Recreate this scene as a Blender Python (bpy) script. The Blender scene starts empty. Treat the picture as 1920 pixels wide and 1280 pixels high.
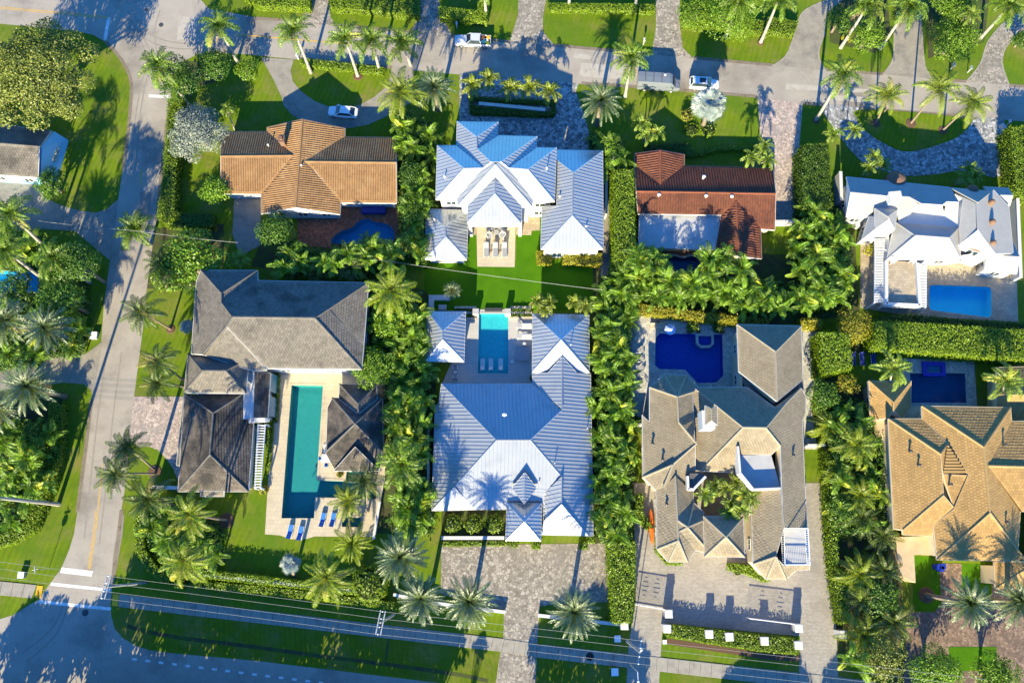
import bpy, bmesh, math, random
import numpy as np
from mathutils import Vector, Matrix, geometry
R = math.radians
random.seed(11)
rnd = random.random
uni = random.uniform
SC = bpy.context.scene
COL = SC.collection

# ------------------------------------------------------------------ camera
FPX, HC = 1493.3, 116.0
TH = math.atan(375.0 / FPX)
cam = bpy.data.cameras.new('camera'); cam_o = bpy.data.objects.new('camera', cam); COL.objects.link(cam_o)
cam.sensor_width = 36.0; cam.lens = 28.0; cam.clip_end = 2000.0; cam.clip_start = 1.0
cam_o.location = (0, 0, HC); cam_o.rotation_euler = (TH, 0, 0)
SC.camera = cam_o

# ------------------------------------------------------------------ light
SUN_EL, SUN_AZ = R(22.5), R(191.0)          # low winter sun in the south, a touch west
w = bpy.data.worlds.new('World'); SC.world = w; w.use_nodes = True
nt = w.node_tree; nt.nodes.clear()
sky = nt.nodes.new('ShaderNodeTexSky'); sky.sky_type = 'NISHITA'; sky.sun_disc = False
sky.sun_elevation = SUN_EL; sky.sun_rotation = SUN_AZ; sky.air_density = 1.0; sky.dust_density = 0.0; sky.ozone_density = 7.0
bg = nt.nodes.new('ShaderNodeBackground'); bg.inputs['Strength'].default_value = 0.12
wo = nt.nodes.new('ShaderNodeOutputWorld')
tint = nt.nodes.new('ShaderNodeMix'); tint.data_type = 'RGBA'; tint.blend_type = 'MULTIPLY'; tint.inputs[0].default_value = 1.0
tint.inputs[7].default_value = (0.40, 0.84, 1.14, 1.0)      # deep polarised blue of the photograph's sky, the same in every direction
nt.links.new(sky.outputs[0], tint.inputs[6]); nt.links.new(tint.outputs[2], bg.inputs[0]); nt.links.new(bg.outputs[0], wo.inputs[0])
sun = bpy.data.lights.new('sun', 'SUN'); sun.energy = 5.0; sun.angle = R(0.5); sun.color = (1.0, 0.885, 0.57)
sun_o = bpy.data.objects.new('sun', sun); COL.objects.link(sun_o)
sd = Vector((-math.sin(SUN_AZ) * math.cos(SUN_EL), -math.cos(SUN_AZ) * math.cos(SUN_EL), -math.sin(SUN_EL)))
sun_o.rotation_euler = sd.to_track_quat('-Z', 'Y').to_euler(); sun_o.location = (-10, -120, 120)
vs = SC.view_settings; vs.view_transform = 'Standard'; vs.look = 'None'; vs.exposure = 1.6; vs.gamma = 1.0; vs.use_curve_mapping = False
SC.cycles.max_bounces = 8; SC.cycles.transparent_max_bounces = 12

# ------------------------------------------------------------------ survey of the photograph: pixel -> point of the place at height z
CT, ST = math.cos(TH), math.sin(TH)
def P(px, py, z=0.0):
    u, v = px - 960.0, py - 640.0
    t = (HC - z) / (FPX * CT + v * ST)
    return Vector((u * t, (FPX * ST - v * CT) * t, z))
def ring(pts, z=0.0): return [P(p[0], p[1], z) for p in pts]
def smooth(pts, n=4, closed=True):
    out = []; N = len(pts)
    rng = range(N) if closed else range(N - 1)
    for i in rng:
        g = lambda k: pts[k % N] if closed else pts[max(0, min(N - 1, k))]
        p0, p1, p2, p3 = g(i - 1), g(i), g(i + 1), g(i + 2)
        for j in range(n):
            t = j / n
            out.append(tuple(0.5 * (2 * p1[k] + (p2[k] - p0[k]) * t + (2 * p0[k] - 5 * p1[k] + 4 * p2[k] - p3[k]) * t * t + (3 * p1[k] - p0[k] - 3 * p2[k] + p3[k]) * t ** 3) for k in (0, 1)))
    if not closed: out.append(tuple(pts[-1][:2]))
    return out
def area2(p): return 0.5 * sum(p[i][0] * p[(i + 1) % len(p)][1] - p[(i + 1) % len(p)][0] * p[i][1] for i in range(len(p)))
def inside(p, poly):
    x, y = p[0], p[1]; c = False; j = len(poly) - 1
    for i in range(len(poly)):
        xi, yi, xj, yj = poly[i][0], poly[i][1], poly[j][0], poly[j][1]
        if (yi > y) != (yj > y) and x < (xj - xi) * (y - yi) / (yj - yi) + xi: c = not c
        j = i
    return c
def offset(poly, d):
    """polygon (2d tuples) moved inwards by d"""
    s = 1 if area2(poly) > 0 else -1; out = []; n = len(poly)
    for i in range(n):
        a, b, c = Vector(poly[i - 1][:2]), Vector(poly[i][:2]), Vector(poly[(i + 1) % n][:2])
        e1, e2 = (b - a), (c - b)
        if e1.length < 1e-5 or e2.length < 1e-5: out.append(tuple(b)); continue
        e1.normalize(); e2.normalize()
        n1, n2 = Vector((-e1.y, e1.x)) * s, Vector((-e2.y, e2.x)) * s
        m = n1 + n2
        if m.length < 0.2: out.append(tuple(b + n1 * d)); continue
        m.normalize(); out.append(tuple(b + m * (d / max(0.35, m.dot(n1)))))
    return out

# ------------------------------------------------------------------ objects
def tag(o, label=None, cat=None, group=None, kind=None):
    if label: o['label'] = label
    if cat: o['category'] = cat
    if group: o['group'] = group
    if kind: o['kind'] = kind
    return o
def link(name, me, mat=None, parent=None, local=False):
    o = bpy.data.objects.new(name, me); COL.objects.link(o)
    if mat is not None and me is not None:
        for m in (mat if isinstance(mat, (list, tuple)) else [mat]): me.materials.append(m)
    if parent is not None:
        o.parent = parent
        if not local:
            if parent.parent is None: o.matrix_parent_inverse = Matrix.Translation(-parent.location)
    return o
def empty(name, loc, label, cat, group=None):
    o = bpy.data.objects.new(name, None); COL.objects.link(o); o.location = loc; o.empty_display_size = 0.3
    return tag(o, label, cat, group)
class MB:
    """collects polygons for one mesh"""
    def __init__(s): s.v = []; s.f = []; s.m = []
    def face(s, pts, mi=0):
        b = len(s.v); s.v += [tuple(p) for p in pts]; s.f.append(tuple(range(b, b + len(pts)))); s.m.append(mi)
    def box(s, c, d, rz=0.0, mi=0, taper=1.0):
        cx, cy, cz = c; dx, dy, dz = d[0] / 2, d[1] / 2, d[2] / 2; C, S = math.cos(rz), math.sin(rz)
        def q(x, y, z):
            k = taper if z > 0 else 1.0
            x *= k; y *= k
            return (cx + x * C - y * S, cy + x * S + y * C, cz + z)
        p = [q(x, y, z) for z in (-dz, dz) for x, y in ((-dx, -dy), (dx, -dy), (dx, dy), (-dx, dy))]
        b = len(s.v); s.v += p
        for f in ((3, 2, 1, 0), (4, 5, 6, 7), (0, 1, 5, 4), (1, 2, 6, 5), (2, 3, 7, 6), (3, 0, 4, 7)): s.f.append(tuple(b + i for i in f)); s.m.append(mi)
    def tube(s, pts, rad, n=8, mi=0, cap=True):
        b = len(s.v); k = len(pts)
        for i, p in enumerate(pts):
            p = Vector(p); r = rad[i] if isinstance(rad, (list, tuple)) else rad
            d = (Vector(pts[min(k - 1, i + 1)]) - Vector(pts[max(0, i - 1)]))
            d = d.normalized() if d.length > 1e-6 else Vector((0, 0, 1))
            x = d.orthogonal() if abs(d.z) < 0.99 else Vector((1, 0, 0)).cross(d).cross(d) * -1
            x = (Vector((1, 0, 0)) - d * d.x) if abs(d.x) < 0.9 else (Vector((0, 1, 0)) - d * d.y)
            x.normalize(); y = d.cross(x)
            for j in range(n):
                a = 2 * math.pi * j / n; s.v.append(tuple(p + x * (r * math.cos(a)) + y * (r * math.sin(a))))
        for i in range(k - 1):
            for j in range(n):
                s.f.append((b + i * n + j, b + i * n + (j + 1) % n, b + (i + 1) * n + (j + 1) % n, b + (i + 1) * n + j)); s.m.append(mi)
        if cap:
            s.f.append(tuple(b + j for j in range(n))[::-1]); s.m.append(mi)
            s.f.append(tuple(b + (k - 1) * n + j for j in range(n))); s.m.append(mi)
    def prism(s, poly, z0, z1, mi=0, bottom=False, taper=None):
        p = [(q[0], q[1]) for q in poly]
        if area2(p) < 0: p = p[::-1]
        top = p if taper is None else offset(p, taper)
        n = len(p); b = len(s.v)
        s.v += [(x, y, z0) for x, y in p] + [(x, y, z1) for x, y in top]
        for i in range(n): s.f.append((b + i, b + (i + 1) % n, b + n + (i + 1) % n, b + n + i)); s.m.append(mi)
        s.f.append(tuple(b + n + i for i in range(n))); s.m.append(mi)
        if bottom: s.f.append(tuple(b + i for i in range(n))[::-1]); s.m.append(mi)
    def lathe(s, prof, c=(0, 0, 0), n=12, mi=0):
        b = len(s.v)
        for r, z in prof:
            for j in range(n):
                a = 2 * math.pi * j / n; s.v.append((c[0] + r * math.cos(a), c[1] + r * math.sin(a), c[2] + z))
        for i in range(len(prof) - 1):
            for j in range(n): s.f.append((b + i * n + j, b + i * n + (j + 1) % n, b + (i + 1) * n + (j + 1) % n, b + (i + 1) * n + j)); s.m.append(mi)
        s.f.append(tuple(b + (len(prof) - 1) * n + j for j in range(n))); s.m.append(mi)
    def mesh(s, name, smooth_=False):
        me = bpy.data.meshes.new(name); me.from_pydata(s.v, [], s.f)
        if any(s.m): me.polygons.foreach_set('material_index', s.m)
        if smooth_: me.polygons.foreach_set('use_smooth', [True] * len(s.f))
        me.update(); return me
    def build(s, name, mat, parent=None, local=False, smooth_=False): return link(name, s.mesh(name, smooth_), mat, parent, local)
def fill(rings, z):
    """flat sheet, first ring outside, the others holes"""
    bm = bmesh.new(); es = []
    for r_ in rings:
        vs_ = [bm.verts.new((p[0], p[1], z)) for p in r_]
        for i in range(len(vs_)): es.append(bm.edges.new((vs_[i], vs_[(i + 1) % len(vs_)])))
    bmesh.ops.triangle_fill(bm, use_beauty=True, use_dissolve=False, edges=es, normal=(0, 0, 1))
    for f in bm.faces:
        if f.normal.z < 0: f.normal_flip()
    me = bpy.data.meshes.new('sheet'); bm.to_mesh(me); bm.free(); return me
def sheet(name, pts, mat, z, holes=(), kind='structure', label=None):
    me = fill([ring(pts)] + [ring(h) for h in holes], z); me.name = name
    o = link(name, me, mat); tag(o, label, None, None, kind); return o

# ------------------------------------------------------------------ materials
def newmat(name):
    m = bpy.data.materials.new(name); m.use_nodes = True; t = m.node_tree; t.nodes.clear()
    o = t.nodes.new('ShaderNodeOutputMaterial'); return m, t, o
def nd(t, typ, **kw):
    n = t.nodes.new(typ)
    for k, v in kw.items():
        if k.startswith('_'): setattr(n, k[1:], v)
        else: n.inputs[k.replace('__', ' ')].default_value = v
    return n
def rgb(c): return (c[0], c[1], c[2], 1.0)
def mix(t, fac, a, b, blend='MIX'):
    n = t.nodes.new('ShaderNodeMix'); n.data_type = 'RGBA'; n.blend_type = blend
    for i, v in ((0, fac), (6, a), (7, b)):
        if isinstance(v, (int, float)): n.inputs[i].default_value = v
        elif isinstance(v, (tuple, list)): n.inputs[i].default_value = rgb(v)
        else: t.links.new(v, n.inputs[i])
    return n.outputs[2]
def noise(t, vec, scale, detail=4, rough=0.55, lo=0.3, hi=0.7):
    n = nd(t, 'ShaderNodeTexNoise', Scale=scale, Detail=detail, Roughness=rough); t.links.new(vec, n.inputs['Vector'])
    mr = nd(t, 'ShaderNodeMapRange'); mr.inputs[1].default_value = lo; mr.inputs[2].default_value = hi
    t.links.new(n.outputs[0], mr.inputs[0]); return mr.outputs[0]
def pos(t): return t.nodes.new('ShaderNodeNewGeometry').outputs['Position']
def surf(name, c1, c2=None, scale=2.0, rough=0.8, stain=None, sscale=0.3, slo=0.45, shi=0.75, fine=0.0, spec=0.3, metal=0.0, island=0.0, bump=0.0, bscale=20.0, pattern=None, coat=0.0):
    """general solid: two-colour noise, stains with shapes of their own, fine grain, variation per island"""
    m, t, o = newmat(name); p = pos(t); c2 = c2 or c1
    col = mix(t, noise(t, p, scale), c1, c2)
    if pattern: col = pattern(t, p, col)
    if island:
        g = t.nodes.new('ShaderNodeNewGeometry')
        mr = nd(t, 'ShaderNodeMapRange'); mr.inputs[3].default_value = 1 - island; mr.inputs[4].default_value = 1 + island
        t.links.new(g.outputs['Random Per Island'], mr.inputs[0])
        cc = t.nodes.new('ShaderNodeCombineColor')
        for i in range(3): t.links.new(mr.outputs[0], cc.inputs[i])
        col = mix(t, 1.0, col, cc.outputs[0], 'MULTIPLY')
    if stain is not None: col = mix(t, noise(t, p, sscale, 6, 0.65, slo, shi), col, stain)
    if fine:
        f = noise(t, p, 9.0, 3, 0.7, 0.25, 0.75)
        mr = nd(t, 'ShaderNodeMapRange'); mr.inputs[3].default_value = 1 - fine; mr.inputs[4].default_value = 1 + fine
        t.links.new(f, mr.inputs[0]); cc = t.nodes.new('ShaderNodeCombineColor')
        for i in range(3): t.links.new(mr.outputs[0], cc.inputs[i])
        col = mix(t, 1.0, col, cc.outputs[0], 'MULTIPLY')
    b = nd(t, 'ShaderNodeBsdfPrincipled', Roughness=rough, Metallic=metal); b.inputs['Specular IOR Level'].default_value = spec
    if coat: b.inputs['Coat Weight'].default_value = coat
    t.links.new(col, b.inputs['Base Color'])
    if bump:
        bn = nd(t, 'ShaderNodeTexNoise', Scale=bscale, Detail=3.0); t.links.new(p, bn.inputs['Vector'])
        bu = nd(t, 'ShaderNodeBump', Strength=bump, Distance=0.05); t.links.new(bn.outputs[0], bu.inputs['Height']); t.links.new(bu.outputs[0], b.inputs['Normal'])
    t.links.new(b.outputs[0], o.inputs[0]); return m
def cobble(scale, joint, lo=0.6, hi=1.35, rand=1.0, jw=0.08):
    """paving stones: each cell its own tone, dark joints"""
    def f(t, p, col):
        mp = nd(t, 'ShaderNodeVectorMath', _operation='MULTIPLY'); t.links.new(p, mp.inputs[0]); mp.inputs[1].default_value = (1, 1, 0)
        v = nd(t, 'ShaderNodeTexVoronoi', Scale=scale, Randomness=rand); t.links.new(mp.outputs[0], v.inputs['Vector'])
        s = t.nodes.new('ShaderNodeSeparateColor'); t.links.new(v.outputs['Color'], s.inputs[0])
        mr = nd(t, 'ShaderNodeMapRange'); mr.inputs[3].default_value = lo; mr.inputs[4].default_value = hi; t.links.new(s.outputs[0], mr.inputs[0])
        cc = t.nodes.new('ShaderNodeCombineColor')
        for i in range(3): t.links.new(mr.outputs[0], cc.inputs[i])
        c = mix(t, 1.0, col, cc.outputs[0], 'MULTIPLY')
        e = nd(t, 'ShaderNodeTexVoronoi', Scale=scale, Randomness=rand, _feature='DISTANCE_TO_EDGE'); t.links.new(mp.outputs[0], e.inputs['Vector'])
        lt = nd(t, 'ShaderNodeMapRange'); lt.inputs[1].default_value = 0.0; lt.inputs[2].default_value = jw; lt.inputs[3].default_value = 1.0; lt.inputs[4].default_value = 0.0
        t.links.new(e.outputs['Distance'], lt.inputs[0]); return mix(t, lt.outputs[0], c, joint)
    return f
def bricks(sx, joint, lo=0.75, hi=1.2, mort=0.012, ratio=0.5, rot=0.0):
    def f(t, p, col):
        mp = nd(t, 'ShaderNodeMapping'); mp.inputs['Rotation'].default_value = (0, 0, rot); t.links.new(p, mp.inputs['Vector'])
        b = nd(t, 'ShaderNodeTexBrick', Scale=1.0); b.inputs['Color1'].default_value = (lo, lo, lo, 1); b.inputs['Color2'].default_value = (hi, hi, hi, 1); b.inputs['Mortar'].default_value = (0.45, 0.45, 0.45, 1)
        b.inputs['Mortar Size'].default_value = mort; b.inputs['Brick Width'].default_value = sx; b.inputs['Row Height'].default_value = sx * ratio
        t.links.new(mp.outputs[0], b.inputs['Vector']); return mix(t, 1.0, col, b.outputs['Color'], 'MULTIPLY')
    return f
def leaf(name, c1, c2, transl=0.3, dry=None, objvar=0.25, rough=0.45, dryamt=0.06, gloss=0.03):
    m, t, o = newmat(name); g = t.nodes.new('ShaderNodeNewGeometry'); oi = t.nodes.new('ShaderNodeObjectInfo')
    col = mix(t, g.outputs['Random Per Island'], c1, c2)
    if dry:
        mr = nd(t, 'ShaderNodeMapRange'); mr.inputs[1].default_value = 1 - dryamt; mr.inputs[2].default_value = 1.0
        t.links.new(oi.outputs['Random'], mr.inputs[0]); col = mix(t, mr.outputs[0], col, dry)
    mr = nd(t, 'ShaderNodeMapRange'); mr.inputs[3].default_value = 1 - objvar; mr.inputs[4].default_value = 1 + objvar; t.links.new(oi.outputs['Random'], mr.inputs[0])
    cc = t.nodes.new('ShaderNodeCombineColor')
    for i in range(3): t.links.new(mr.outputs[0], cc.inputs[i])
    col = mix(t, 1.0, col, cc.outputs[0], 'MULTIPLY')
    d = nd(t, 'ShaderNodeBsdfDiffuse'); tr = nd(t, 'ShaderNodeBsdfTranslucent'); gl = nd(t, 'ShaderNodeBsdfGlossy', Roughness=rough)
    t.links.new(col, d.inputs[0]); t.links.new(col, tr.inputs[0])
    a = nd(t, 'ShaderNodeMixShader', Fac=transl); t.links.new(d.outputs[0], a.inputs[1]); t.links.new(tr.outputs[0], a.inputs[2])
    b = nd(t, 'ShaderNodeMixShader', Fac=gloss); t.links.new(a.outputs[0], b.inputs[1]); t.links.new(gl.outputs[0], b.inputs[2])
    t.links.new(b.outputs[0], o.inputs[0]); return m
def water(name, tint, ripple=0.15, scale=1.6):
    m, t, o = newmat(name); p = pos(t)
    tr = nd(t, 'ShaderNodeBsdfTransparent'); tr.inputs[0].default_value = rgb(tint)
    gl = nd(t, 'ShaderNodeBsdfGlossy', Roughness=0.03)
    n = nd(t, 'ShaderNodeTexNoise', Scale=scale, Detail=3.0); t.links.new(p, n.inputs['Vector'])
    bu = nd(t, 'ShaderNodeBump', Strength=ripple, Distance=0.1); t.links.new(n.outputs[0], bu.inputs['Height'])
    ge = t.nodes.new('ShaderNodeNewGeometry'); fr0 = nd(t, 'ShaderNodeFresnel', IOR=1.33); t.links.new(bu.outputs[0], fr0.inputs['Normal'])
    inv = nd(t, 'ShaderNodeMath', _operation='SUBTRACT'); inv.inputs[0].default_value = 1.0; t.links.new(ge.outputs['Backfacing'], inv.inputs[1])   # mirror only on the upper side
    fr = nd(t, 'ShaderNodeMath', _operation='MULTIPLY'); t.links.new(fr0.outputs[0], fr.inputs[0]); t.links.new(inv.outputs[0], fr.inputs[1]); t.links.new(bu.outputs[0], gl.inputs['Normal'])
    a = nd(t, 'ShaderNodeMixShader'); t.links.new(fr.outputs[0], a.inputs[0]); t.links.new(tr.outputs[0], a.inputs[1]); t.links.new(gl.outputs[0], a.inputs[2])
    t.links.new(a.outputs[0], o.inputs[0]); return m
def glassy(name, c, rough=0.08): return surf(name, c, rough=rough, spec=0.6)

MT = {}
def mowed(rot, period, amt):
    def f(t, p, col):
        mp = nd(t, 'ShaderNodeMapping'); mp.inputs['Rotation'].default_value = (0, 0, rot); t.links.new(p, mp.inputs['Vector'])
        wv = nd(t, 'ShaderNodeTexWave', Scale=1.0 / period, Distortion=2.5, Detail=2.0); t.links.new(mp.outputs[0], wv.inputs['Vector'])
        c = mix(t, wv.outputs[1] if len(wv.outputs) > 1 else wv.outputs[0], (1 - amt,) * 3, (1 + amt,) * 3)
        col = mix(t, 1.0, col, c, 'MULTIPLY')
        col = mix(t, noise(t, p, 0.22, 8, 0.72, 0.47, 0.74), col, (0.190, 0.160, 0.050))
        col = mix(t, noise(t, p, 0.07, 5, 0.6, 0.50, 0.66), col, (0.085, 0.150, 0.010))
        return mix(t, noise(t, p, 0.9, 6, 0.7, 0.52, 0.80), col, (0.060, 0.115, 0.008))
    return f
MT['grass'] = surf('grass', (0.130, 0.185, 0.008), (0.086, 0.145, 0.007), 0.28, 0.9, None, fine=0.35, spec=0.1, pattern=mowed(0.3, 2.6, 0.07))
MT['turf'] = surf('turf', (0.062, 0.165, 0.003), (0.044, 0.128, 0.003), 0.4, 0.9, None, fine=0.25, spec=0.1, pattern=None)
MT['verge'] = surf('verge', (0.115, 0.155, 0.008), (0.085, 0.125, 0.007), 0.5, 0.9, None, fine=0.35, spec=0.1, pattern=mowed(-0.12, 2.2, 0.06))
MT['soil'] = surf('soil', (0.065, 0.055, 0.028), (0.040, 0.040, 0.018), 3.0, 0.95, (0.055, 0.085, 0.014), 0.6, 0.4, 0.6, 0.35)
MT['mulch'] = surf('mulch', (0.14, 0.075, 0.045), (0.085, 0.050, 0.034), 6.0, 0.95, fine=0.3)
def worn(t, p, col):
    mp = nd(t, 'ShaderNodeVectorMath', _operation='MULTIPLY'); t.links.new(p, mp.inputs[0]); mp.inputs[1].default_value = (1, 1, 0)
    v = nd(t, 'ShaderNodeTexVoronoi', Scale=0.13, Randomness=1.0); t.links.new(mp.outputs[0], v.inputs['Vector']); sp = t.nodes.new('ShaderNodeSeparateColor'); t.links.new(v.outputs['Color'], sp.inputs[0])
    col = mix(t, sp.outputs[0], mix(t, 1.0, col, (0.93, 0.93, 0.93), 'MULTIPLY'), col)                     # old repairs
    w_ = nd(t, 'ShaderNodeTexNoise', Scale=0.7, Detail=3.0); t.links.new(mp.outputs[0], w_.inputs['Vector'])
    ad = nd(t, 'ShaderNodeVectorMath', _operation='ADD'); sc_ = nd(t, 'ShaderNodeVectorMath', _operation='SCALE'); sc_.inputs['Scale'].default_value = 2.2; t.links.new(w_.outputs['Color'], sc_.inputs[0]); t.links.new(mp.outputs[0], ad.inputs[0]); t.links.new(sc_.outputs[0], ad.inputs[1])
    e = nd(t, 'ShaderNodeTexVoronoi', Scale=0.22, _feature='DISTANCE_TO_EDGE'); t.links.new(ad.outputs[0], e.inputs['Vector'])
    lt = nd(t, 'ShaderNodeMapRange'); lt.inputs[1].default_value = 0.0; lt.inputs[2].default_value = 0.010; lt.inputs[3].default_value = 0.32; lt.inputs[4].default_value = 0.0; t.links.new(e.outputs['Distance'], lt.inputs[0])
    col = mix(t, lt.outputs[0], col, (0.12, 0.105, 0.09))                                                     # cracks
    return mix(t, noise(t, p, 1.6, 5, 0.7, 0.60, 0.80), col, (0.36, 0.32, 0.26))                             # sand
MT['road'] = surf('road', (0.360, 0.316, 0.261), (0.302, 0.265, 0.220), 0.35, 0.85, (0.196, 0.170, 0.143), 0.10, 0.50, 0.66, 0.14, pattern=worn)
MT['roadedge'] = surf('road_edge_dirt', (0.17, 0.135, 0.10), (0.22, 0.18, 0.135), 0.6, 0.9, (0.10, 0.085, 0.05), 1.2, 0.5, 0.7, 0.25)
MT['tyre'] = surf('tyre_mark', (0.225, 0.195, 0.160), (0.27, 0.235, 0.195), 1.2, 0.85)
MT['roadpatch'] = surf('road_patch', (0.41, 0.37, 0.31), (0.36, 0.32, 0.27), 0.8, 0.85, (0.27, 0.24, 0.20), 0.9, 0.5, 0.7, 0.1)
MT['darkpatch'] = surf('dark_road_patch', (0.21, 0.185, 0.155), (0.24, 0.21, 0.175), 0.8, 0.85)
MT['slabbase'] = surf('slab_joint', (0.13, 0.115, 0.095), (0.10, 0.09, 0.075), 2.0, 0.9)
MT['asphalt'] = surf('asphalt', (0.075, 0.075, 0.078), (0.058, 0.060, 0.064), 0.3, 0.8, (0.030, 0.032, 0.036), 0.09, 0.52, 0.60, 0.12)
MT['concrete'] = surf('concrete', (0.315, 0.284, 0.231), (0.263, 0.236, 0.194), 0.9, 0.85, (0.168, 0.152, 0.126), 0.6, 0.52, 0.75, 0.10, island=0.08)
MT['drive'] = surf('drive', (0.294, 0.258, 0.209), (0.222, 0.200, 0.165), 0.9, 0.9, (0.142, 0.133, 0.120), 0.35, 0.5, 0.72, 0.14)
MT['cobble'] = surf('cobble', (0.342, 0.298, 0.244), (0.278, 0.243, 0.197), 0.5, 0.85, (0.190, 0.168, 0.137), 0.2, 0.5, 0.75, 0.1, pattern=cobble(2.6, (0.114, 0.099, 0.078)))
MT['bluecob'] = surf('grey_cobble', (0.320, 0.314, 0.306), (0.232, 0.230, 0.227), 0.5, 0.8, pattern=cobble(2.2, (0.087, 0.087, 0.087), 0.45, 1.7), fine=0.1)
MT['paver'] = surf('paver', (0.361, 0.323, 0.274), (0.318, 0.285, 0.241), 0.4, 0.85, (0.235, 0.207, 0.178), 0.25, 0.52, 0.72, 0.08, pattern=bricks(0.36, None, 0.86, 1.12, 0.014, 0.5))
MT['pinkbrick'] = surf('pink_brick', (0.446, 0.353, 0.300), (0.365, 0.284, 0.240), 0.6, 0.85, (0.270, 0.241, 0.220), 0.3, 0.5, 0.75, 0.1, pattern=cobble(3.2, (0.176, 0.155, 0.140), 0.65, 1.35))
MT['redbrick'] = surf('red_brick', (0.25, 0.105, 0.060), (0.19, 0.080, 0.045), 0.8, 0.85, pattern=cobble(3.4, (0.08, 0.05, 0.035), 0.6, 1.35), fine=0.1)
MT['brownbrick'] = surf('brown_brick', (0.24, 0.165, 0.115), (0.18, 0.12, 0.088), 0.6, 0.85, (0.13, 0.09, 0.07), 0.3, 0.5, 0.75, 0.1, pattern=cobble(2.8, (0.08, 0.06, 0.05), 0.6, 1.4))
MT['cream'] = surf('cream_stone', (0.50, 0.425, 0.305), (0.46, 0.39, 0.28), 0.8, 0.7, (0.38, 0.32, 0.23), 0.3, 0.55, 0.8, 0.04, pattern=bricks(0.6, None, 0.95, 1.05, 0.008, 1.0))
MT['travertine'] = surf('travertine', (0.440, 0.360, 0.255), (0.360, 0.290, 0.200), 0.7, 0.75, (0.300, 0.235, 0.160), 0.5, 0.5, 0.75, 0.08, pattern=bricks(0.6, None, 0.86, 1.12, 0.012, 0.66))
MT['palestone'] = surf('pale_stone', (0.496, 0.472, 0.419), (0.401, 0.384, 0.342), 0.9, 0.7, (0.283, 0.277, 0.260), 0.7, 0.55, 0.75, 0.12, pattern=cobble(1.6, (0.260, 0.248, 0.224), 0.85, 1.15))
MT['greystone'] = surf('grey_stone', (0.450, 0.425, 0.388), (0.413, 0.388, 0.356), 0.6, 0.6, fine=0.04, pattern=bricks(0.9, None, 0.95, 1.05, 0.008, 0.5))
MT['coping'] = surf('coping', (0.45, 0.41, 0.34), (0.38, 0.35, 0.29), 2.0, 0.6)
MT['white_paint'] = surf('white_marking', (0.72, 0.72, 0.70), (0.55, 0.55, 0.53), 3.0, 0.7, (0.3, 0.29, 0.27), 1.5, 0.55, 0.8)
MT['yellow_paint'] = surf('yellow_marking', (0.62, 0.36, 0.05), (0.50, 0.30, 0.06), 3.0, 0.7, (0.28, 0.22, 0.13), 1.5, 0.5, 0.75)
MT['yellow_pad'] = surf('yellow_pad', (0.75, 0.40, 0.02), (0.66, 0.34, 0.02), 3.0, 0.7)
MT['white'] = surf('white_render', (0.549, 0.542, 0.527), (0.507, 0.500, 0.485), 1.0, 0.7, (0.409, 0.394, 0.366), 0.4, 0.6, 0.85)
MT['whitemetal'] = surf('white_metal', (0.75, 0.75, 0.75), rough=0.4)
MT['creamwall'] = surf('cream_wall', (0.62, 0.52, 0.36), (0.57, 0.47, 0.32), 1.0, 0.8, (0.45, 0.37, 0.26), 0.4, 0.6, 0.85)
MT['orangewall'] = surf('sand_wall', (0.58, 0.40, 0.21), (0.52, 0.35, 0.18), 1.0, 0.8)
MT['bluewall'] = surf('blue_wall', (0.25, 0.50, 0.68), (0.22, 0.46, 0.64), 1.0, 0.7)
MT['darkwood'] = surf('dark_wood', (0.09, 0.05, 0.03), (0.06, 0.035, 0.02), 4.0, 0.7)
MT['brownclay'] = surf('brown_clay', (0.20, 0.115, 0.075), (0.15, 0.085, 0.055), 4.0, 0.8)
MT['glass'] = glassy('window_glass', (0.030, 0.045, 0.055), 0.05)
MT['tealglass'] = glassy('teal_glass', (0.03, 0.16, 0.26), 0.06)
MT['black'] = surf('black_rubber', (0.015, 0.015, 0.016), rough=0.7)
MT['darkmetal'] = surf('dark_metal', (0.05, 0.052, 0.055), rough=0.45)
MT['steel'] = surf('galvanised', (0.42, 0.43, 0.44), (0.36, 0.37, 0.38), 3.0, 0.45, metal=0.3)
MT['wire'] = surf('wire', (0.22, 0.22, 0.21), rough=0.5)
MT['pole'] = surf('pole', (0.36, 0.345, 0.32), (0.28, 0.27, 0.25), 2.0, 0.8)
# roofs
MT['seam'] = surf('standing_seam', (0.406, 0.415, 0.415), (0.370, 0.380, 0.380), 0.5, 0.22, (0.315, 0.321, 0.324), 0.5, 0.55, 0.8, spec=0.5, metal=0.38, island=0.03, fine=0.015)
MT['rib'] = surf('seam_rib', (0.284, 0.307, 0.343), rough=0.3, spec=0.5, metal=0.4)  # darker than the panels: seam shade and dirt put into the rib colour
MT['seamcap'] = surf('seam_cap', (0.40, 0.43, 0.48), rough=0.27, spec=0.5, metal=0.6)
MT['slate'] = surf('grey_tile', (0.173, 0.151, 0.124), (0.139, 0.122, 0.101), 0.5, 0.8, (0.046, 0.041, 0.036), 0.22, 0.53, 0.72, 0.15, island=0.16)
MT['darkslate'] = surf('dark_tile', (0.147, 0.121, 0.097), (0.105, 0.088, 0.071), 0.7, 0.8, (0.037, 0.033, 0.030), 0.30, 0.42, 0.62, 0.2, island=0.2)
MT['slatecap'] = surf('grey_ridge', (0.140, 0.130, 0.119), (0.084, 0.077, 0.073), 1.2, 0.8)
MT['tanbarrel'] = surf('tan_barrel', (0.286, 0.162, 0.071), (0.221, 0.121, 0.052), 0.5, 0.8, (0.336, 0.218, 0.106), 0.35, 0.55, 0.75, 0.12, island=0.10)
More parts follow.
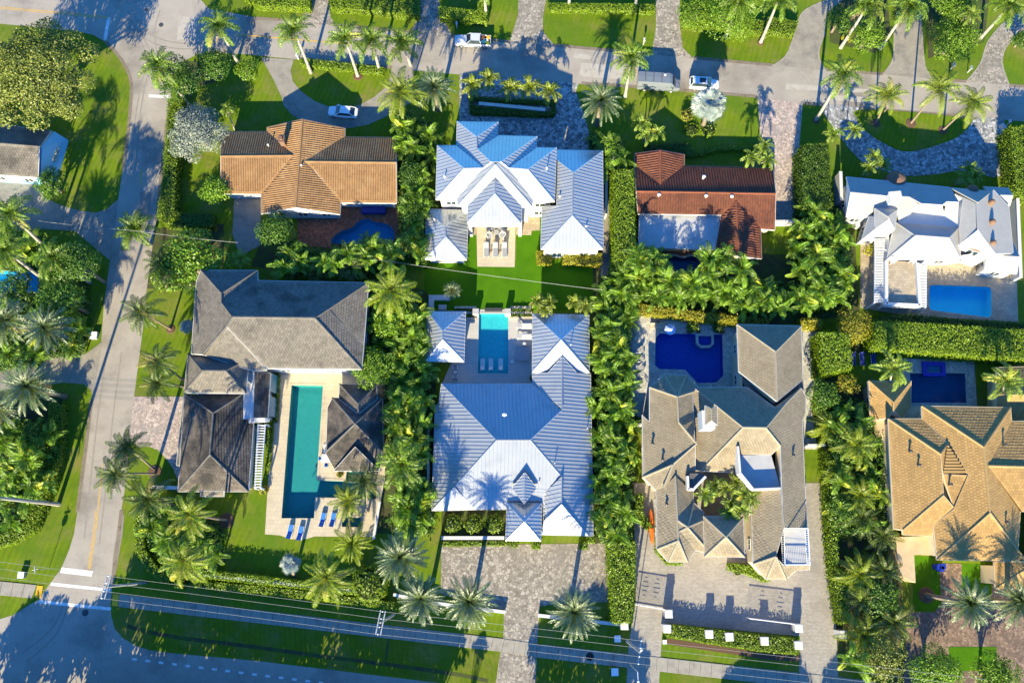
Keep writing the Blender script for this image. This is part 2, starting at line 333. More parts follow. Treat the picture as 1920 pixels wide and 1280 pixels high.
MT['redbarrel'] = surf('red_barrel', (0.144, 0.050, 0.025), (0.114, 0.037, 0.020), 0.6, 0.75, (0.051, 0.019, 0.015), 0.4, 0.55, 0.8, 0.15, island=0.18)
MT['redcap'] = surf('red_ridge', (0.216, 0.069, 0.032), (0.178, 0.052, 0.023), 1.5, 0.75)
MT['beigetile'] = surf('beige_tile', (0.279, 0.225, 0.149), (0.233, 0.189, 0.122), 0.45, 0.8, (0.164, 0.124, 0.071), 0.28, 0.55, 0.78, 0.10, island=0.10)
MT['beigecap'] = surf('beige_ridge', (0.312, 0.272, 0.194), (0.270, 0.235, 0.167), 2.0, 0.8)
MT['goldtile'] = surf('golden_tile', (0.402, 0.245, 0.088), (0.345, 0.210, 0.074), 0.5, 0.8, (0.288, 0.171, 0.063), 0.3, 0.55, 0.8, 0.08, island=0.12)
MT['goldcap'] = surf('golden_ridge', (0.386, 0.260, 0.114), (0.336, 0.218, 0.091), 2.0, 0.8)
MT['whitetile'] = surf('white_tile', (0.367, 0.350, 0.322), (0.334, 0.318, 0.292), 0.5, 0.7, (0.278, 0.261, 0.239), 0.35, 0.6, 0.85, 0.03, island=0.03)
MT['underlay'] = surf('roof_joint', (0.085, 0.072, 0.060), (0.065, 0.056, 0.047), 2.0, 0.9)
MT['underlay_gold'] = surf('roof_joint_gold', (0.27, 0.175, 0.075), (0.23, 0.15, 0.065), 2.0, 0.9)
MT['underlay_beige'] = surf('roof_joint_beige', (0.15, 0.125, 0.09), (0.12, 0.10, 0.075), 2.0, 0.9)
MT['underlay_tan'] = surf('roof_joint_tan', (0.20, 0.115, 0.058), (0.16, 0.09, 0.045), 2.0, 0.9)
MT['flatroof'] = surf('flat_roof', (0.42, 0.41, 0.40), (0.36, 0.355, 0.35), 0.8, 0.85, (0.25, 0.25, 0.25), 0.4, 0.55, 0.8)
MT['sandroof'] = surf('sand_terrace', (0.52, 0.40, 0.24), (0.45, 0.33, 0.19), 0.7, 0.85, (0.34, 0.25, 0.15), 0.4, 0.55, 0.8)
# plants
MT['royal'] = leaf('royal_leaf', (0.089, 0.176, 0.010), (0.186, 0.277, 0.018), 0.35, (0.356, 0.319, 0.050))
MT['coco'] = leaf('coconut_leaf', (0.152, 0.233, 0.009), (0.243, 0.290, 0.013), 0.35, (0.365, 0.325, 0.033), dryamt=0.1)
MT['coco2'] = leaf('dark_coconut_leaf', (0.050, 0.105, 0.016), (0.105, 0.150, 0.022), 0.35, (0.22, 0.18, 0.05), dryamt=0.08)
MT['date'] = leaf('date_leaf', (0.075, 0.124, 0.029), (0.111, 0.169, 0.042), 0.2, (0.133, 0.150, 0.033), dryamt=0.05, gloss=0.1)
MT['areca'] = leaf('areca_leaf', (0.081, 0.196, 0.009), (0.217, 0.333, 0.015), 0.35, (0.486, 0.483, 0.041), objvar=0.45, dryamt=0.06)
MT['ado'] = leaf('small_palm_leaf', (0.137, 0.221, 0.017), (0.256, 0.327, 0.032), 0.3, (0.510, 0.441, 0.044), dryamt=0.04)
MT['yellowpalm'] = leaf('yellow_palm_leaf', (0.178, 0.230, 0.016), (0.243, 0.277, 0.023), 0.35, objvar=0.2)
MT['bis'] = leaf('silver_leaf', (0.26, 0.32, 0.29), (0.36, 0.42, 0.38), 0.15, objvar=0.15, gloss=0.1)
MT['hedge'] = leaf('hedge_leaf', (0.099, 0.184, 0.006), (0.216, 0.303, 0.009), 0.3, objvar=0.15)
MT['hedgeyel'] = leaf('yellow_hedge_leaf', (0.240, 0.240, 0.014), (0.384, 0.348, 0.024), 0.3, objvar=0.1)
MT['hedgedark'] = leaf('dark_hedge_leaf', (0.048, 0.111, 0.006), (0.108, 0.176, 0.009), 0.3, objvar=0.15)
MT['oak'] = leaf('oak_leaf', (0.110, 0.147, 0.023), (0.264, 0.285, 0.052), 0.25, objvar=0.1)
MT['silver'] = leaf('silver_bush_leaf', (0.190, 0.227, 0.183), (0.343, 0.371, 0.303), 0.2, objvar=0.05)
MT['broad'] = leaf('broad_leaf', (0.089, 0.202, 0.010), (0.224, 0.343, 0.021), 0.3, objvar=0.2)
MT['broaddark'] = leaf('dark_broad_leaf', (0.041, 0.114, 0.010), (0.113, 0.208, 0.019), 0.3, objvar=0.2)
MT['deadleaf'] = leaf('dead_frond', (0.24, 0.165, 0.085), (0.34, 0.25, 0.13), 0.2)
MT['stem'] = surf('frond_stem', (0.20, 0.19, 0.05), (0.26, 0.22, 0.07), 3.0, 0.6)
MT['paletrunk'] = surf('pale_trunk', (0.36, 0.335, 0.29), (0.26, 0.24, 0.205), 3.0, 0.8, (0.16, 0.145, 0.12), 1.5, 0.55, 0.75)
MT['browntrunk'] = surf('brown_trunk', (0.24, 0.19, 0.14), (0.16, 0.125, 0.09), 5.0, 0.9)
MT['shaft'] = surf('crown_shaft', (0.12, 0.20, 0.04), (0.16, 0.23, 0.06), 2.0, 0.5)
MT['fruit'] = surf('date_heart', (0.36, 0.19, 0.04), (0.28, 0.16, 0.04), 6.0, 0.7)
MT['core'] = surf('hedge_core', (0.018, 0.034, 0.006), (0.012, 0.022, 0.004), 3.0, 0.95)
# ================================================================== POOL OUTLINES (holes in ground and decks)
def rrect(x0, y0, x1, y1, x2, y2, x3, y3, r=0.18, n=5):
    q = [(x0, y0), (x1, y1), (x2, y2), (x3, y3)]; out = []
    for i in range(4):
        a, b, c = Vector(q[i - 1]), Vector(q[i]), Vector(q[(i + 1) % 4])
        L = min((a - b).length, (c - b).length) * r; s, e = b + (a - b).normalized() * L, b + (c - b).normalized() * L
        for k in range(n + 1):
            t = k / n; out.append(tuple(s * (1 - t) ** 2 + b * 2 * t * (1 - t) + e * t * t))
    return out
POOL_LONG = [(547, 722), (606, 723), (594, 900), (648, 902), (650, 884), (683, 884), (682, 902), (707, 903), (705, 935), (591, 932), (589, 971), (528, 971)]
SPA_LONG = [(642, 970), (677, 970), (676, 988), (641, 987)]
POOL_MID = [(898, 588), (953, 588), (953, 700), (896, 700)]
POOL_BLUE = [(1229, 634), (1237, 625), (1354, 627), (1356, 704), (1343, 717), (1308, 718), (1284, 693), (1237, 692), (1228, 685)]
POOL_WHITE = rrect(1742, 534, 1859, 538, 1859, 596, 1742, 581)
POOL_RIGHT = [(1706, 700), (1809, 700), (1812, 755), (1708, 755)]
POOL_KIDNEY = smooth([(624, 446), (641, 433), (660, 427), (672, 415), (690, 410), (705, 417), (722, 419), (737, 430), (739, 448), (727, 464), (690, 473), (640, 474), (622, 462)], 3)
POOL_RED = smooth([(1245, 482), (1262, 480), (1280, 484), (1297, 480), (1313, 486), (1316, 503), (1300, 516), (1262, 520), (1244, 508)], 3)
POOL_LEFT = [(-40, 508), (70, 508), (72, 548), (-40, 552)]
ALLPOOLS = [POOL_LONG, SPA_LONG, POOL_MID, POOL_BLUE, POOL_WHITE, POOL_RIGHT, POOL_KIDNEY, POOL_RED, POOL_LEFT]

# ================================================================== GROUND, ROADS, PAVING
me = fill([[(-900, -500), (900, -500), (900, 1500), (-900, 1500)]] + [ring(h) for h in ALLPOOLS], 0.0); me.name = 'ground'
tag(link('ground', me, MT['grass']), kind='structure')
ROAD = [(-250, -45), (-60, -60), (205, -90), (360, -90), (372, -5), (392, 17), (480, 33), (620, 45), (790, 62), (920, 75), (1030, 83), (1290, 107), (1440, 120), (1650, 138), (1820, 152), (2150, 180), (2150, 252),
        (1920, 228), (1780, 217), (1640, 204), (1500, 195), (1425, 183), (1240, 168), (1080, 157), (960, 147), (860, 140), (700, 126), (560, 112), (470, 103), (420, 100), (370, 102), (340, 118), (324, 145), (320, 178), (318, 200), (305, 300),
        (298, 345), (292, 417), (275, 545), (268, 617), (252, 740), (235, 910), (227, 960), (215, 1060), (209, 1115),
        (72, 1124), (100, 1085), (115, 1065), (130, 1030), (139, 1000), (145, 960), (150, 927), (160, 840), (172, 745), (182, 680), (190, 640), (195, 570), (207, 485), (217, 402), (230, 320), (240, 250), (246, 180), (246, 150),
        (237, 127), (220, 102), (200, 80), (175, 66), (140, 58), (0, 45), (-250, 25)]
sheet('road', ROAD, MT['road'], 0.012)
CROSS = [(209, 1115), (207, 1137), (209, 1155), (215, 1178), (230, 1195), (255, 1210), (280, 1218), (325, 1224), (480, 1238), (720, 1267), (1000, 1301), (1500, 1362), (2200, 1450), (2200, 1640), (-400, 1560), (-400, 1230), (0, 1160), (25, 1152), (57, 1132), (72, 1124)]
sheet('main_road', CROSS, MT['road'], 0.010)
def strip(name, pts, wpx, mat, z): # painted line: polyline in pixels, width in metres
    w3 = [P(x, y, z) for x, y in pts]; mb = MB(); L, Rr = [], []
    for i, p in enumerate(w3):
        d = (w3[min(len(w3) - 1, i + 1)] - w3[max(0, i - 1)]).normalized(); n = Vector((-d.y, d.x, 0)) * wpx / 2
        L.append(p + n); Rr.append(p - n)
    for i in range(len(w3) - 1): mb.face([Rr[i], Rr[i + 1], L[i + 1], L[i]])
    o = mb.build(name, mat); tag(o, kind='structure'); return o
Z = 0.018
for a in ([(95, 1094), (207, 1106)], [(72, 1127), (208, 1141)]): strip('road_marking', a, 0.42, MT['white_paint'], Z)
strip('road_marking', [(114, 1068), (173, 1075)], 0.75, MT['white_paint'], Z)
strip('road_marking', [(279, 180), (320, 182)], 0.5, MT['white_paint'], Z)
strip('road_marking', [(204, 33), (197, 75)], 0.55, MT['white_paint'], Z)
strip('road_marking', [(184, 955), (178, 1005), (168, 1067)], 0.16, MT['yellow_paint'], Z)
strip('road_marking', [(180, 955), (174, 1005), (165, 1067)], 0.12, MT['yellow_paint'], Z)
strip('road_marking', [(192, 868), (184, 955)], 0.14, MT['yellow_paint'], Z)
strip('road_marking', [(266, 318), (262, 350)], 0.16, MT['yellow_paint'], Z)
for dy in (0, 3): strip('road_marking', [(-40, 9 + dy), (30, 16 + dy), (204, 32 + dy)], 0.13, MT['yellow_paint'], Z)
strip('road_marking', [(440, 65), (480, 68), (560, 75), (660, 83)], 0.2, MT['yellow_paint'], Z)
for i in range(24):
    x = 252 + 25 * i; y = 1235 + 0.126 * (x - 252); strip('road_marking', [(x - 4.5, y - .5), (x + 4.5, y + .6)], 0.30, MT['white_paint'], Z)
for k, pts in enumerate(([(255, 60), (275, 110), (262, 170), (252, 240), (246, 320)], [(262, 58), (283, 108), (270, 170), (260, 240), (254, 320)], [(240, 20), (252, 50), (285, 80), (340, 92), (420, 88)], [(246, 14), (260, 44), (292, 70), (345, 82), (420, 78)], [(228, 60), (248, 72), (268, 98)], [(300, 20), (290, 60), (296, 110)], [(200, 660), (186, 760), (172, 880), (158, 1010)], [(228, 660), (212, 780), (200, 900), (186, 1020)], [(120, 1130), (95, 1180), (40, 1225)], [(128, 1135), (104, 1190), (50, 1240)])):
    strip('tyre_mark', smooth(pts, 5, False), 0.22, MT['tyre'], 0.0136 + 0.0002 * k)
sheet('road_patch', [(1078, 100), (1108, 103), (1106, 112), (1075, 109)], MT['roadpatch'], 0.0160)
sheet('road_patch', [(1474, 157), (1560, 163), (1690, 172), (1690, 178), (1560, 171), (1473, 168)], MT['roadpatch'], 0.0161)
sheet('road_patch', [(1090, 118), (1170, 124), (1166, 150), (1085, 143)], MT['roadpatch'], 0.0162)
sheet('road_patch', [(1560, 178), (1640, 184), (1640, 194), (1558, 188)], MT['roadpatch'], 0.0163)
sheet('road_patch', [(226, 960), (212, 1040), (208, 1092), (214, 1092), (230, 1000), (233, 965)], MT['darkpatch'], 0.0164)
sheet('road_patch', [(262, 360), (284, 360), (281, 415), (262, 410)], MT['darkpatch'], 0.0166)
sheet('road_patch', [(336, 30), (372, 34), (366, 70), (332, 76)], MT['roadpatch'], 0.0167)
DRV = [
 ('driveway', 'drive', [(490, 108), (492, 113), (512, 148), (527, 180), (532, 198), (548, 216), (572, 230), (600, 241), (640, 243), (690, 234), (735, 214), (775, 190), (775, 128), (735, 126), (730, 150), (722, 165), (702, 182), (676, 196), (650, 203), (615, 200), (590, 190), (565, 172), (549, 153), (545, 132), (551, 112)]),
 ('driveway', 'cobble', [(584, -40), (572, 22), (566, 34), (554, 42), (630, 50), (620, 32), (617, 14), (612, -40)]),
 ('driveway', 'cobble', [(786, -40), (784, 30), (770, 63), (850, 72), (834, 40), (822, 0), (820, -40)]),
 ('driveway', 'cobble', [(974, -40), (971, 30), (955, 80), (1040, 86), (1018, 60), (1018, 30), (1032, -40)]),
 ('driveway', 'cobble', [(1229, -40), (1230, 50), (1222, 103), (1300, 110), (1280, 90), (1275, 50), (1274, -40)]),
 ('driveway', 'drive', [(1600, -40), (1555, -5), (1540, 4), (1515, 16), (1502, 28), (1494, 50), (1484, 82), (1472, 107), (1450, 123), (1548, 132), (1537, 112), (1536, 92), (1547, 62), (1551, 25), (1580, 0), (1640, -40)]),
 ('driveway', 'drive', [(1690, -40), (1680, 30), (1677, 62), (1674, 112), (1655, 140), (1748, 148), (1734, 122), (1729, 58), (1728, -40)]),
 ('driveway', 'cobble', [(1950, 10), (1915, 20), (1880, 45), (1862, 65), (1850, 84), (1838, 120), (1812, 153), (1892, 160), (1879, 118), (1884, 93), (1905, 65), (1950, 40)]),
 ('forecourt', 'bluecob', [(862, 138), (1085, 157), (1079, 172), (1092, 205), (1104, 245), (1105, 290), (860, 290)]),
 ('driveway', 'pinkbrick', [(1420, 181), (1505, 195), (1499, 270), (1503, 418), (1450, 415), (1446, 300), (1425, 250)]),
 ('driveway', 'bluecob', smooth([(1542, 197), (1556, 230), (1585, 270), (1615, 302), (1655, 320), (1705, 330), (1760, 326), (1800, 320), (1838, 326), (1877, 330), (1877, 262), (1884, 226), (1850, 222), (1826, 224), (1815, 240), (1795, 258), (1765, 270), (1725, 282), (1690, 284), (1655, 268), (1622, 246), (1606, 224), (1612, 203)], 2)),
 ('driveway', 'pinkbrick', [(251, 743), (350, 743), (338, 905), (331, 895), (325, 878), (312, 860), (296, 843), (280, 837), (262, 838), (240, 822), (245, 800)]),
 ('driveway', 'drive', [(-60, 630), (60, 640), (110, 662), (160, 664), (192, 640), (174, 745), (171, 732), (158, 720), (120, 717), (60, 725), (-60, 735)]),
 ('driveway', 'drive', [(-60, 330), (60, 335), (85, 372), (120, 387), (150, 395), (180, 399), (200, 392), (222, 374), (206, 488), (166, 455), (140, 433), (87, 430), (-60, 440)]),
 ('driveway', 'cobble', [(827, 1022), (1138, 1018), (1140, 1128), (1060, 1130), (1012, 1136), (1008, 1195), (1003, 1312), (926, 1304), (936, 1235), (944, 1190), (945, 1142), (930, 1140), (880, 1130), (827, 1112)]),
 ('driveway', 'paver', [(1188, 905), (1540, 905), (1545, 840), (1510, 840), (1510, 830), (1548, 830), (1552, 960), (1560, 1060), (1568, 1180), (1576, 1380), (1496, 1370), (1500, 1192), (1250, 1168), (1242, 1176), (1238, 1240), (1232, 1340), (1172, 1330), (1178, 1215), (1186, 1160), (1192, 1130)]),
 ('driveway', 'brownbrick', [(1700, 1147), (1752, 1147), (1766, 1130), (1760, 1056), (1803, 1056), (1803, 1105), (1860, 1118), (1862, 1060), (2050, 1060), (2050, 1400), (1690, 1380)]),
 ('side_path', 'drive', [(1128, 470), (1140, 330), (1134, 285), (1150, 285), (1146, 400), (1142, 520), (1126, 520)]),
 ('side_path', 'drive', [(440, 362), (490, 362), (488, 460), (450, 480), (436, 440)]),
]
zz = 0.020
for nm, mt, pts in DRV: sheet(nm, pts, MT[mt], zz); zz += 0.0006
for pts in ([(480, 34), (568, 41)], [(630, 47), (770, 60)], [(842, 68), (960, 79)], [(1040, 85), (1222, 102)], [(1300, 109), (1448, 122)], [(1548, 131), (1655, 139)], [(1750, 149), (1812, 153)], [(1892, 160), (2000, 168)], [(560, 110), (700, 124), (735, 127)], [(1090, 156), (1240, 166), (1420, 181)], [(1505, 193), (1545, 197)], [(1612, 203), (1780, 216), (1826, 222)], [(320, 180), (305, 300), (294, 416)], [(228, 955), (216, 1055), (211, 1090)], [(145, 960), (160, 845), (172, 748)], [(231, 318), (240, 250), (246, 180), (245, 150), (236, 126), (219, 101), (199, 79)]):
    strip('road_edge', smooth(pts, 3, False), 0.55, MT['roadedge'], 0.0165)
# pale concrete lips beside the northern driveways
for pts in ([(1450, 123), (1472, 107), (1484, 82), (1494, 50), (1502, 28), (1515, 16), (1540, 4)], [(1655, 140), (1674, 112), (1677, 62)], [(1748, 148), (1734, 122), (1729, 58)], [(1812, 153), (1838, 120), (1850, 84), (1862, 65), (1880, 45)], [(1892, 160), (1879, 118), (1884, 93), (1905, 65)], [(1548, 132), (1537, 112), (1536, 92), (1547, 62)]):
    strip('kerb', smooth(pts, 4, False), 0.22, MT['concrete'], 0.036)
sheet('island_lawn', smooth([(1606, 207), (1700, 210), (1810, 224), (1793, 252), (1765, 267), (1725, 279), (1690, 281), (1657, 265), (1624, 244), (1608, 224)], 3), MT['grass'], 0.040)
sheet('lawn', [(795, 488), (1128, 488), (1126, 582), (795, 580)], MT['turf'], 0.006)
sheet('lawn', [(968, 405), (1016, 405), (1016, 492), (968, 492)], MT['turf'], 0.0065)
sheet('lawn', [(876, 415), (900, 415), (900, 492), (876, 492)], MT['turf'], 0.0068)
sheet('lawn', smooth([(1778, 1212), (1868, 1212), (1870, 1255), (1780, 1258)], 1), MT['turf'], 0.052)
sheet('lawn', [(1712, 1042), (1762, 1042), (1764, 1130), (1750, 1145), (1712, 1145)], MT['turf'], 0.0062)
sheet('lawn', [(1803, 1056), (1860, 1056), (1858, 1116), (1803, 1104)], MT['turf'], 0.0064)
# shaded verge by the main road, with the swale and the path's slabs
sheet('verge', [(222, 1138), (700, 1194), (1005, 1232), (1180, 1252), (1500, 1290), (1700, 1316), (1700, 1380), (1000, 1296), (720, 1263), (480, 1234), (330, 1220), (285, 1213), (258, 1204), (236, 1190), (221, 1172), (215, 1150)], MT['verge'], 0.007)
strip('ditch', smooth([(238, 1172), (262, 1180), (330, 1194), (470, 1211), (600, 1229), (720, 1244), (860, 1264), (915, 1276)], 3, False), 0.5, MT['soil'], 0.014)
strip('ditch', [(729, 1195), (722, 1245)], 0.25, MT['soil'], 0.0145)
def slabs(name, topa, topb, bota, botb, n, skip=()):
    base = sheet(name, [topa, topb, botb, bota], MT['slabbase'], 0.030)
    for i in range(n):
        if i in skip: continue
        t0, t1 = (i + 0.012) / n, (i + 0.988) / n; l = lambda a, b, t: (a[0] + (b[0] - a[0]) * t, a[1] + (b[1] - a[1]) * t)
        q = [P(*l(topa, topb, t0)), P(*l(topa, topb, t1)), P(*l(bota, botb, t1)), P(*l(bota, botb, t0))]
        m = MB(); dz = uni(0.0, 0.012); m.prism(q, 0.032, 0.062 + dz, taper=0.012); m.build('paving_slab', MT['concrete'], base)
    return base
slabs('sidewalk', (224, 1113), (946, 1197), (222, 1137), (940, 1221), 35)
slabs('sidewalk', (946, 1197.5), (1008, 1206), (940, 1221.5), (1005, 1231), 3)
slabs('sidewalk', (1008, 1206.5), (1640, 1276), (1005, 1231.5), (1640, 1304), 31)
slabs('sidewalk', (-60, 1083), (69, 1096), (-60, 1109), (60, 1121), 6)
for q in ([(70, 1097), (81, 1098), (77, 1121), (66, 1120)], [(212, 1113), (224, 1114), (221, 1136), (210, 1135)]):
    m = MB(); m.prism([P(*p) for p in q], 0.025, 0.060); tag(m.build('tactile_paving', MT['yellow_pad']), kind='structure')
# planting beds (bare earth under the dense planting)
for pts in ([(690, 520), (800, 545), (815, 600), (818, 800), (812, 1000), (700, 1000), (700, 800)], [(1112, 465), (1195, 470), (1192, 1130), (1140, 1130), (1112, 1020)], [(1190, 470), (1560, 480), (1600, 400), (1612, 590), (1440, 612), (1190, 585)],
            [(490, 450), (745, 462), (745, 525), (470, 500)], [(745, 220), (815, 230), (800, 490), (745, 480)], [(1505, 380), (1600, 390), (1605, 580), (1500, 560)], [(1535, 690), (1660, 740), (1690, 1100), (1700, 1290), (1560, 1230), (1548, 860)],
            [(-40, 560), (76, 556), (80, 505), (150, 470), (150, 640), (95, 680), (-40, 700)], [(-40, 725), (118, 735), (108, 890), (70, 990), (-40, 1030)], [(1560, -40), (1660, -40), (1670, 60), (1640, 100), (1555, 80)], [(1735, -40), (1860, -40), (1845, 80), (1740, 110)], [(255, 430), (420, 420), (420, 500), (350, 545), (262, 540)],
            [(268, 1010), (300, 930), (420, 985), (400, 1085), (330, 1100), (275, 1060)], [(1590, 600), (1950, 620), (1950, 690), (1590, 660)], [(882, 178), (1042, 186), (1040, 217), (885, 214)], [(335, 115), (420, 115), (420, 150), (345, 170)], [(828, 955), (950, 955), (950, 1012), (828, 1012)]):
    sheet('planting_bed', pts, MT['soil'], 0.008 + 0.0003 * rnd(), [POOL_RED] if pts[0] == (1190, 470) else ())
sheet('mulch_bed', [(1252, 1196), (1438, 1224), (1500, 1228), (1500, 1240), (1440, 1236), (1245, 1206)], MT['mulch'], 0.0095)
# decks
DECKS = [('pool_deck', 'cream', [(522, 688), (722, 690), (722, 900), (702, 1006), (590, 1005), (578, 1009), (565, 1011), (545, 1010), (525, 1003), (497, 1001), (503, 900), (515, 780)], [POOL_LONG, SPA_LONG]),
 ('pool_deck', 'greystone', [(862, 597), (885, 597), (886, 580), (962, 580), (963, 597), (1002, 597), (1002, 722), (828, 722), (846, 680), (862, 678)], [POOL_MID]),
 ('patio', 'cream', [(893, 415), (967, 415), (965, 501), (895, 500)], []),
 ('patio', 'travertine', [(967, 405), (1012, 405), (1012, 432), (997, 433), (996, 441), (968, 441)], []),
 ('patio', 'travertine', [(877, 408), (893, 408), (893, 441), (877, 440)], []),
 ('pool_deck', 'palestone', [(1178, 585), (1300, 598), (1390, 607), (1390, 740), (1310, 745), (1225, 790), (1178, 775)], [POOL_BLUE]),
 ('side_path', 'palestone', [(1502, 612), (1532, 615), (1530, 700), (1520, 760), (1532, 842), (1506, 842), (1503, 700)], []),
 ('pool_deck', 'travertine', [(1613, 440), (1860, 470), (1906, 515), (1909, 604), (1700, 592), (1613, 577)], [POOL_WHITE]),
 ('pool_deck', 'palestone', [(1690, 672), (1826, 676), (1832, 764), (1690, 762)], [POOL_RIGHT]),
 ('pool_deck', 'redbrick', [(558, 372), (745, 378), (748, 475), (558, 460)], [POOL_KIDNEY]),
 ('pool_deck', 'redbrick', [(1218, 455), (1350, 462), (1350, 500), (1318, 522), (1240, 524), (1225, 500)], [POOL_RED]),
 ('pool_deck', 'drive', [(-60, 495), (80, 497), (82, 560), (-60, 566)], [POOL_LEFT]),
 ('courtyard', 'paver', [(1296, 885), (1415, 885), (1415, 975), (1296, 975)], [])]
for nm, mt, pts, holes in DECKS: sheet(nm, pts, MT[mt], 0.055, holes)
# ------------------------------------------------------------------ pools
def pool(pts, depth, floor, tint, label, coping='coping', cw=0.35, level=-0.10, ripple=0.12, steps=None):
    r0 = ring(pts); c = sum(r0, Vector()) / len(r0); root = empty('swimming_pool', (c.x, c.y, 0), label, 'swimming pool')
    poly = [(p.x, p.y) for p in r0]
    if area2(poly) < 0: poly = poly[::-1]
    m = MB()
    for i in range(len(poly)):
        a, b = poly[i], poly[(i + 1) % len(poly)]; m.face([(b[0], b[1], 0.05), (a[0], a[1], 0.05), (a[0], a[1], -depth), (b[0], b[1], -depth)])
    m.build('pool_wall', MT[floor], root)
    link('pool_floor', fill([poly], -depth), MT[floor], root)
    if steps:
        m = MB()
        for k, q in enumerate(steps): m.prism([P(*p) for p in q], -depth, -0.25 - 0.25 * k)
        m.build('pool_step', MT[floor], root)
    link('water', fill([poly], level), water('pool_water', tint, ripple), root)
    out = offset(poly, -cw); m = MB()
    for i in range(len(poly)):
        j = (i + 1) % len(poly)
        m.face([(poly[i][0], poly[i][1], 0.085), (poly[j][0], poly[j][1], 0.085), (out[j][0], out[j][1], 0.085), (out[i][0], out[i][1], 0.085)][::-1])
        m.face([(out[i][0], out[i][1], 0.0), (out[j][0], out[j][1], 0.0), (out[j][0], out[j][1], 0.085), (out[i][0], out[i][1], 0.085)])
        m.face([(poly[j][0], poly[j][1], -0.05), (poly[i][0], poly[i][1], -0.05), (poly[i][0], poly[i][1], 0.085), (poly[j][0], poly[j][1], 0.085)])
    m.build('coping', MT[coping], root); return root
MT['pf_teal'] = surf('pool_teal', (0.125, 0.265, 0.275), (0.105, 0.235, 0.245), 1.5, 0.6)
MT['pf_aqua'] = surf('pool_aqua', (0.20, 0.50, 0.52), (0.13, 0.40, 0.44), 2.5, 0.6)
MT['pf_blue'] = surf('pool_royal_blue', (0.03, 0.15, 0.44), (0.02, 0.11, 0.36), 2.0, 0.5)
MT['pf_sky'] = surf('pool_sky_blue', (0.16, 0.72, 0.84), (0.13, 0.66, 0.80), 0.6, 0.6)
MT['pf_navy'] = surf('pool_navy', (0.03, 0.20, 0.32), (0.02, 0.15, 0.27), 0.6, 0.6)
MT['pf_spa'] = surf('spa_tile', (0.03, 0.04, 0.42), (0.02, 0.03, 0.34), 4.0, 0.5)
pool(POOL_LONG, 1.5, 'pf_teal', (0.42, 0.90, 0.88), 'long narrow teal lap pool with an arm, on the cream stone deck', 'cream', 0.3)
pool(SPA_LONG, 1.0, 'pf_teal', (0.45, 0.88, 0.88), 'small square teal spa at the foot of the cream deck', 'cream', 0.3)
pool(POOL_MID, 0.65, 'pf_aqua', (0.42, 0.93, 0.95), 'bright turquoise rectangular pool between the blue metal roofs', 'greystone', 0.25, ripple=0.2)
pool(POOL_BLUE, 1.5, 'pf_blue', (0.45, 0.60, 0.92), 'royal blue angular pool with a round-cornered spa in its far edge', 'palestone', 0.35)
pool(POOL_WHITE, 1.7, 'pf_sky', (0.42, 0.85, 0.95), 'sky blue pool with rounded corners beside the white house', 'travertine', 0.35)
pool(POOL_RIGHT, 1.6, 'pf_navy', (0.40, 0.65, 0.85), 'dark navy rectangular pool behind the golden tiled house', 'palestone', 0.3)
MT['pf_slate'] = surf('pool_slate_blue', (0.14, 0.42, 0.52), (0.11, 0.36, 0.47), 0.8, 0.6)
pool(POOL_KIDNEY, 1.6, 'pf_slate', (0.40, 0.72, 0.90), 'kidney shaped shaded blue pool on the red brick patio', 'redbrick', 0.35)
pool(POOL_RED, 1.6, 'pf_navy', (0.40, 0.68, 0.85), 'dark free-form pool behind the red tiled house', 'palestone', 0.3)
pool(POOL_LEFT, 1.6, 'pf_sky', (0.35, 0.72, 0.90), 'blue pool at the left edge behind the royal palms', 'palestone', 0.3)
# spa rings
def spa(pts, label, wmat, fmat, tint, wth=0.35, h0=-0.6, h1=0.18):
    poly = [(p.x, p.y) for p in ring(pts)]
    if area2(poly) < 0: poly = poly[::-1]
    c = ring(pts)[0]; root = empty('spa', (c.x, c.y, 0), label, 'spa'); inn = offset(poly, wth); m = MB(); n = len(poly)
    for i in range(n):
        j = (i + 1) % n; a, b, c_, d = poly[i], poly[j], inn[j], inn[i]
        m.face([(a[0], a[1], h1), (b[0], b[1], h1), (c_[0], c_[1], h1), (d[0], d[1], h1)]); m.face([(a[0], a[1], h0), (b[0], b[1], h0), (b[0], b[1], h1), (a[0], a[1], h1)]); m.face([(c_[0], c_[1], h0), (d[0], d[1], h0), (d[0], d[1], h1), (c_[0], c_[1], h1)])
    m.build('spa_wall', MT[wmat], root); link('spa_floor', fill([inn], h0), MT[fmat], root); link('water', fill([inn], h1 - 0.1), water('spa_water', tint, 0.3), root)
spa([(1304, 625.5), (1338, 626), (1338, 645), (1331, 652), (1313, 652), (1305, 645)], 'octagonal spa with pale stone rim inside the royal blue pool', 'palestone', 'pf_blue', (0.5, 0.65, 0.92))
spa([(1727, 679), (1769, 680), (1771, 706), (1729, 706)], 'square spa with a bright blue rim at the navy pool', 'pf_spa', 'pf_navy', (0.5, 0.8, 0.9), 0.55, 0.06, 0.45)
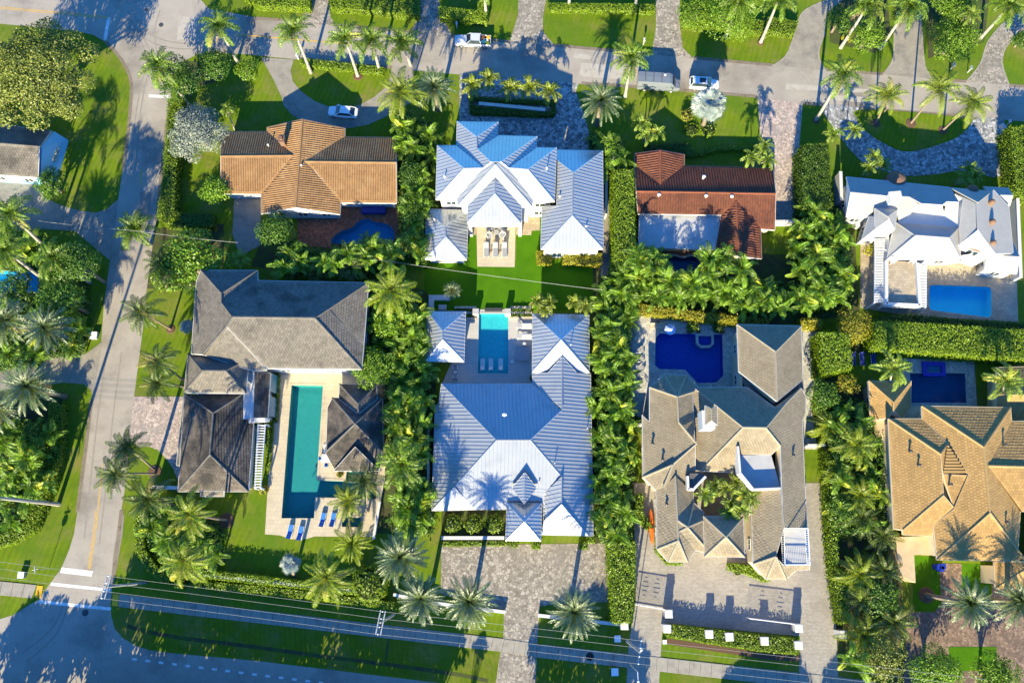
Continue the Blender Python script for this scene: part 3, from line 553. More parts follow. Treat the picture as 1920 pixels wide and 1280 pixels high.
# ================================================================== ROOF BUILDER
def clip(poly, a, b, c): # keep a*x+b*y<=c
    out = []; n = len(poly)
    for i in range(n):
        p, q = poly[i], poly[(i + 1) % n]; dp, dq = a * p[0] + b * p[1] - c, a * q[0] + b * q[1] - c
        if dp <= 0: out.append(p)
        if (dp < 0 < dq) or (dq < 0 < dp):
            t = dp / (dp - dq); out.append((p[0] + (q[0] - p[0]) * t, p[1] + (q[1] - p[1]) * t))
    return out
class Roof:
    """faces given as [(px,py,height),...]; vertices nearer than 3 px are one vertex"""
    def __init__(s, root, faces, style, tile, cap, fascia='white', wallmat='white', pitchw=0.42, course=0.40, skirt=0.22, capr=0.11, gap=3.2):
        s.keys = []; s.faces = []
        for f in faces:
            ids = []
            for v in f:
                for k, q in enumerate(s.keys):
                    if abs(q[0] - v[0]) <= gap and abs(q[1] - v[1]) <= gap: break
                else: s.keys.append(v); k = len(s.keys) - 1
                if not ids or ids[-1] != k: ids.append(k)
            if ids[0] == ids[-1]: ids.pop()
            s.faces.append(ids)
        s.w = [P(*k) for k in s.keys]
        base = MB(); planes = []; s.roof = None; polys3 = []
        for ids in s.faces:
            pts = [s.w[i] for i in ids]
            A = np.array([[p.x, p.y, 1.0] for p in pts]); zc = np.array([p.z for p in pts])
            co = np.linalg.lstsq(A, zc, rcond=None)[0]
            q = [Vector((p.x, p.y, co[0] * p.x + co[1] * p.y + co[2])) for p in pts]
            if area2([(p.x, p.y) for p in q]) < 0: q = q[::-1]
            nrm = Vector((-co[0], -co[1], 1)).normalized(); planes.append((nrm, co)); polys3.append(q); base.face(q)
        roof = base.build('roof', MT[{'goldtile': 'underlay_gold', 'beigetile': 'underlay_beige', 'tanbarrel': 'underlay_tan', 'whitetile': 'whitetile'}.get(tile, 'underlay')] if style in ('flat', 'barrel') else MT[tile], root); s.roof = roof
        # skirts on open edges, caps on shared convex edges
        ed = {}
        for fi, ids in enumerate(s.faces):
            for i in range(len(ids)):
                e = (ids[i], ids[(i + 1) % len(ids)]); ed.setdefault((min(e), max(e)), []).append(fi)
        sk = MB()
        for (a, b), fl in ed.items():
            pa, pb = s.w[a], s.w[b]
            za = lambda f, p: planes[f][1][0] * p.x + planes[f][1][1] * p.y + planes[f][1][2]
            if len(fl) == 1:
                f = fl[0]; A = Vector((pa.x, pa.y, za(f, pa))); B = Vector((pb.x, pb.y, za(f, pb)))
                n = Vector((B.y - A.y, A.x - B.x, 0)); L = n.length
                if L < 0.05: continue
                n /= L; cen = sum((s.w[i] for i in s.faces[f]), Vector()) / len(s.faces[f])
                if (cen - A).dot(n) > 0: n = -n
                o = n * 0.05; up = Vector((0, 0, 0.05))
                sk.face([A + o + up, A + o - Vector((0, 0, skirt)), B + o - Vector((0, 0, skirt)), B + o + up]); sk.face([A + up, A + o + up, B + o + up, B + up])
                zmin = min(za(f, s.w[i]) for i in s.faces[f])
                if abs(A.z - B.z) > 0.5 or min(A.z, B.z) > zmin + 0.8:
                    gw = MB(); gw.face([A - Vector((0, 0, 0.05)), Vector((A.x, A.y, zmin - 0.05)), Vector((B.x, B.y, zmin - 0.05)), B - Vector((0, 0, 0.05))]); gw.build('gable_wall', MT[wallmat], root)
            elif len(fl) == 2:
                f, g = fl; cen = sum((s.w[i] for i in s.faces[g]), Vector()) / len(s.faces[g])
                mid = (pa + pb) / 2
                # convex when the other face drops below this plane
                q = max((s.w[i] for i in s.faces[g]), key=lambda p: ((p - mid).cross(pb - pa)).length)
                if za(f, q) - za(g, q) > 0.12 and za(g, max((s.w[i] for i in s.faces[f]), key=lambda p: ((p - mid).cross(pb - pa)).length)) > 0:
                    A = Vector((pa.x, pa.y, max(za(f, pa), za(g, pa)) + 0.03)); B = Vector((pb.x, pb.y, max(za(f, pb), za(g, pb)) + 0.03))
                    if (A - B).length > 0.4:
                        mb = MB(); mb.tube([A, B], capr, 6); mb.build('ridge_cap', MT[cap], roof)
        if sk.f: sk.build('fascia', MT[fascia], roof)
        # covering
        T = MB()
        for (nrm, co), q in zip(planes, polys3):
            g = Vector((co[0], co[1])); flat = g.length < 0.03
            dn = Vector((0, -1, 0)) if flat else Vector((-co[0], -co[1], -(co[0] ** 2 + co[1] ** 2))).normalized()
            al = nrm.cross(dn).normalized() * -1; al = dn.cross(nrm).normalized()
            o = q[0]; loc = [((p - o).dot(al), (p - o).dot(dn)) for p in q]
            if area2(loc) < 0: loc = loc[::-1]
            W = lambda a, b, h: o + al * a + dn * b + nrm * h
            a0, a1 = min(p[0] for p in loc), max(p[0] for p in loc); b0, b1 = min(p[1] for p in loc), max(p[1] for p in loc)
            if style == 'seam':
                n = max(1, round((a1 - a0) / pitchw)); st = (a1 - a0) / n
                for k in range(n):
                    x0, x1 = a0 + k * st, a0 + (k + 1) * st
                    c = clip(clip(loc, -1, 0, -x0), 1, 0, x1)
                    if len(c) < 3 or abs(area2(c)) < 0.02: continue
                    m = MB(); m.face([W(p[0], p[1], 0.03) for p in c])
                    es = sorted(p[1] for p in c if abs(p[0] - x0) < 1e-4)
                    if len(es) >= 2 and es[-1] - es[0] > 0.1:
                        t0, t1 = es[0], es[-1]; wd, hh = 0.048, 0.085
                        v = [(x0, t0), (x0 + wd, t0), (x0 + wd, t1), (x0, t1)]
                        m.face([W(a, b, hh) for a, b in v], 1); m.face([W(x0, t0, 0.0), W(x0, t1, 0.0), W(x0, t1, hh), W(x0, t0, hh)][::-1], 1); m.face([W(x0 + wd, t0, 0.0), W(x0 + wd, t1, 0.0), W(x0 + wd, t1, hh), W(x0 + wd, t0, hh)], 1)
                        m.face([W(x0, t1, 0), W(x0 + wd, t1, 0), W(x0 + wd, t1, hh), W(x0, t1, hh)], 1)
                    m.build('roof_panel', [MT[tile], MT['rib']], roof)
                continue
            if style == 'plain': continue
            tri = None; nr = int((b1 - b0) / course) + 1; nc = int((a1 - a0) / pitchw) + 2
            for r_ in range(nr):
                bb1 = b1 - r_ * course; bb0 = bb1 - course; sh = (r_ % 2) * 0.5 * pitchw if style == 'flat' else 0
                for k in range(nc):
                    x0 = a0 + k * pitchw - sh; x1 = x0 + pitchw
                    cs = [(x0, bb0), (x1, bb0), (x1, bb1), (x0, bb1)]; ins = [inside(p, loc) for p in cs]
                    j = uni(-0.008, 0.012)
                    if all(ins):
                        if style == 'flat':
                            gp = (0.020 if tile != 'whitetile' else 0.006); h0, h1 = 0.02, (0.046 if tile == 'goldtile' else 0.06 if tile == 'beigetile' else 0.072 if tile != 'whitetile' else 0.05) + j
                            T.face([W(x0 + gp, bb0 + gp, h0), W(x1 - gp, bb0 + gp, h0), W(x1 - gp, bb1, h1), W(x0 + gp, bb1, h1)][::-1])
                            T.face([W(x0 + gp, bb1, h1), W(x1 - gp, bb1, h1), W(x1 - gp, bb1, 0.0), W(x0 + gp, bb1, 0.0)][::-1])
                        else:
                            h0, h1 = 0.03, 0.055 + j; xs = (x0, x0 + pitchw * 0.18, x0 + pitchw * 0.42, x0 + pitchw * 0.66, x1 - pitchw * 0.06); hs = (0.0, 0.075, 0.105, 0.075, 0.0)
                            b_ = len(T.v)
                            for a, h in zip(xs, hs): T.v.append(tuple(W(a, bb0, h0 * 0.6 + h * 0.85))); T.v.append(tuple(W(a, bb1, h1 * 0.6 + h)))
                            for i in range(4): T.f.append((b_ + 2 * i, b_ + 2 * i + 1, b_ + 2 * i + 3, b_ + 2 * i + 2)); T.m.append(0)
                            T.f.append((b_ + 1, b_ + 3, b_ + 5, b_ + 7, b_ + 9)); T.m.append(0)
                    elif any(ins) or inside(((x0 + x1) / 2, (bb0 + bb1) / 2), loc):
                        if tri is None:
                            v3 = [Vector((p[0], p[1], 0)) for p in loc]; tri = [[loc[i] for i in t] for t in geometry.tessellate_polygon([v3])]
                            tri = [t if area2(t) > 0 else t[::-1] for t in tri]
                        for t in tri:
                            c = cs
                            for i in range(3):
                                p, q_ = t[i], t[(i + 1) % 3]; a, b = (q_[1] - p[1]), -(q_[0] - p[0]); c = clip(c, a, b, a * p[0] + b * p[1])
                                if len(c) < 3: break
                            if len(c) >= 3 and abs(area2(c)) > 0.004: T.face([W(p[0], p[1], 0.045 + (0.03 if style != 'flat' else 0)) for p in c][::-1])
        if T.f:
            # all tile faces should look up the slope normal
            me = T.mesh('roof_tiles'); ob = link('roof_tiles', me, MT[tile], roof); tag(ob, kind='stuff')
            bm = bmesh.new(); bm.from_mesh(me)
            for f in bm.faces:
                if f.normal.z < 0 and abs(f.normal.z) > 0.2: f.normal_flip()
            bm.to_mesh(me); bm.free()
def house(name, label, pts, cat='house'):
    c = P(*pts, 0); return empty(name, (c.x, c.y, 0), label, cat)
def walls(root, pts, h, mat='white', inset=0.55, win=True, winmat='glass', spacing=3.6, z0=0.0, ww=1.5, wh=1.3, sill=0.9, cap=False):
    """walls under an eave outline (pixels at height h), with framed windows"""
    poly = [(p.x, p.y) for p in ring(pts, h)]
    if area2(poly) < 0: poly = poly[::-1]
    poly = offset(poly, inset); m = MB(); n = len(poly)
    for i in range(n):
        a, b = poly[i], poly[(i + 1) % n]; m.face([(a[0], a[1], z0), (b[0], b[1], z0), (b[0], b[1], h - 0.02), (a[0], a[1], h - 0.02)])
    if cap: m.face([(a, b, h - 0.02) for a, b in poly])
    m.build('wall', MT[mat], root)
    if not win: return
    for i in range(n):
        a, b = Vector(poly[i]), Vector(poly[(i + 1) % n]); d = b - a; L = d.length
        if L < 2.6: continue
        d /= L; nn = Vector((d.y, -d.x)); k = max(1, int(L / spacing))
        for q in range(k):
            for lev in range(int(max(1, (h - z0) // 2.8))):
                c = a + d * (L * (q + 0.5) / k); zc = z0 + lev * 3.0 + sill + wh / 2
                if zc + wh / 2 > h - 0.15: continue
                window(root, c, d, nn, zc, ww, wh, winmat)
def window(root, c, d, nn, zc, ww, wh, winmat='glass', frame='whitemetal'):
    f = MB(); t = 0.08
    def bar(x0, x1, z0, z1, e):
        q = [c + d * x0, c + d * x1]; p = []
        for z in (z0, z1): p += [(q[0] + nn * e).to_tuple() + (z,), (q[1] + nn * e).to_tuple() + (z,)]
        f.face([p[0], p[1], p[3], p[2]])
        for (u, v) in ((0, 1), (1, 3), (3, 2), (2, 0)):
            a_, b_ = p[u], p[v]; f.face([a_, b_, (b_[0] - nn.x * e, b_[1] - nn.y * e, b_[2]), (a_[0] - nn.x * e, a_[1] - nn.y * e, a_[2])])
    x, z = ww / 2, wh / 2
    bar(-x, x, zc - z, zc - z + t, .06); bar(-x, x, zc + z - t, zc + z, .06); bar(-x, -x + t, zc - z + t, zc + z - t, .06); bar(x - t, x, zc - z + t, zc + z - t, .06); bar(-t / 2, t / 2, zc - z + t, zc + z - t, .045)
    w_ = f.build('window', MT[frame], root); g = MB(); p0, p1 = c - d * (x - t) + nn * .02, c + d * (x - t) + nn * .02
    g.face([(p0.x, p0.y, zc - z + t), (p1.x, p1.y, zc - z + t), (p1.x, p1.y, zc + z - t), (p0.x, p0.y, zc + z - t)]); g.build('pane', MT[winmat], w_)
def vent(root, px, py, h, r=0.09, L=0.5, mat='whitemetal', name='vent_pipe'):
    p = P(px, py, h); m = MB(); m.tube([p - Vector((0, 0, .3)), p + Vector((0, 0, L))], r, 8); m.lathe([(r * 1.6, L - 0.06), (r * 1.7, L), (r * 0.6, L + 0.1)], p, 8); m.build(name, MT[mat], root)
# ================================================================== HOUSES (roof corners surveyed from the photograph)
# ---- tan barrel-tile house
hs = house('tan_house', 'low house with weathered tan barrel tile roof and crossing gables', (575, 320))
e, r, q = 2.9, 4.7, 4.5
Roof(hs, [[(501, 239, e), (568, 224, r), (555, 389, r), (490, 401, e), (490, 364, e), (549, 292, q), (501, 247, e)],
 [(568, 224, r), (647, 241, e), (647, 257, e), (572, 303, q), (590, 320, q - .4), (639, 366, e), (638, 402, e), (555, 389, r)],
 [(414, 247, e), (501, 247, e), (549, 292, q), (414, 293, q)], [(414, 293, q), (549, 292, q), (490, 364, e), (414, 363, e)],
 [(647, 257, e), (743, 258, e), (743, 305, q), (572, 303, q)], [(572, 303, q), (743, 305, q), (744, 381, e), (639, 380, e), (590, 320, q - .4)]],
 'barrel', 'tanbarrel', 'tanbarrel', pitchw=0.36, course=0.42)
walls(hs, [(414, 247), (501, 247), (501, 239), (647, 241), (647, 257), (743, 258), (744, 381), (639, 380), (638, 402), (490, 401), (490, 363), (414, 363)], e, 'white')
m = MB(); p = P(532, 268, 4.2); m.box((p.x, p.y, 4.6), (0.75, 0.95, 1.7)); m.box((p.x, p.y, 5.5), (0.95, 1.15, 0.14)); m.box((p.x, p.y, 5.72), (0.4, 0.5, 0.3)); m.build('chimney', MT['brownclay'], hs)
vent(hs, 566, 312, 4.5); vent(hs, 504, 274, 4.0)
# ---- northern standing-seam house, two storeys
hs = house('metal_roof_house', 'two storey white house with blue grey standing seam roof of many hips', (928, 330))
e = 7.0
Roof(hs, [[(857, 228, e), (894, 257, 8.8), (895, 280, 8.8), (921, 304, 10.3), (907, 315, 9.6), (856, 273, e)], [(857, 228, e), (934, 229, e), (894, 257, 8.8)],
 [(934, 229, e), (933, 254, e), (895, 280, 8.8), (894, 257, 8.8)], [(895, 280, 8.8), (933, 254, e), (1007, 256, e), (939, 304, 10.3), (921, 304, 10.3)],
 [(1007, 256, e), (1006, 277, e), (953, 315, 9.6), (939, 304, 10.3)], [(820, 273, e), (856, 273, e), (907, 315, 9.6), (870, 316, 9.6)], [(820, 273, e), (870, 316, 9.6), (817, 374, e)],
 [(817, 374, e), (870, 316, 9.6), (907, 315, 9.6), (857, 374, e)], [(857, 374, e), (907, 315, 9.6), (921, 304, 10.3), (929, 309, 10.3), (858, 386, e)],
 [(858, 386, e), (929, 309, 10.3), (998, 388, e), (978, 388, e), (929, 333, 9.2), (877, 387, e)], [(929, 309, 10.3), (939, 304, 10.3), (953, 315, 9.6), (999, 378, e), (998, 388, e)],
 [(999, 378, e), (953, 315, 9.6), (990, 318, 9.6), (1040, 378, e)], [(1040, 378, e), (990, 318, 9.6), (1043, 277, e)], [(1006, 277, e), (1043, 277, e), (990, 318, 9.6), (953, 315, 9.6)],
 [(877, 387, e), (929, 333, 9.2), (928, 363, 9.1), (876, 417, e)], [(978, 388, e), (977, 419, e), (928, 363, 9.1), (929, 333, 9.2)], [(876, 417, e), (928, 363, 9.1), (977, 419, e)]],
 'seam', 'seam', 'seamcap', pitchw=0.53, capr=0.09)
walls(hs, [(820, 273), (856, 273), (857, 228), (934, 229), (933, 254), (1007, 256), (1006, 277), (1043, 277), (1040, 378), (999, 378), (998, 388), (858, 387), (857, 374), (817, 374)], e, 'white', spacing=3.4)
e2 = 5.2
Roof(hs, [[(1014, 467, e2), (1073, 404, 7.6), (1075, 324, 7.6), (1044, 300, 6.4), (1044, 385, 6.4), (1016, 388, e2)], [(1044, 281, e2), (1130, 283, e2), (1075, 324, 7.6), (1044, 300, 6.4)],
 [(1130, 283, e2), (1131, 467, e2), (1073, 404, 7.6), (1075, 324, 7.6)], [(1014, 467, e2), (1131, 467, e2), (1073, 404, 7.6)]], 'seam', 'seam', 'seamcap', pitchw=0.53, capr=0.09)
walls(hs, [(1046, 283), (1130, 283), (1131, 467), (1014, 467), (1016, 388), (1046, 385)], e2, 'white')
# veranda under the south gablet
for x, y in ((884, 441), (975, 441), (884, 420), (975, 420)):
    m = MB(); p = P(x, y, 0); m.box((p.x, p.y, 3.4), (0.45, 0.45, 6.8)); m.build('column', MT['white'], hs)
m = MB(); a, b = P(878, 421, 6.6), P(976, 421, 6.6); m.box(((a.x + b.x) / 2, a.y, 6.55), (b.x - a.x, .4, .6)); m.build('beam', MT['white'], hs)
for x, y, h in ((834, 333, 8), (1025, 317, 8.2), (1099, 426, 6.4), (1049, 370, 6.6)): vent(hs, x, y, h)
hs = house('metal_roof_pavilion', 'small low pavilion with pale grey standing seam hip roof by the lawn', (837, 440), 'pavilion')
e = 3.1
Roof(hs, [[(800, 392, e), (834, 426, 4.8), (836, 444, 4.8), (797, 486, e)], [(800, 392, e), (878, 394, e), (834, 426, 4.8)], [(878, 394, e), (875, 487, e), (836, 444, 4.8), (834, 426, 4.8)], [(797, 486, e), (836, 444, 4.8), (875, 487, e)]], 'seam', 'seam', 'seamcap', pitchw=0.53, capr=0.09)
walls(hs, [(800, 392), (878, 394), (875, 487), (797, 486)], e)
vent(hs, 815, 413, 4.0)
# ---- central standing-seam house
hs = house('blue_metal_house', 'large house with bright blue and white standing seam roof beside the turquoise pool', (965, 850))
e, e1 = 3.0, 3.5
Roof(hs, [[(999, 588, e1), (1104, 590, e1), (1052, 637, 6.0)], [(999, 588, e1), (1052, 637, 6.0), (998, 697, e1)], [(1104, 590, e1), (1105, 698, e1), (1052, 637, 6.0)],
 [(998, 697, e1), (1052, 637, 6.0), (1105, 698, e1), (1082, 698, e1), (1054, 667, 4.95), (1027, 698, e1)]], 'seam', 'seam', 'seamcap', pitchw=0.53, capr=0.09, gap=2.5)
Roof(hs, [[(998, 699, e), (1027, 700, 3.9), (1054, 669, 5.0), (1054, 767, 5.3), (999, 720, e)], [(1054, 669, 5.0), (1082, 700, 3.9), (1107, 700, e), (1112, 1004, e), (1103, 1004, e), (1053, 945, 5.3), (1053, 893, 5.3), (994, 825, 6.6), (1054, 767, 5.3)],
 [(828, 719, e), (999, 720, e), (1054, 767, 5.3), (994, 825, 6.6), (931, 825, 6.6)], [(828, 719, e), (931, 825, 6.6), (852, 912, 4.6), (810, 957, e), (816, 760, e), (823, 757, e)],
 [(931, 825, 6.6), (994, 825, 6.6), (1053, 893, 5.3), (1022, 923, 4.3), (1020, 954, e), (891, 955, e), (852, 912, 4.6)], [(852, 912, 4.6), (810, 957, e), (891, 957, e)],
 [(1053, 893, 5.3), (1053, 945, 5.3), (1020, 977, 4.0), (1016, 1002, e), (1014, 975, e), (1022, 923, 4.3)], [(1053, 945, 5.3), (1020, 977, 4.0), (1016, 1002, e), (1103, 1004, e)]],
 'seam', 'seam', 'seamcap', pitchw=0.53, capr=0.09)
walls(hs, [(999, 588), (1104, 590), (1106, 700), (1112, 1004), (1016, 1002), (1020, 954), (891, 955), (810, 957), (816, 760), (823, 757), (828, 719), (999, 720)], e, 'white')
Roof(hs, [[(984, 886, 6.2), (983, 944, 6.0), (960, 914, 5.1)], [(984, 886, 6.2), (1006, 914, 5.1), (983, 944, 6.0)]], 'seam', 'seam', 'seamcap', pitchw=0.4, capr=0.07)
e1 = 4.1
Roof(hs, [[(951, 943, e1), (1015, 943, e1), (983, 978, 5.6)], [(951, 943, e1), (983, 978, 5.6), (948, 1013, e1)], [(1015, 943, e1), (1014, 1014, e1), (983, 978, 5.6)], [(948, 1013, e1), (983, 978, 5.6), (1014, 1014, e1)]], 'seam', 'seam', 'seamcap', pitchw=0.5, capr=0.09)
walls(hs, [(951, 943), (1015, 943), (1014, 1014), (948, 1013)], e1, 'white', win=False)
for x, y, h in ((1011, 902, 4.5), (1070, 647, 5.5), (1040, 868, 5.6), (839, 822, 4.2), (1101, 803, 3.4)): vent(hs, x, y, h, 0.07, 0.6, 'steel')
vent(hs, 946, 778, 5.0, 0.2, 0.35)
hs = house('pool_cabana', 'blue metal roofed cabana left of the turquoise pool', (836, 630), 'cabana')
e = 3.1
Roof(hs, [[(802, 584, e), (873, 584, e), (830, 620, 4.9)], [(873, 584, e), (870, 678, e), (830, 637, 4.9), (830, 620, 4.9)], [(802, 584, e), (830, 620, 4.9), (830, 637, 4.9), (798, 677, e)], [(798, 677, e), (830, 637, 4.9), (870, 678, e)]], 'seam', 'seam', 'seamcap', pitchw=0.53, capr=0.09)
walls(hs, [(802, 584), (873, 584), (870, 678), (798, 677)], e)
# ---- grey tile estate
hs = house('grey_tile_house', 'big two storey house with mottled grey tile roof above the long pool', (525, 600))
e = 6.0; R1, R2 = 9.3, 7.9
Roof(hs, [[(378, 507, e), (483, 507, e), (416, 550, R2)], [(483, 507, e), (483, 526, e), (416, 567, R2), (416, 550, R2)], [(483, 526, e), (691, 530, e), (617, 580, 8.3), (591, 596, R1), (436, 594, R1), (416, 567, R2)],
 [(378, 507, e), (416, 550, R2), (416, 567, R2), (436, 594, R1), (425, 612, 8.6), (383, 666, e), (357, 662, e), (364, 571, e), (368, 527, e)],
 [(436, 594, R1), (591, 596, R1), (678, 692, e), (499, 690, e), (425, 612, 8.6)], [(425, 612, 8.6), (501, 694, 5.8), (471, 694, 5.8), (383, 666, e)],
 [(591, 596, R1), (617, 580, 8.3), (682, 650, e), (678, 692, e)], [(617, 580, 8.3), (691, 530, e), (684, 650, e + .3)]], 'flat', 'slate', 'slatecap', pitchw=0.40, course=0.37, gap=2.6, capr=0.14)
walls(hs, [(378, 507), (483, 507), (483, 526), (691, 530), (684, 650), (678, 692), (499, 690), (471, 694), (383, 666), (357, 662), (364, 571), (368, 527)], e - .1, 'white', spacing=3.2)
e = 4.9
Roof(hs, [[(353, 663, e), (466, 672, e), (424, 695, 6.9), (380, 695, 6.9)], [(353, 663, e), (380, 695, 6.9), (345, 736, e)], [(345, 736, e), (380, 695, 6.9), (424, 695, 6.9), (462, 737, e)], [(424, 695, 6.9), (466, 672, e), (462, 737, e)]], 'flat', 'slate', 'slatecap', pitchw=0.40, course=0.37, capr=0.14)
walls(hs, [(353, 663), (466, 672), (462, 737), (345, 736)], e)
e = 3.2
Roof(hs, [[(346, 739, e), (457, 739, e), (400, 774, 5.6)], [(346, 739, e), (400, 774, 5.6), (394, 852, 5.6), (334, 921, e)], [(457, 739, e), (474, 795, e), (466, 921, e), (394, 852, 5.6), (400, 774, 5.6)], [(394, 852, 5.6), (466, 921, e), (334, 921, e)]], 'flat', 'darkslate', 'slatecap', pitchw=0.40, course=0.37, capr=0.14)
walls(hs, [(346, 739), (457, 739), (474, 795), (466, 921), (334, 921)], e)
Roof(hs, [[(344, 742, 2.9), (358, 742, 3.5), (346, 872, 3.4), (331, 872, 2.7)]], 'flat', 'slate', 'slatecap', pitchw=0.40, course=0.37)
Roof(hs, [[(376, 920, 3.3), (420, 920, 3.3), (420, 930, 2.9), (376, 930, 2.9)]], 'flat', 'slate', 'slatecap', pitchw=0.40, course=0.37)
Roof(hs, [[(478, 697, 4.2), (507, 699, 3.1), (502, 783, 3.1), (475, 783, 4.2)]], 'flat', 'darkslate', 'slatecap', pitchw=0.42, course=0.40)
m = MB(); m.face([P(457, 697, 3.6), P(456, 786, 3.6), P(476, 784, 4.15), P(478, 697, 4.15)]); m.build('canopy', MT['white'], hs)
m = MB(); m.prism([P(460, 785, 3.2), P(503, 784, 3.2), P(505, 790, 3.2), P(460, 793, 3.2)], 2.9, 3.25); m.build('cornice', MT['white'], hs)
walls(hs, [(458, 699), (506, 699), (502, 783), (457, 785)], 3.0, 'white', win=False, inset=0.15)
a, b = P(509, 698, 2.5), P(505, 781, 2.5)
for k in range(2):
    for t0, t1 in (((0.02, .44), (.54, .98))[k],):
        u, v = a.lerp(b, t0), a.lerp(b, t1); m = MB(); m.face([(u.x, u.y, 2.9), (v.x, v.y, 2.9), (v.x + .5, v.y, 0.3), (u.x + .5, u.y, 0.3)][::-1]); m.build('glazing', MT['tealglass'], hs)
# eyebrow parapet
m = MB(); pts = smooth([(384, 667), (400, 665), (421, 665), (440, 666), (456, 668), (440, 672), (421, 675), (402, 672)], 3); m.prism([P(x, y, 5.5) for x, y in pts], 5.0, 5.75); m.build('parapet', MT['white'], hs)
hs = house('pool_pavilion', 'dark mossy tiled pavilion standing beside the long teal pool', (668, 800), 'pavilion')
e, a = 3.1, 5.9
Roof(hs, [[(624, 746, e), (717, 747, e), (666, 794, a)], [(624, 746, e), (666, 794, a), (612, 849, e), (614, 763, e)], [(666, 794, a), (718, 847, e), (710, 881, e), (627, 881, e), (612, 849, e)], [(717, 747, e), (718, 847, e), (666, 794, a)]], 'flat', 'darkslate', 'slatecap', pitchw=0.40, course=0.38, capr=0.15)
Roof(hs, [[(637, 720, e + .3), (672, 757, 5.2), (672, 776, 5.2), (636, 748, e + .3)], [(637, 720, e + .3), (706, 721, e + .3), (672, 757, 5.2)], [(706, 721, e + .3), (707, 748, e + .3), (672, 776, 5.2), (672, 757, 5.2)]], 'flat', 'darkslate', 'slatecap', pitchw=0.40, course=0.38, capr=0.15)
Roof(hs, [[(666, 838, 5.1), (626, 882, e + .15), (711, 882, e + .15)]], 'flat', 'darkslate', 'slatecap', pitchw=0.40, course=0.38)
walls(hs, [(624, 746), (717, 747), (718, 847), (710, 881), (627, 881), (612, 849), (614, 763)], e, 'creamwall')
walls(hs, [(637, 720), (706, 721), (707, 748), (636, 748)], e + .3, 'creamwall', win=False)
# ---- red barrel-tile house
hs = house('red_house', 'long low house with bright terracotta barrel tiles and a flat grey rear roof', (1320, 370))
e, r = 2.8, 4.4
Roof(hs, [[(1190, 311, e), (1238, 346, 4.0), (1283, 311, e), (1449, 316, e), (1454, 364, r), (1193, 359, r)], [(1190, 288, e), (1238, 282, 4.1), (1238, 346, 4.0), (1190, 311, e)], [(1238, 282, 4.1), (1283, 290, e), (1283, 311, e), (1238, 346, 4.0)],
 [(1193, 359, r), (1454, 364, r), (1453, 431, e), (1426, 429, e), (1380, 378, 4.15), (1352, 404, e + .4), (1196, 401, e + .4)], [(1380, 378, 4.15), (1385, 480, 4.05), (1342, 466, e), (1352, 404, e + .4)], [(1380, 378, 4.15), (1426, 429, e), (1428, 485, e), (1385, 480, 4.05)]],
 'barrel', 'redbarrel', 'redcap', pitchw=0.40, course=0.42, wallmat='creamwall', capr=0.14)
walls(hs, [(1190, 288), (1283, 290), (1283, 311), (1449, 316), (1453, 431), (1428, 430), (1428, 484), (1342, 466), (1342, 403), (1196, 402)], e, 'creamwall')
m = MB(); m.prism([P(1198, 403, 2.7), P(1352, 405, 2.7), P(1342, 468, 2.7), P(1196, 465, 2.7)], 2.5, 2.75, bottom=True); m.build('flat_roof', MT['flatroof'], hs)
walls(hs, [(1198, 403), (1352, 405), (1342, 468), (1196, 465)], 2.5, 'creamwall')
for x, y in ((1235, 367), (1323, 369), (1371, 370), (1319, 333)): vent(hs, x, y, 4.2, 0.16, 0.45)
# ---- beige tile mansion
hs = house('beige_tile_house', 'sprawling beige tiled mansion with octagonal bays and an open courtyard', (1370, 860), 'mansion')
e, R1, R2 = 5.0, 8.2, 7.1
Roof(hs, [[(1382, 608, e), (1502, 611, e), (1454, 659, R2)], [(1382, 608, e), (1454, 659, R2), (1457, 752, R2), (1385, 696, e)], [(1502, 611, e), (1505, 712, e), (1457, 752, R2), (1454, 659, R2)]], 'flat', 'beigetile', 'beigecap', pitchw=0.40, course=0.40, wallmat='creamwall', capr=0.14)
Roof(hs, [[(1300, 726, e), (1400, 726, e), (1452, 764, 6.7), (1500, 728, e), (1475, 755, R2), (1435, 802, R1), (1393, 801, R1)], [(1300, 726, e), (1393, 801, R1), (1314, 882, e), (1304, 880, e), (1302, 818, e)],
 [(1393, 801, R1), (1435, 802, R1), (1463, 836, R2), (1446, 852, 6.4), (1387, 853, 6.2), (1382, 886, e), (1314, 882, e)],
 [(1435, 802, R1), (1475, 755, R2), (1500, 728, e), (1511, 742, e), (1511, 772, e), (1503, 786, e), (1508, 903, e), (1513, 989, e), (1469, 989, R2), (1463, 836, R2)], [(1463, 916, R2), (1469, 989, R2), (1455, 1043, R2 - .2), (1412, 1057, e), (1408, 920, e)],

 [(1412, 1057, e), (1437, 1086, e), (1455, 1043, R2 - .2)], [(1437, 1086, e), (1474, 1086, e), (1455, 1043, R2 - .2)], [(1474, 1086, e), (1490, 1069, e), (1518, 1068, e), (1518, 1060, e + .2), (1470, 1060, 6.0), (1455, 1043, R2 - .2)]],
 'flat', 'beigetile', 'beigecap', pitchw=0.40, course=0.40, wallmat='creamwall', capr=0.14, gap=2.5)
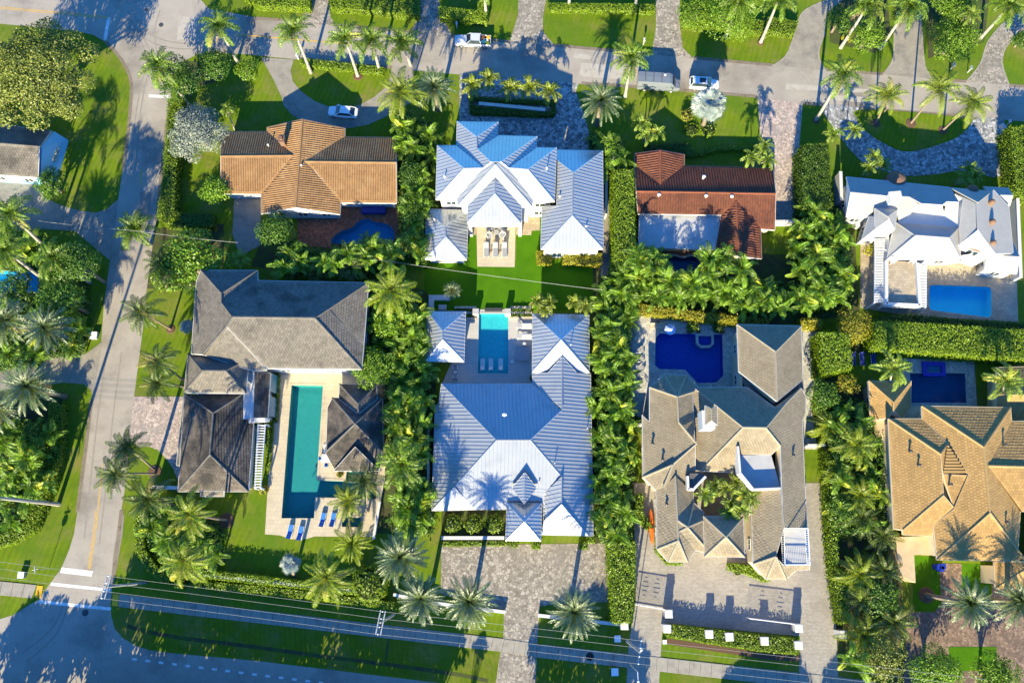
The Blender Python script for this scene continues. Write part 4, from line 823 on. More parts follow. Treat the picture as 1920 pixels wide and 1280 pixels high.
Roof(hs, [[(1217, 727, e), (1245, 702, e), (1270, 744, R2)], [(1245, 702, e), (1287, 703, e), (1270, 744, R2)], [(1287, 703, e), (1309, 725, e), (1299, 735, e + .5), (1270, 744, R2)], [(1217, 727, e), (1270, 744, R2), (1272, 791, R2), (1303, 833, 6.0), (1261, 871, 6.5), (1206, 894, e), (1204, 778, e), (1217, 791, e)],
 [(1270, 744, R2), (1299, 735, e + .5), (1299, 762, e + .5), (1272, 791, R2)], [(1272, 791, R2), (1299, 762, e + .5), (1303, 833, 6.0)], [(1303, 833, 6.0), (1303, 890, e), (1288, 914, e), (1266, 892, 6.2), (1243, 914, 5.5), (1261, 871, 6.5)], [(1261, 871, 6.5), (1243, 914, 5.5), (1230, 919, e), (1206, 894, e)],
 [(1266, 892, 6.2), (1270, 975, 6.5), (1272, 1013, 6.5), (1232, 1029, e), (1230, 919, e), (1243, 914, 5.5)], [(1266, 892, 6.2), (1288, 914, e), (1300, 916, e), (1300, 942, e), (1270, 975, 6.5)],
 [(1232, 1029, e), (1253, 1053, e), (1272, 1013, 6.5)], [(1253, 1053, e), (1289, 1053, e), (1272, 1013, 6.5)], [(1289, 1053, e), (1303, 1031, e), (1273, 996, 6.3), (1272, 1013, 6.5)],
 [(1270, 975, 6.5), (1300, 942, e), (1289, 988, 6.5)], [(1300, 942, e), (1320, 960, e), (1319, 975, e), (1289, 988, 6.5)], [(1289, 988, 6.5), (1319, 975, e), (1319, 1022, e)], [(1289, 988, 6.5), (1319, 1022, e), (1319, 1035, e - .4), (1303, 1031, e), (1273, 996, 6.3)], [(1270, 975, 6.5), (1289, 988, 6.5), (1273, 996, 6.3), (1272, 1013, 6.5)]],
 'flat', 'beigetile', 'beigecap', pitchw=0.40, course=0.40, wallmat='creamwall', capr=0.14, gap=2.5)
walls(hs, [(1204, 778), (1217, 791), (1217, 727), (1245, 702), (1287, 703), (1303, 727), (1385, 726), (1382, 608), (1502, 611), (1506, 730), (1511, 742), (1511, 772), (1503, 786), (1513, 989), (1518, 1068), (1490, 1069), (1474, 1086), (1437, 1086), (1412, 1057), (1408, 920), (1410, 886), (1303, 888), (1300, 942), (1319, 975), (1319, 1030), (1289, 1053), (1253, 1053), (1232, 1029), (1230, 919), (1206, 894)], e - .1, 'creamwall', spacing=3.6)
e = 5.3
Roof(hs, [[(1319, 967, e), (1393, 969, e), (1361, 1006, 7.2)], [(1319, 967, e), (1361, 1006, 7.2), (1321, 1043, e)], [(1393, 969, e), (1396, 1044, e), (1361, 1006, 7.2)], [(1321, 1043, e), (1361, 1006, 7.2), (1396, 1044, e)]], 'flat', 'beigetile', 'beigecap', pitchw=0.40, course=0.40, wallmat='creamwall', capr=0.14)
walls(hs, [(1319, 967), (1393, 969), (1396, 1044), (1321, 1043)], e, 'creamwall')
m = MB(); m.prism([P(1386, 688, 4.6), P(1506, 700, 4.6), P(1506, 735, 4.6), P(1455, 775, 4.6), P(1400, 740, 4.6)], 4.2, 4.7); m.build('valley_roof', MT['slatecap'], hs)
# roof terrace with parapets, small tower, balcony
m = MB(); m.prism([P(1388, 853, 6.4), P(1446, 853, 6.4), P(1464, 916, 6.4), P(1413, 916, 6.4), P(1386, 885, 6.4)], 5.2, 6.4); m.build('roof_terrace', MT['flatroof'], hs)
for a, b in (((1384, 836), (1388, 886)), ((1388, 886), (1413, 917)), ((1413, 917), (1464, 915))):
    m = MB(); u, v = P(*a, 7.5), P(*b, 7.5); d = (v - u); m.box(((u.x + v.x) / 2, (u.y + v.y) / 2, 6.55), (d.length, 0.26, 1.9), math.atan2(d.y, d.x)); m.build('parapet', MT['white'], hs)
m = MB(); p = P(1326, 785, 8.6); m.box((p.x, p.y - .2, 8.0), (1.7, 2.5, 2.6)); m.build('chimney', MT['white'], hs)
Roof(hs, [[(1322, 760, 9.5), (1334, 766, 10.0), (1334, 788, 10.0), (1322, 797, 9.5)], [(1334, 766, 10.0), (1344, 760, 9.5), (1345, 797, 9.5), (1334, 788, 10.0)]], 'flat', 'beigetile', 'beigecap', pitchw=0.40, course=0.40)
for x, y, h in ((1223, 832, 5.6), (1242, 862, 5.9), (1249, 945, 5.7), (1486, 854, 6.1)): vent(hs, x, y, h, 0.14, 0.5, 'darkmetal')
m = MB(); m.prism([P(1291, 887, 6.0), P(1313, 887, 6.0), P(1324, 892, 6.0), P(1303, 918, 6.0), P(1289, 917, 6.0)], 5.5, 5.9); m.build('courtyard_roof', MT['slatecap'], hs)
for a, b in (((1289, 892), (1290, 917)), ((1290, 917), (1302, 917)), ((1302, 915), (1323, 893))):
    m = MB(); u, v = P(*a, 6.3), P(*b, 6.3); d = v - u; m.box(((u.x + v.x) / 2, (u.y + v.y) / 2, 6.0), (d.length, 0.32, 0.9), math.atan2(d.y, d.x)); m.build('parapet', MT['white'], hs)
m = MB(); m.prism([P(1471, 992, 5.6), P(1514, 992, 5.6), P(1517, 1056, 5.6), P(1473, 1056, 5.6)], 5.0, 5.6); m.build('balcony_floor', MT['flatroof'], hs)
bal = [P(1470, 990, 6.7), P(1515, 990, 6.7), P(1519, 1058, 6.7), P(1472, 1058, 6.7)]
m = MB()
for i in range(4):
    a, b = bal[i], bal[(i + 1) % 4]; m.tube([a, b], 0.06, 6); m.tube([a - Vector((0, 0, 1.05)), b - Vector((0, 0, 1.05))], 0.05, 6); n = int((b - a).length / 0.28)
    for k in range(n):
        p = a.lerp(b, k / n); m.tube([p - Vector((0, 0, 1.05)), p], 0.022, 4, cap=False)
m.build('balcony_railing', MT['whitemetal'], hs)
# ---- white house
hs = house('white_house', 'white plastered villa with white tile roofs and striped pergolas by a sky blue pool', (1750, 420), 'villa')
g, h1, h2, hp = 3.0, 5.0, 6.6, 7.6
W = dict(style='plain', tile='whitetile', cap='whitetile', fascia='white', wallmat='white')
def WR(faces, **k): Roof(hs, faces, 'flat', 'whitetile', 'whitetile', pitchw=0.45, course=0.42, wallmat='white', capr=0.10, gap=2.5, **k)
WR([[(1587, 332, h1), (1780, 352, h1), (1799, 378, h2), (1776, 377, h2), (1765, 385, h2), (1724, 383, h2), (1703, 370, h2), (1595, 361, h2)], [(1595, 361, h2), (1655, 366, h2), (1640, 391, 5.4), (1628, 407, h1), (1587, 405, h1)],
    [(1655, 366, h2), (1703, 370, h2), (1724, 383, h2), (1712, 393, 6.0), (1687, 411, 5.6), (1682, 394, 5.8), (1640, 391, 5.4)]])
WR([[(1640, 391, 6.0), (1682, 394, 6.0), (1664, 406, 7.3)], [(1640, 391, 6.0), (1664, 406, 7.3), (1667, 411, 7.3), (1640, 430, 6.0)], [(1682, 394, 6.0), (1678, 430, 6.0), (1667, 411, 7.3), (1664, 406, 7.3)]])
A_, B_ = P(1640, 430, 6.0), P(1678, 431, 6.0); m = MB(); m.face([P(1667, 411, 7.3), A_, B_]); m.face([A_, Vector((A_.x, A_.y, 0)), Vector((B_.x, B_.y, 0)), B_]); m.build('gable_wall', MT['white'], hs)
WR([[(1616, 449, 5.0), (1640, 430, 6.0), (1640, 405, 6.0), (1628, 407, 5.0)]])
WR([[(1780, 352, h1), (1859, 359, h1), (1833, 380, hp)], [(1780, 352, h1), (1833, 380, hp), (1834, 431, hp), (1801, 457, 5.6), (1797, 427, 5.2), (1799, 378, h1)], [(1859, 359, h1), (1893, 386, 4.4), (1901, 474, 4.4), (1863, 477, 5.6), (1834, 431, hp), (1833, 380, hp)]])
A_, B_ = P(1801, 457, 5.6), P(1863, 477, 5.6); m = MB(); m.face([P(1834, 431, hp), A_, B_]); m.face([A_, Vector((A_.x, A_.y, 0)), Vector((B_.x, B_.y, 0)), B_]); m.build('gable_wall', MT['white'], hs)
d2 = Vector((B_.x - A_.x, B_.y - A_.y)).normalized(); n2 = Vector((d2.y, -d2.x)); c2 = Vector(((A_.x + B_.x) / 2, (A_.y + B_.y) / 2)) + n2 * .02; window(hs, c2, d2, n2, 4.2, 1.7, 1.5)
m = MB(); c3 = c2 + n2 * .03; m.face([(c3.x + d2.x * .85 * math.cos(a), c3.y + d2.y * .85 * math.cos(a), 4.95 + .55 * math.sin(a)) for a in [math.pi * k / 10 for k in range(11)]]); m.build('fanlight', MT['brownclay'], hs)
WR([[(1859, 366, 4.6), (1899, 367, 4.6), (1893, 386, 3.6), (1861, 385, 3.6)], [(1844, 350, 3.6), (1890, 353, 3.6), (1899, 367, 4.6), (1859, 366, 4.6)]])
WR([[(1863, 479, 4.4), (1911, 482, 4.4), (1906, 513, 3.2), (1846, 506, 3.2), (1851, 481, 4.2)], [(1862, 460, 3.4), (1900, 457, 3.4), (1911, 482, 4.4), (1863, 479, 4.4)]])
WR([[(1716, 442, 6.6), (1779, 446, 6.6), (1800, 486, 4.2), (1663, 486, 4.2)], [(1681, 418, 5.0), (1785, 425, 5.0), (1797, 427, 5.0), (1779, 446, 6.6), (1716, 442, 6.6)], [(1797, 427, 5.0), (1801, 457, 4.6), (1800, 486, 4.2), (1779, 446, 6.6)], [(1681, 418, 5.0), (1716, 442, 6.6), (1663, 486, 4.2), (1673, 437, 4.6)]])
WR([[(1724, 383, h2), (1765, 385, h2), (1770, 398, 5.2), (1712, 393, 5.2)]])
m = MB(); m.prism([P(1687, 411, 5), P(1712, 393, 5), P(1770, 398, 5), P(1776, 377, 5), P(1799, 379, 5), P(1797, 428, 5), P(1785, 426, 5), P(1681, 419, 5)], 3.6, 5.0); m.build('flat_roof', MT['white'], hs)
walls(hs, [(1587, 332), (1780, 352), (1859, 359), (1893, 386), (1901, 474), (1863, 478), (1848, 478), (1800, 486), (1663, 486), (1660, 440), (1616, 449), (1628, 407), (1587, 405)], 4.2, 'white', spacing=3.0)
walls(hs, [(1861, 460), (1900, 457), (1911, 482), (1906, 513), (1846, 506)], 3.2, 'white', inset=.3)
m = MB(); p = P(1674, 374, 6.8); m.box((p.x, p.y, 6.6), (1.5, 1.4, 2.0), 0.1); m.box((p.x, p.y, 7.7), (1.8, 1.7, 0.2), 0.1); m.build('chimney', MT['white'], hs)
for x, y in ((1857, 381), (1858, 418), (1859, 457)):
    p = P(x, y, 6.0); m = MB(); m.lathe([(0.34, -0.8), (0.46, 0.1), (0.44, 0.5), (0.30, 0.8), (0.1, 0.95)], p, 14); m.build('chimney_pot', MT['brownclay'], hs)
for x, y, rr in ((1681, 338, 1.55), (1823, 357, 0.9)):
    p = P(x, y, 4.8); m = MB(); m.lathe([(rr * .95, -2.2), (rr, -1.0), (rr, 0.0), (rr * .8, 0.45), (rr * .45, 0.75), (0.1, 0.85)], p, 20); m.build('clay_turret', MT['brownclay'], hs)
# roof terrace with parapet
m = MB(); m.prism([P(1664, 488, 3.2), P(1721, 492, 3.2), P(1725, 571, 3.2), P(1663, 568, 3.2)], 2.9, 3.2, bottom=True); m.build('terrace_floor', MT['travertine'], hs)
tp = [P(1663, 488, 3.9), P(1663, 569, 3.9), P(1726, 572, 3.9), P(1721, 492, 3.9)]
for a, b in zip(tp, tp[1:]):
    d = b - a; m = MB(); m.box(((a.x + b.x) / 2, (a.y + b.y) / 2, 3.3), (d.length, 0.45, 1.1), math.atan2(d.y, d.x)); m.build('parapet', MT['white'], hs)
walls(hs, [(1663, 488), (1721, 492), (1725, 571), (1663, 569)], 2.9, 'white', win=False, inset=0.2)
def pergola(label, q, n, h, slat, frame, w=0.22, mat2=None):
    q = [P(x, y, h) for x, y in q]; c = sum(q, Vector()) / 4; root = empty('pergola', (c.x, c.y, 0), label, 'pergola')
    for k in range(n):
        t = (k + .5) / n; a, b = q[0].lerp(q[3], t), q[1].lerp(q[2], t); d = b - a; m = MB(); m.box(((a.x + b.x) / 2, (a.y + b.y) / 2, h + .05), (d.length + .2, w, 0.12), math.atan2(d.y, d.x)); m.build('slat', MT[slat], root)
    for i, j in ((0, 3), (1, 2)):
        d = q[j] - q[i]; m = MB(); m.box(((q[i].x + q[j].x) / 2, (q[i].y + q[j].y) / 2, h - .12), (d.length, 0.16, 0.2), math.atan2(d.y, d.x)); m.build('beam', MT[frame], root)
    for p in q: m = MB(); m.box((p.x, p.y, h / 2 - .1), (0.22, 0.22, h - .2)); m.build('post', MT[frame], root)
pergola('long white slatted pergola along the left side of the white villa', [(1641, 447), (1663, 447), (1663, 568), (1640, 568)], 40, 3.0, 'whitemetal', 'whitemetal', 0.10)
pergola('short white slatted pergola between the roof terrace and the sky blue pool', [(1721, 494), (1736, 494), (1736, 576), (1726, 576)], 28, 2.9, 'whitemetal', 'whitemetal', 0.10)
# ---- golden tile house
hs = house('golden_tile_house', 'sand coloured house with broad golden flat tile roofs at the right edge', (1800, 920), 'house')
e, Rr = 5.6, 7.3
Roof(hs, [[(1728, 761, e), (1894, 764, e), (1844, 838, Rr)], [(1728, 761, e), (1844, 838, Rr), (1856, 961, Rr), (1757, 1049, e), (1750, 984, e), (1788, 954, 6.26), (1814, 890, 6.61), (1779, 833, 6.30), (1729, 793, e)],
 [(1844, 838, Rr), (1894, 764, e), (1896, 790, e), (1852, 873, 7.11), (1916, 958, 6.10), (1907, 1030, 5.90), (1922, 1051, e), (1856, 961, Rr)], [(1856, 961, Rr), (1922, 1051, e), (1757, 1049, e)],
 [(1896, 788, e), (1990, 788, e), (1990, 877, 7.11), (1852, 876, 7.11)], [(1852, 876, 7.11), (1990, 877, 7.11), (1990, 960, 5.90), (1916, 958, 6.10)]], 'flat', 'goldtile', 'goldcap', pitchw=0.42, course=0.42, fascia='creamwall', wallmat='orangewall', capr=0.15)
Roof(hs, [[(1665, 785, e), (1730, 785, e), (1777, 832, 6.30), (1763, 851, 6.76)], [(1665, 785, e), (1763, 851, 6.76), (1769, 928, 6.76), (1692, 993, e), (1676, 990, e), (1670, 880, e)], [(1763, 851, 6.76), (1777, 832, 6.30), (1768, 889, 6.56)],
 [(1769, 891, 6.46), (1814, 891, 6.61), (1788, 952, 6.00)], [(1769, 928, 6.76), (1788, 954, 6.26), (1750, 984, e), (1749, 1004, e - .3), (1692, 1002, e - .3), (1692, 993, e)]], 'flat', 'goldtile', 'goldcap', pitchw=0.42, course=0.42, fascia='creamwall', wallmat='orangewall', capr=0.15)
m = MB(); m.prism([P(1762, 838, 5.80), P(1778, 832, 5.80), P(1818, 892, 5.80), P(1790, 958, 5.80), P(1766, 932, 5.80)], 5.2, 5.8); m.build('valley_roof', MT['goldtile'], hs)
for k in range(9):
    t = (k + .5) / 9; a, b = Vector((1777 - 8 * t, 834 + 53 * t)), Vector((1778 + 35 * t, 834 + 53 * t)); u, v = P(a.x, a.y, 6.75), P(b.x, b.y, 6.75)
    m = MB(); m.box(((u.x + v.x) / 2, u.y, 6.65), (v.x - u.x, 0.30, 0.22)); m.build('roof_step', MT['goldtile'], hs)
walls(hs, [(1728, 761), (1894, 764), (1896, 788), (1990, 788), (1990, 1052), (1757, 1049), (1749, 1003), (1692, 1000), (1678, 990), (1665, 785), (1728, 785)], e - .3, 'creamwall', spacing=3.4)
Roof(hs, [[(1628, 714, 3.4), (1707, 714, 3.4), (1675, 754, 5.4)], [(1707, 714, 3.4), (1710, 762, 3.4), (1690, 785, 3.4), (1676, 769, 5.4), (1675, 754, 5.4)], [(1628, 714, 3.4), (1675, 754, 5.4), (1676, 769, 5.4), (1660, 786, 3.4), (1634, 786, 3.4)]], 'flat', 'goldtile', 'goldcap', pitchw=0.42, course=0.42, fascia='creamwall', capr=0.12)
walls(hs, [(1628, 714), (1707, 714), (1710, 762), (1690, 785), (1634, 786)], 3.3, 'orangewall')
m = MB(); m.prism([P(1640, 786, 2.9), P(1662, 786, 2.9), P(1664, 815, 2.9), P(1650, 818, 2.9)], 0, 2.9); m.build('side_terrace', MT['sandroof'], hs); m = MB(); m.prism([P(1690, 762, 2.9), P(1728, 762, 2.9), P(1728, 786, 2.9), P(1690, 786, 2.9)], 0, 2.95); m.build('side_terrace', MT['sandroof'], hs)
m = MB(); m.prism([P(1680, 1006, 2.7), P(1750, 1004, 2.7), P(1752, 1038, 2.7), P(1714, 1040, 2.7), P(1717, 1092, 2.7), P(1685, 1078, 2.7)], 0, 2.7); m.build('carport_roof', MT['sandroof'], hs)
Roof(hs, [[(1864, 1053, 4.6), (1935, 1053, 6.2), (1935, 1058, 6.2), (1866, 1103, 4.6)], [(1866, 1103, 4.6), (1935, 1058, 6.2), (1940, 1104, 4.6)]], 'flat', 'goldtile', 'goldcap', pitchw=0.42, course=0.42, fascia='creamwall', wallmat='orangewall')
walls(hs, [(1866, 1053), (1940, 1053), (1940, 1104), (1867, 1103)], 4.5, 'creamwall')
Roof(hs, [[(1868, 689, 3.3), (1940, 687, 3.3), (1940, 740, 4.8), (1868, 740, 4.8)], [(1868, 740, 4.8), (1940, 740, 4.8), (1940, 786, 3.3), (1868, 786, 3.3)]], 'flat', 'goldtile', 'goldcap', pitchw=0.42, course=0.42, fascia='creamwall', wallmat='orangewall')
walls(hs, [(1868, 689), (1940, 687), (1940, 786), (1868, 786)], 3.2, 'orangewall', win=False)
for x, y, h in ((1706, 846, 6.3), (1722, 872, 6.4), (1883, 834, 6.7), (1886, 979, 6.6), (1781, 908, 6.75)): vent(hs, x, y, h, 0.13, 0.45, 'darkmetal')
# ---- blue gabled cottage at the left
hs = house('blue_cottage', 'small grey roofed cottage with bright blue gable at the left edge', (20, 280), 'cottage')
Roof(hs, [[(-90, 222, 3.0), (97, 246, 3.0), (74, 275, 5.0), (-90, 262, 5.0)], [(-90, 262, 5.0), (74, 275, 5.0), (72, 333, 3.0), (-90, 322, 3.0)]], 'flat', 'slate', 'slatecap', pitchw=0.42, course=0.40, wallmat='bluewall')
walls(hs, [(-90, 222), (97, 246), (72, 333), (-90, 322)], 3.0, 'bluewall', inset=0.1)
a = P(97, 246, 3.0); b = P(72, 333, 3.0); d2 = Vector((b.x - a.x, b.y - a.y)).normalized(); nn2 = Vector((-d2.y, d2.x))
c2 = Vector((a.x, a.y)).lerp(Vector((b.x, b.y)), .5)
if nn2.x < 0: nn2 = -nn2
m = MB(); pk = P(74, 275, 5.0); o = Vector((.35, .0, 0)); m.face([a + o, Vector((a.x, a.y, 0)) + o * 3, Vector((b.x, b.y, 0)) + o * 3, b + o, pk + o]); m.build('gable_wall', MT['bluewall'], hs)
# ================================================================== PLANTS
def frond_mesh(name, L, n, ll, rise, droop, width, mats, twist=0.35, prof=0.6, sag=0.35, fold=0.5):
    """one feather leaf: arched rachis along +X with two rows of leaflets"""
    m = MB(); K = 10; pts = [Vector((0, 0, 0))]; dirs = []; side = uni(-.12, .12)
    for k in range(K):
        s = (k + .5) / K; a = rise - droop * s ** 1.35; h = side * s
        d = Vector((math.cos(a) * math.cos(h), math.cos(a) * math.sin(h), math.sin(a))); dirs.append(d); pts.append(pts[-1] + d * (L / K))
    r0 = 0.016 * L
    for k in range(K):
        w0, w1 = r0 * (1 - k / K) + .006, r0 * (1 - (k + 1) / K) + .006; sd_ = Vector((0, 1, 0))
        m.face([pts[k] - sd_ * w0, pts[k + 1] - sd_ * w1, pts[k + 1] + sd_ * w1, pts[k] + sd_ * w0], 1)
    for i in range(n):
        s = 0.10 + 0.88 * i / (n - 1); f = s * K; k = min(K - 1, int(f)); p = pts[k].lerp(pts[k + 1], f - k); d = dirs[k]
        up = Vector((0, 1, 0)).cross(d) * -1; up = d.cross(Vector((0, 1, 0))); up = -up if up.z < 0 else up
        le = ll * (0.45 + 0.55 * math.sin(math.pi * min(1, (s * 0.9 + 0.12) ** prof))) * uni(.85, 1.1)
        if s > 0.8: le *= 1 - (s - 0.8) * 2.2
        for sg in (-1, 1):
            sweep = 0.35 + 0.55 * s; v = (Vector((0, sg, 0)) * (1 - .25 * s) + d * sweep + up * uni(fold - twist, fold + twist) * (1 - .4 * s)).normalized()
            tip = p + v * le - Vector((0, 0, sag * le * uni(.5, 1.2))); mid = p + v * le * .55
            wv = d * (width * .5)
            m.face([p - wv * .5, mid - wv, mid + wv, p + wv * .5], 0); m.face([mid - wv, tip, mid + wv], 0)
    me = m.mesh(name)
    for q in mats: me.materials.append(q)
    return me
def fan_mesh(name, pet, rad, mats):
    m = MB(); a0 = 0.5; ex = Vector((math.cos(a0), 0, math.sin(a0))); c = ex * pet
    m.face([Vector((0, -.04, 0)), c + Vector((0, -.03, 0)), c + Vector((0, .03, 0)), Vector((0, .04, 0))], 1)
    n = 26; t = uni(-.5, .1); fx = Vector((math.cos(t), 0, math.sin(t))); fy = Vector((0, 1, 0)); fz = fx.cross(fy)
    for i in range(n):
        a = (i / (n - 1) - .5) * R(290); b = a + R(290) / (n - 1) * .5; rr = rad * uni(.88, 1.05) * (1 - .12 * abs(a) / 2.5)
        q = lambda ang, r, z=0: c + fx * (r * math.cos(ang)) + fy * (r * math.sin(ang)) + fz * (z - .10 * r * r)
        m.face([c, q(a, rr * .6, .04), q(b, rr * .62, -.05)]); m.face([c, q(b, rr * .62, -.05), q(a + R(290) / (n - 1), rr * .6, .04)])
        m.face([q(a, rr * .6, .04), q(a + .04, rr), q(b, rr * .62, -.05)])
    me = m.mesh(name)
    for q_ in mats: me.materials.append(q_)
    return me
ST_ = MT['stem']
FR = {
 'royal': [frond_mesh('frond', 3.9, 36, 1.0, R(58), R(112), .11, [MT['royal'], ST_], .6) for _ in range(4)],
 'coco': [frond_mesh('frond', 4.5, 36, 1.0, R(50), R(95), .10, [MT['coco'], ST_], .3, sag=.6, fold=.2) for _ in range(4)],
 'date': [frond_mesh('frond', 3.9, 36, .60, R(40), R(72), .075, [MT['date'], ST_], .5, .5, .15) for _ in range(5)],
 'coco2': [frond_mesh('frond', 4.4, 36, .95, R(50), R(100), .10, [MT['coco2'], ST_], .4, sag=.7, fold=.2) for _ in range(4)],
 'areca': [frond_mesh('frond', 2.45, 26, .66, R(66), R(112), .095, [MT['areca'], ST_], .3, sag=.3) for _ in range(5)],
 'ado': [frond_mesh('frond', 1.9, 20, .55, R(52), R(110), .11, [MT['ado'], ST_], .5) for _ in range(4)],
 'yellow': [frond_mesh('frond', 1.7, 15, .55, R(55), R(115), .13, [MT['yellowpalm'], ST_], .4) for _ in range(4)],
 'king': [frond_mesh('frond', 3.0, 30, .85, R(48), R(105), .11, [MT['ado'], ST_], .45) for _ in range(4)],
 'bis': [fan_mesh('frond', 1.15, 1.15, [MT['bis'], MT['bis']]) for _ in range(4)],
}
DEAD = {k: frond_mesh('dead_frond', L, 18, .6, R(20), R(70), .09, [MT['deadleaf'], MT['deadleaf']], .6, sag=.8) for k, L in (('royal', 2.9), ('coco', 3.3), ('king', 2.3), ('date', 3.0))}
def put_frond(root, me, loc, yaw, pitch=0.0, sc=1.0, roll=0.0):
    o = bpy.data.objects.new('frond', me); COL.objects.link(o); o.parent = root; o.location = loc
    o.rotation_euler = (roll, -pitch, yaw); o.scale = (sc, sc, sc * uni(.9, 1.1)); return o
def auto_h(b, c):
    ex, ey = b[0] - 960, b[1] - 1015; dx, dy = c[0] - b[0], c[1] - b[1]; L2 = ex * ex + ey * ey
    r_ = (dx * ex + dy * ey) / L2; return max(2.5, min(24.0, HC * r_ / (1 + r_)))
GOLD = 2.39996
def palm(kind, crown, base=None, h=None, label='', group=None, sc=1.0, n=None, fr=None):
    """crown and base are the pixels of the crown's heart and of the foot of the trunk"""
    if h is None: h = auto_h(base, crown)
    top = P(crown[0], crown[1], h); bt = P(base[0], base[1], 0) if base else Vector((top.x + uni(-.3, .3), top.y + uni(-.3, .3), 0))
    spec = dict(royal=('royal_palm', .26, .17, 'paletrunk', 15, (.55, 1.0)), coco=('coconut_palm', .17, .12, 'browntrunk', 17, (.5, 1.0)), date=('date_palm', .33, .30, 'browntrunk', 62, (.55, 1.0)),
                ado=('small_palm', .09, .06, 'paletrunk', 9, (.8, 1.0)), yellow=('yellow_palm', .09, .06, 'paletrunk', 9, (.8, 1.0)), king=('feather_palm', .16, .11, 'paletrunk', 12, (.7, 1.0)), bis=('silver_fan_palm', .28, .24, 'browntrunk', 26, (.7, 1.0)))[kind]
    root = empty(spec[0], bt, label, 'palm tree', group)
    d = top - bt; m = MB(); K = 7; pts = []
    for k in range(K + 1):
        t = k / K; bow = math.sin(math.pi * t) * .06; pts.append(Vector((d.x * (t ** 1.15), d.y * (t ** 1.15), d.z * t)) + Vector((d.y, -d.x, 0)) * bow * .3)
    m.tube(pts, [(spec[1] * (1.25 if k == 0 else 1) * (1 - k / K) + spec[2] * k / K) * sc ** .5 for k in range(K + 1)], 8); m.build('trunk', MT[spec[3]], root, True)
    if kind in ('royal', 'king', 'ado'):
        m = MB(); u = (pts[-1] - pts[-2]).normalized(); L = {'royal': 1.3, 'king': .8, 'ado': .5}[kind] * sc; m.tube([d - u * L, d - u * L * .5, d + u * .1], [spec[2] * 1.15, spec[2] * 1.25, spec[2] * .5], 8); m.build('crown_shaft', MT['shaft'], root, True)
    if kind == 'date':
        m = MB(); m.lathe([(.30, -.6), (.5, -.1), (.35, .25), (.1, .4)], d, 9); m.build('heart', MT['fruit'], root, True)
    if kind == 'coco':
        for q in range(5):
            a = q * 1.3 + uni(0, .5); m = MB(); m.lathe([(.02, -.17), (.12, -.1), (.15, 0), (.11, .1), (.02, .16)], d + Vector((math.cos(a) * .3, math.sin(a) * .3, -.3)), 7); m.build('coconut', MT['shaft'], root, True)
    n = n or spec[4]; a0 = rnd() * 6.28
    for i in range(n):
        t = i / max(1, n - 1)                       # 0 = youngest, upright ; 1 = oldest, hanging
        if kind == 'date': pit = R(50) - t * R(80) + uni(-.12, .12)
        elif kind == 'bis': pit = R(50) - t * R(75)
        elif kind == 'royal': pit = R(28) - t * R(62)
        elif kind == 'coco': pit = R(30) - t * R(70)
        else: pit = R(24) - t * R(52)
        s_ = sc * (spec[5][0] + (spec[5][1] - spec[5][0]) * min(1, .35 + t * 1.3)) * uni(.9, 1.08)
        put_frond(root, random.choice(FR[fr or kind]), d + Vector((0, 0, .05 - .25 * t * sc)), a0 + i * GOLD + uni(-.15, .15), pit + uni(-.1, .1), s_, uni(-.3, .3))
    if kind in DEAD:
        for q in range(random.choice((1, 2, 3)) if kind != 'date' else 5):
            put_frond(root, DEAD[kind], d + Vector((0, 0, -.35 * sc)), uni(0, 6.28), R(-38) + uni(-.3, .2), sc * uni(.8, 1.0), uni(-.5, .5)).name = 'dead_frond'
    return root
def cluster(kind, crowns, h, label, group=None, sc=1.0, base=None):
    """several stems from one clump, still one plant"""
    c = [P(x, y, h + uni(-.3, .5)) for x, y in crowns]; b = P(base[0], base[1], 0) if base else sum(c, Vector()) / len(c); b.z = 0
    root = empty({'ado': 'small_palm', 'yellow': 'yellow_palm'}.get(kind, 'feather_palm'), b, label, 'palm tree', group)
    for q in c:
        d = q - b; m = MB(); s0 = Vector((d.x, d.y, 0)).normalized() * .3 if d.length > .1 else Vector(); m.tube([s0, s0.lerp(d, .5) + Vector((0, 0, .2)), d], [.10, .08, .06], 6); m.build('trunk', MT['paletrunk'], root, True)
        a0 = rnd() * 6.28
        for i in range(9):
            t = i / 8; put_frond(root, random.choice(FR[kind]), d + Vector((0, 0, -.1 * t)), a0 + i * GOLD, R(24) - t * R(52) + uni(-.1, .1), sc * uni(.85, 1.05), uni(-.3, .3))
    return root
# areca clumps: the stems' mesh is shared, each clump an object of its own
def stems_mesh():
    m = MB()
    for k in range(7):
        a = uni(0, 6.28); r_ = uni(.1, .45); m.tube([Vector((r_ * .4 * math.cos(a), r_ * .4 * math.sin(a), 0)), Vector((r_ * math.cos(a), r_ * math.sin(a), 2.4))], [.05, .035], 5)
    me = m.mesh('stems'); me.materials.append(MT['shaft']); return me
STEMS = [stems_mesh() for _ in range(3)]
ARECA_N = [0]
def areca(px, py, label, group, hb=None, sc=1.0, n=14):
    if isinstance(hb, tuple): hb = uni(*hb)
    hb = hb if hb is not None else uni(2.4, 4.0)
    c = P(px, py, hb + 1.2); root = empty('areca_palm', (c.x, c.y, 0), label, 'palm', group); ARECA_N[0] += 1
    o = bpy.data.objects.new('stems', random.choice(STEMS)); COL.objects.link(o); o.parent = root; o.scale = (1, 1, max(.5, hb / 2.4)); o.rotation_euler.z = uni(0, 6.28)
    a0 = rnd() * 6.28
    for i in range(n):
        t = i / (n - 1); a = a0 + i * GOLD; q = uni(.1, .75); a2 = uni(0, 6.28)
        put_frond(root, random.choice(FR['areca']), Vector((q * math.cos(a2), q * math.sin(a2), hb - .6 * t + uni(-.5, .3))), a + uni(-.6, .6), R(22) - t * R(48) + uni(-.2, .2), sc * uni(.8, 1.15), uni(-.5, .5))
    return root
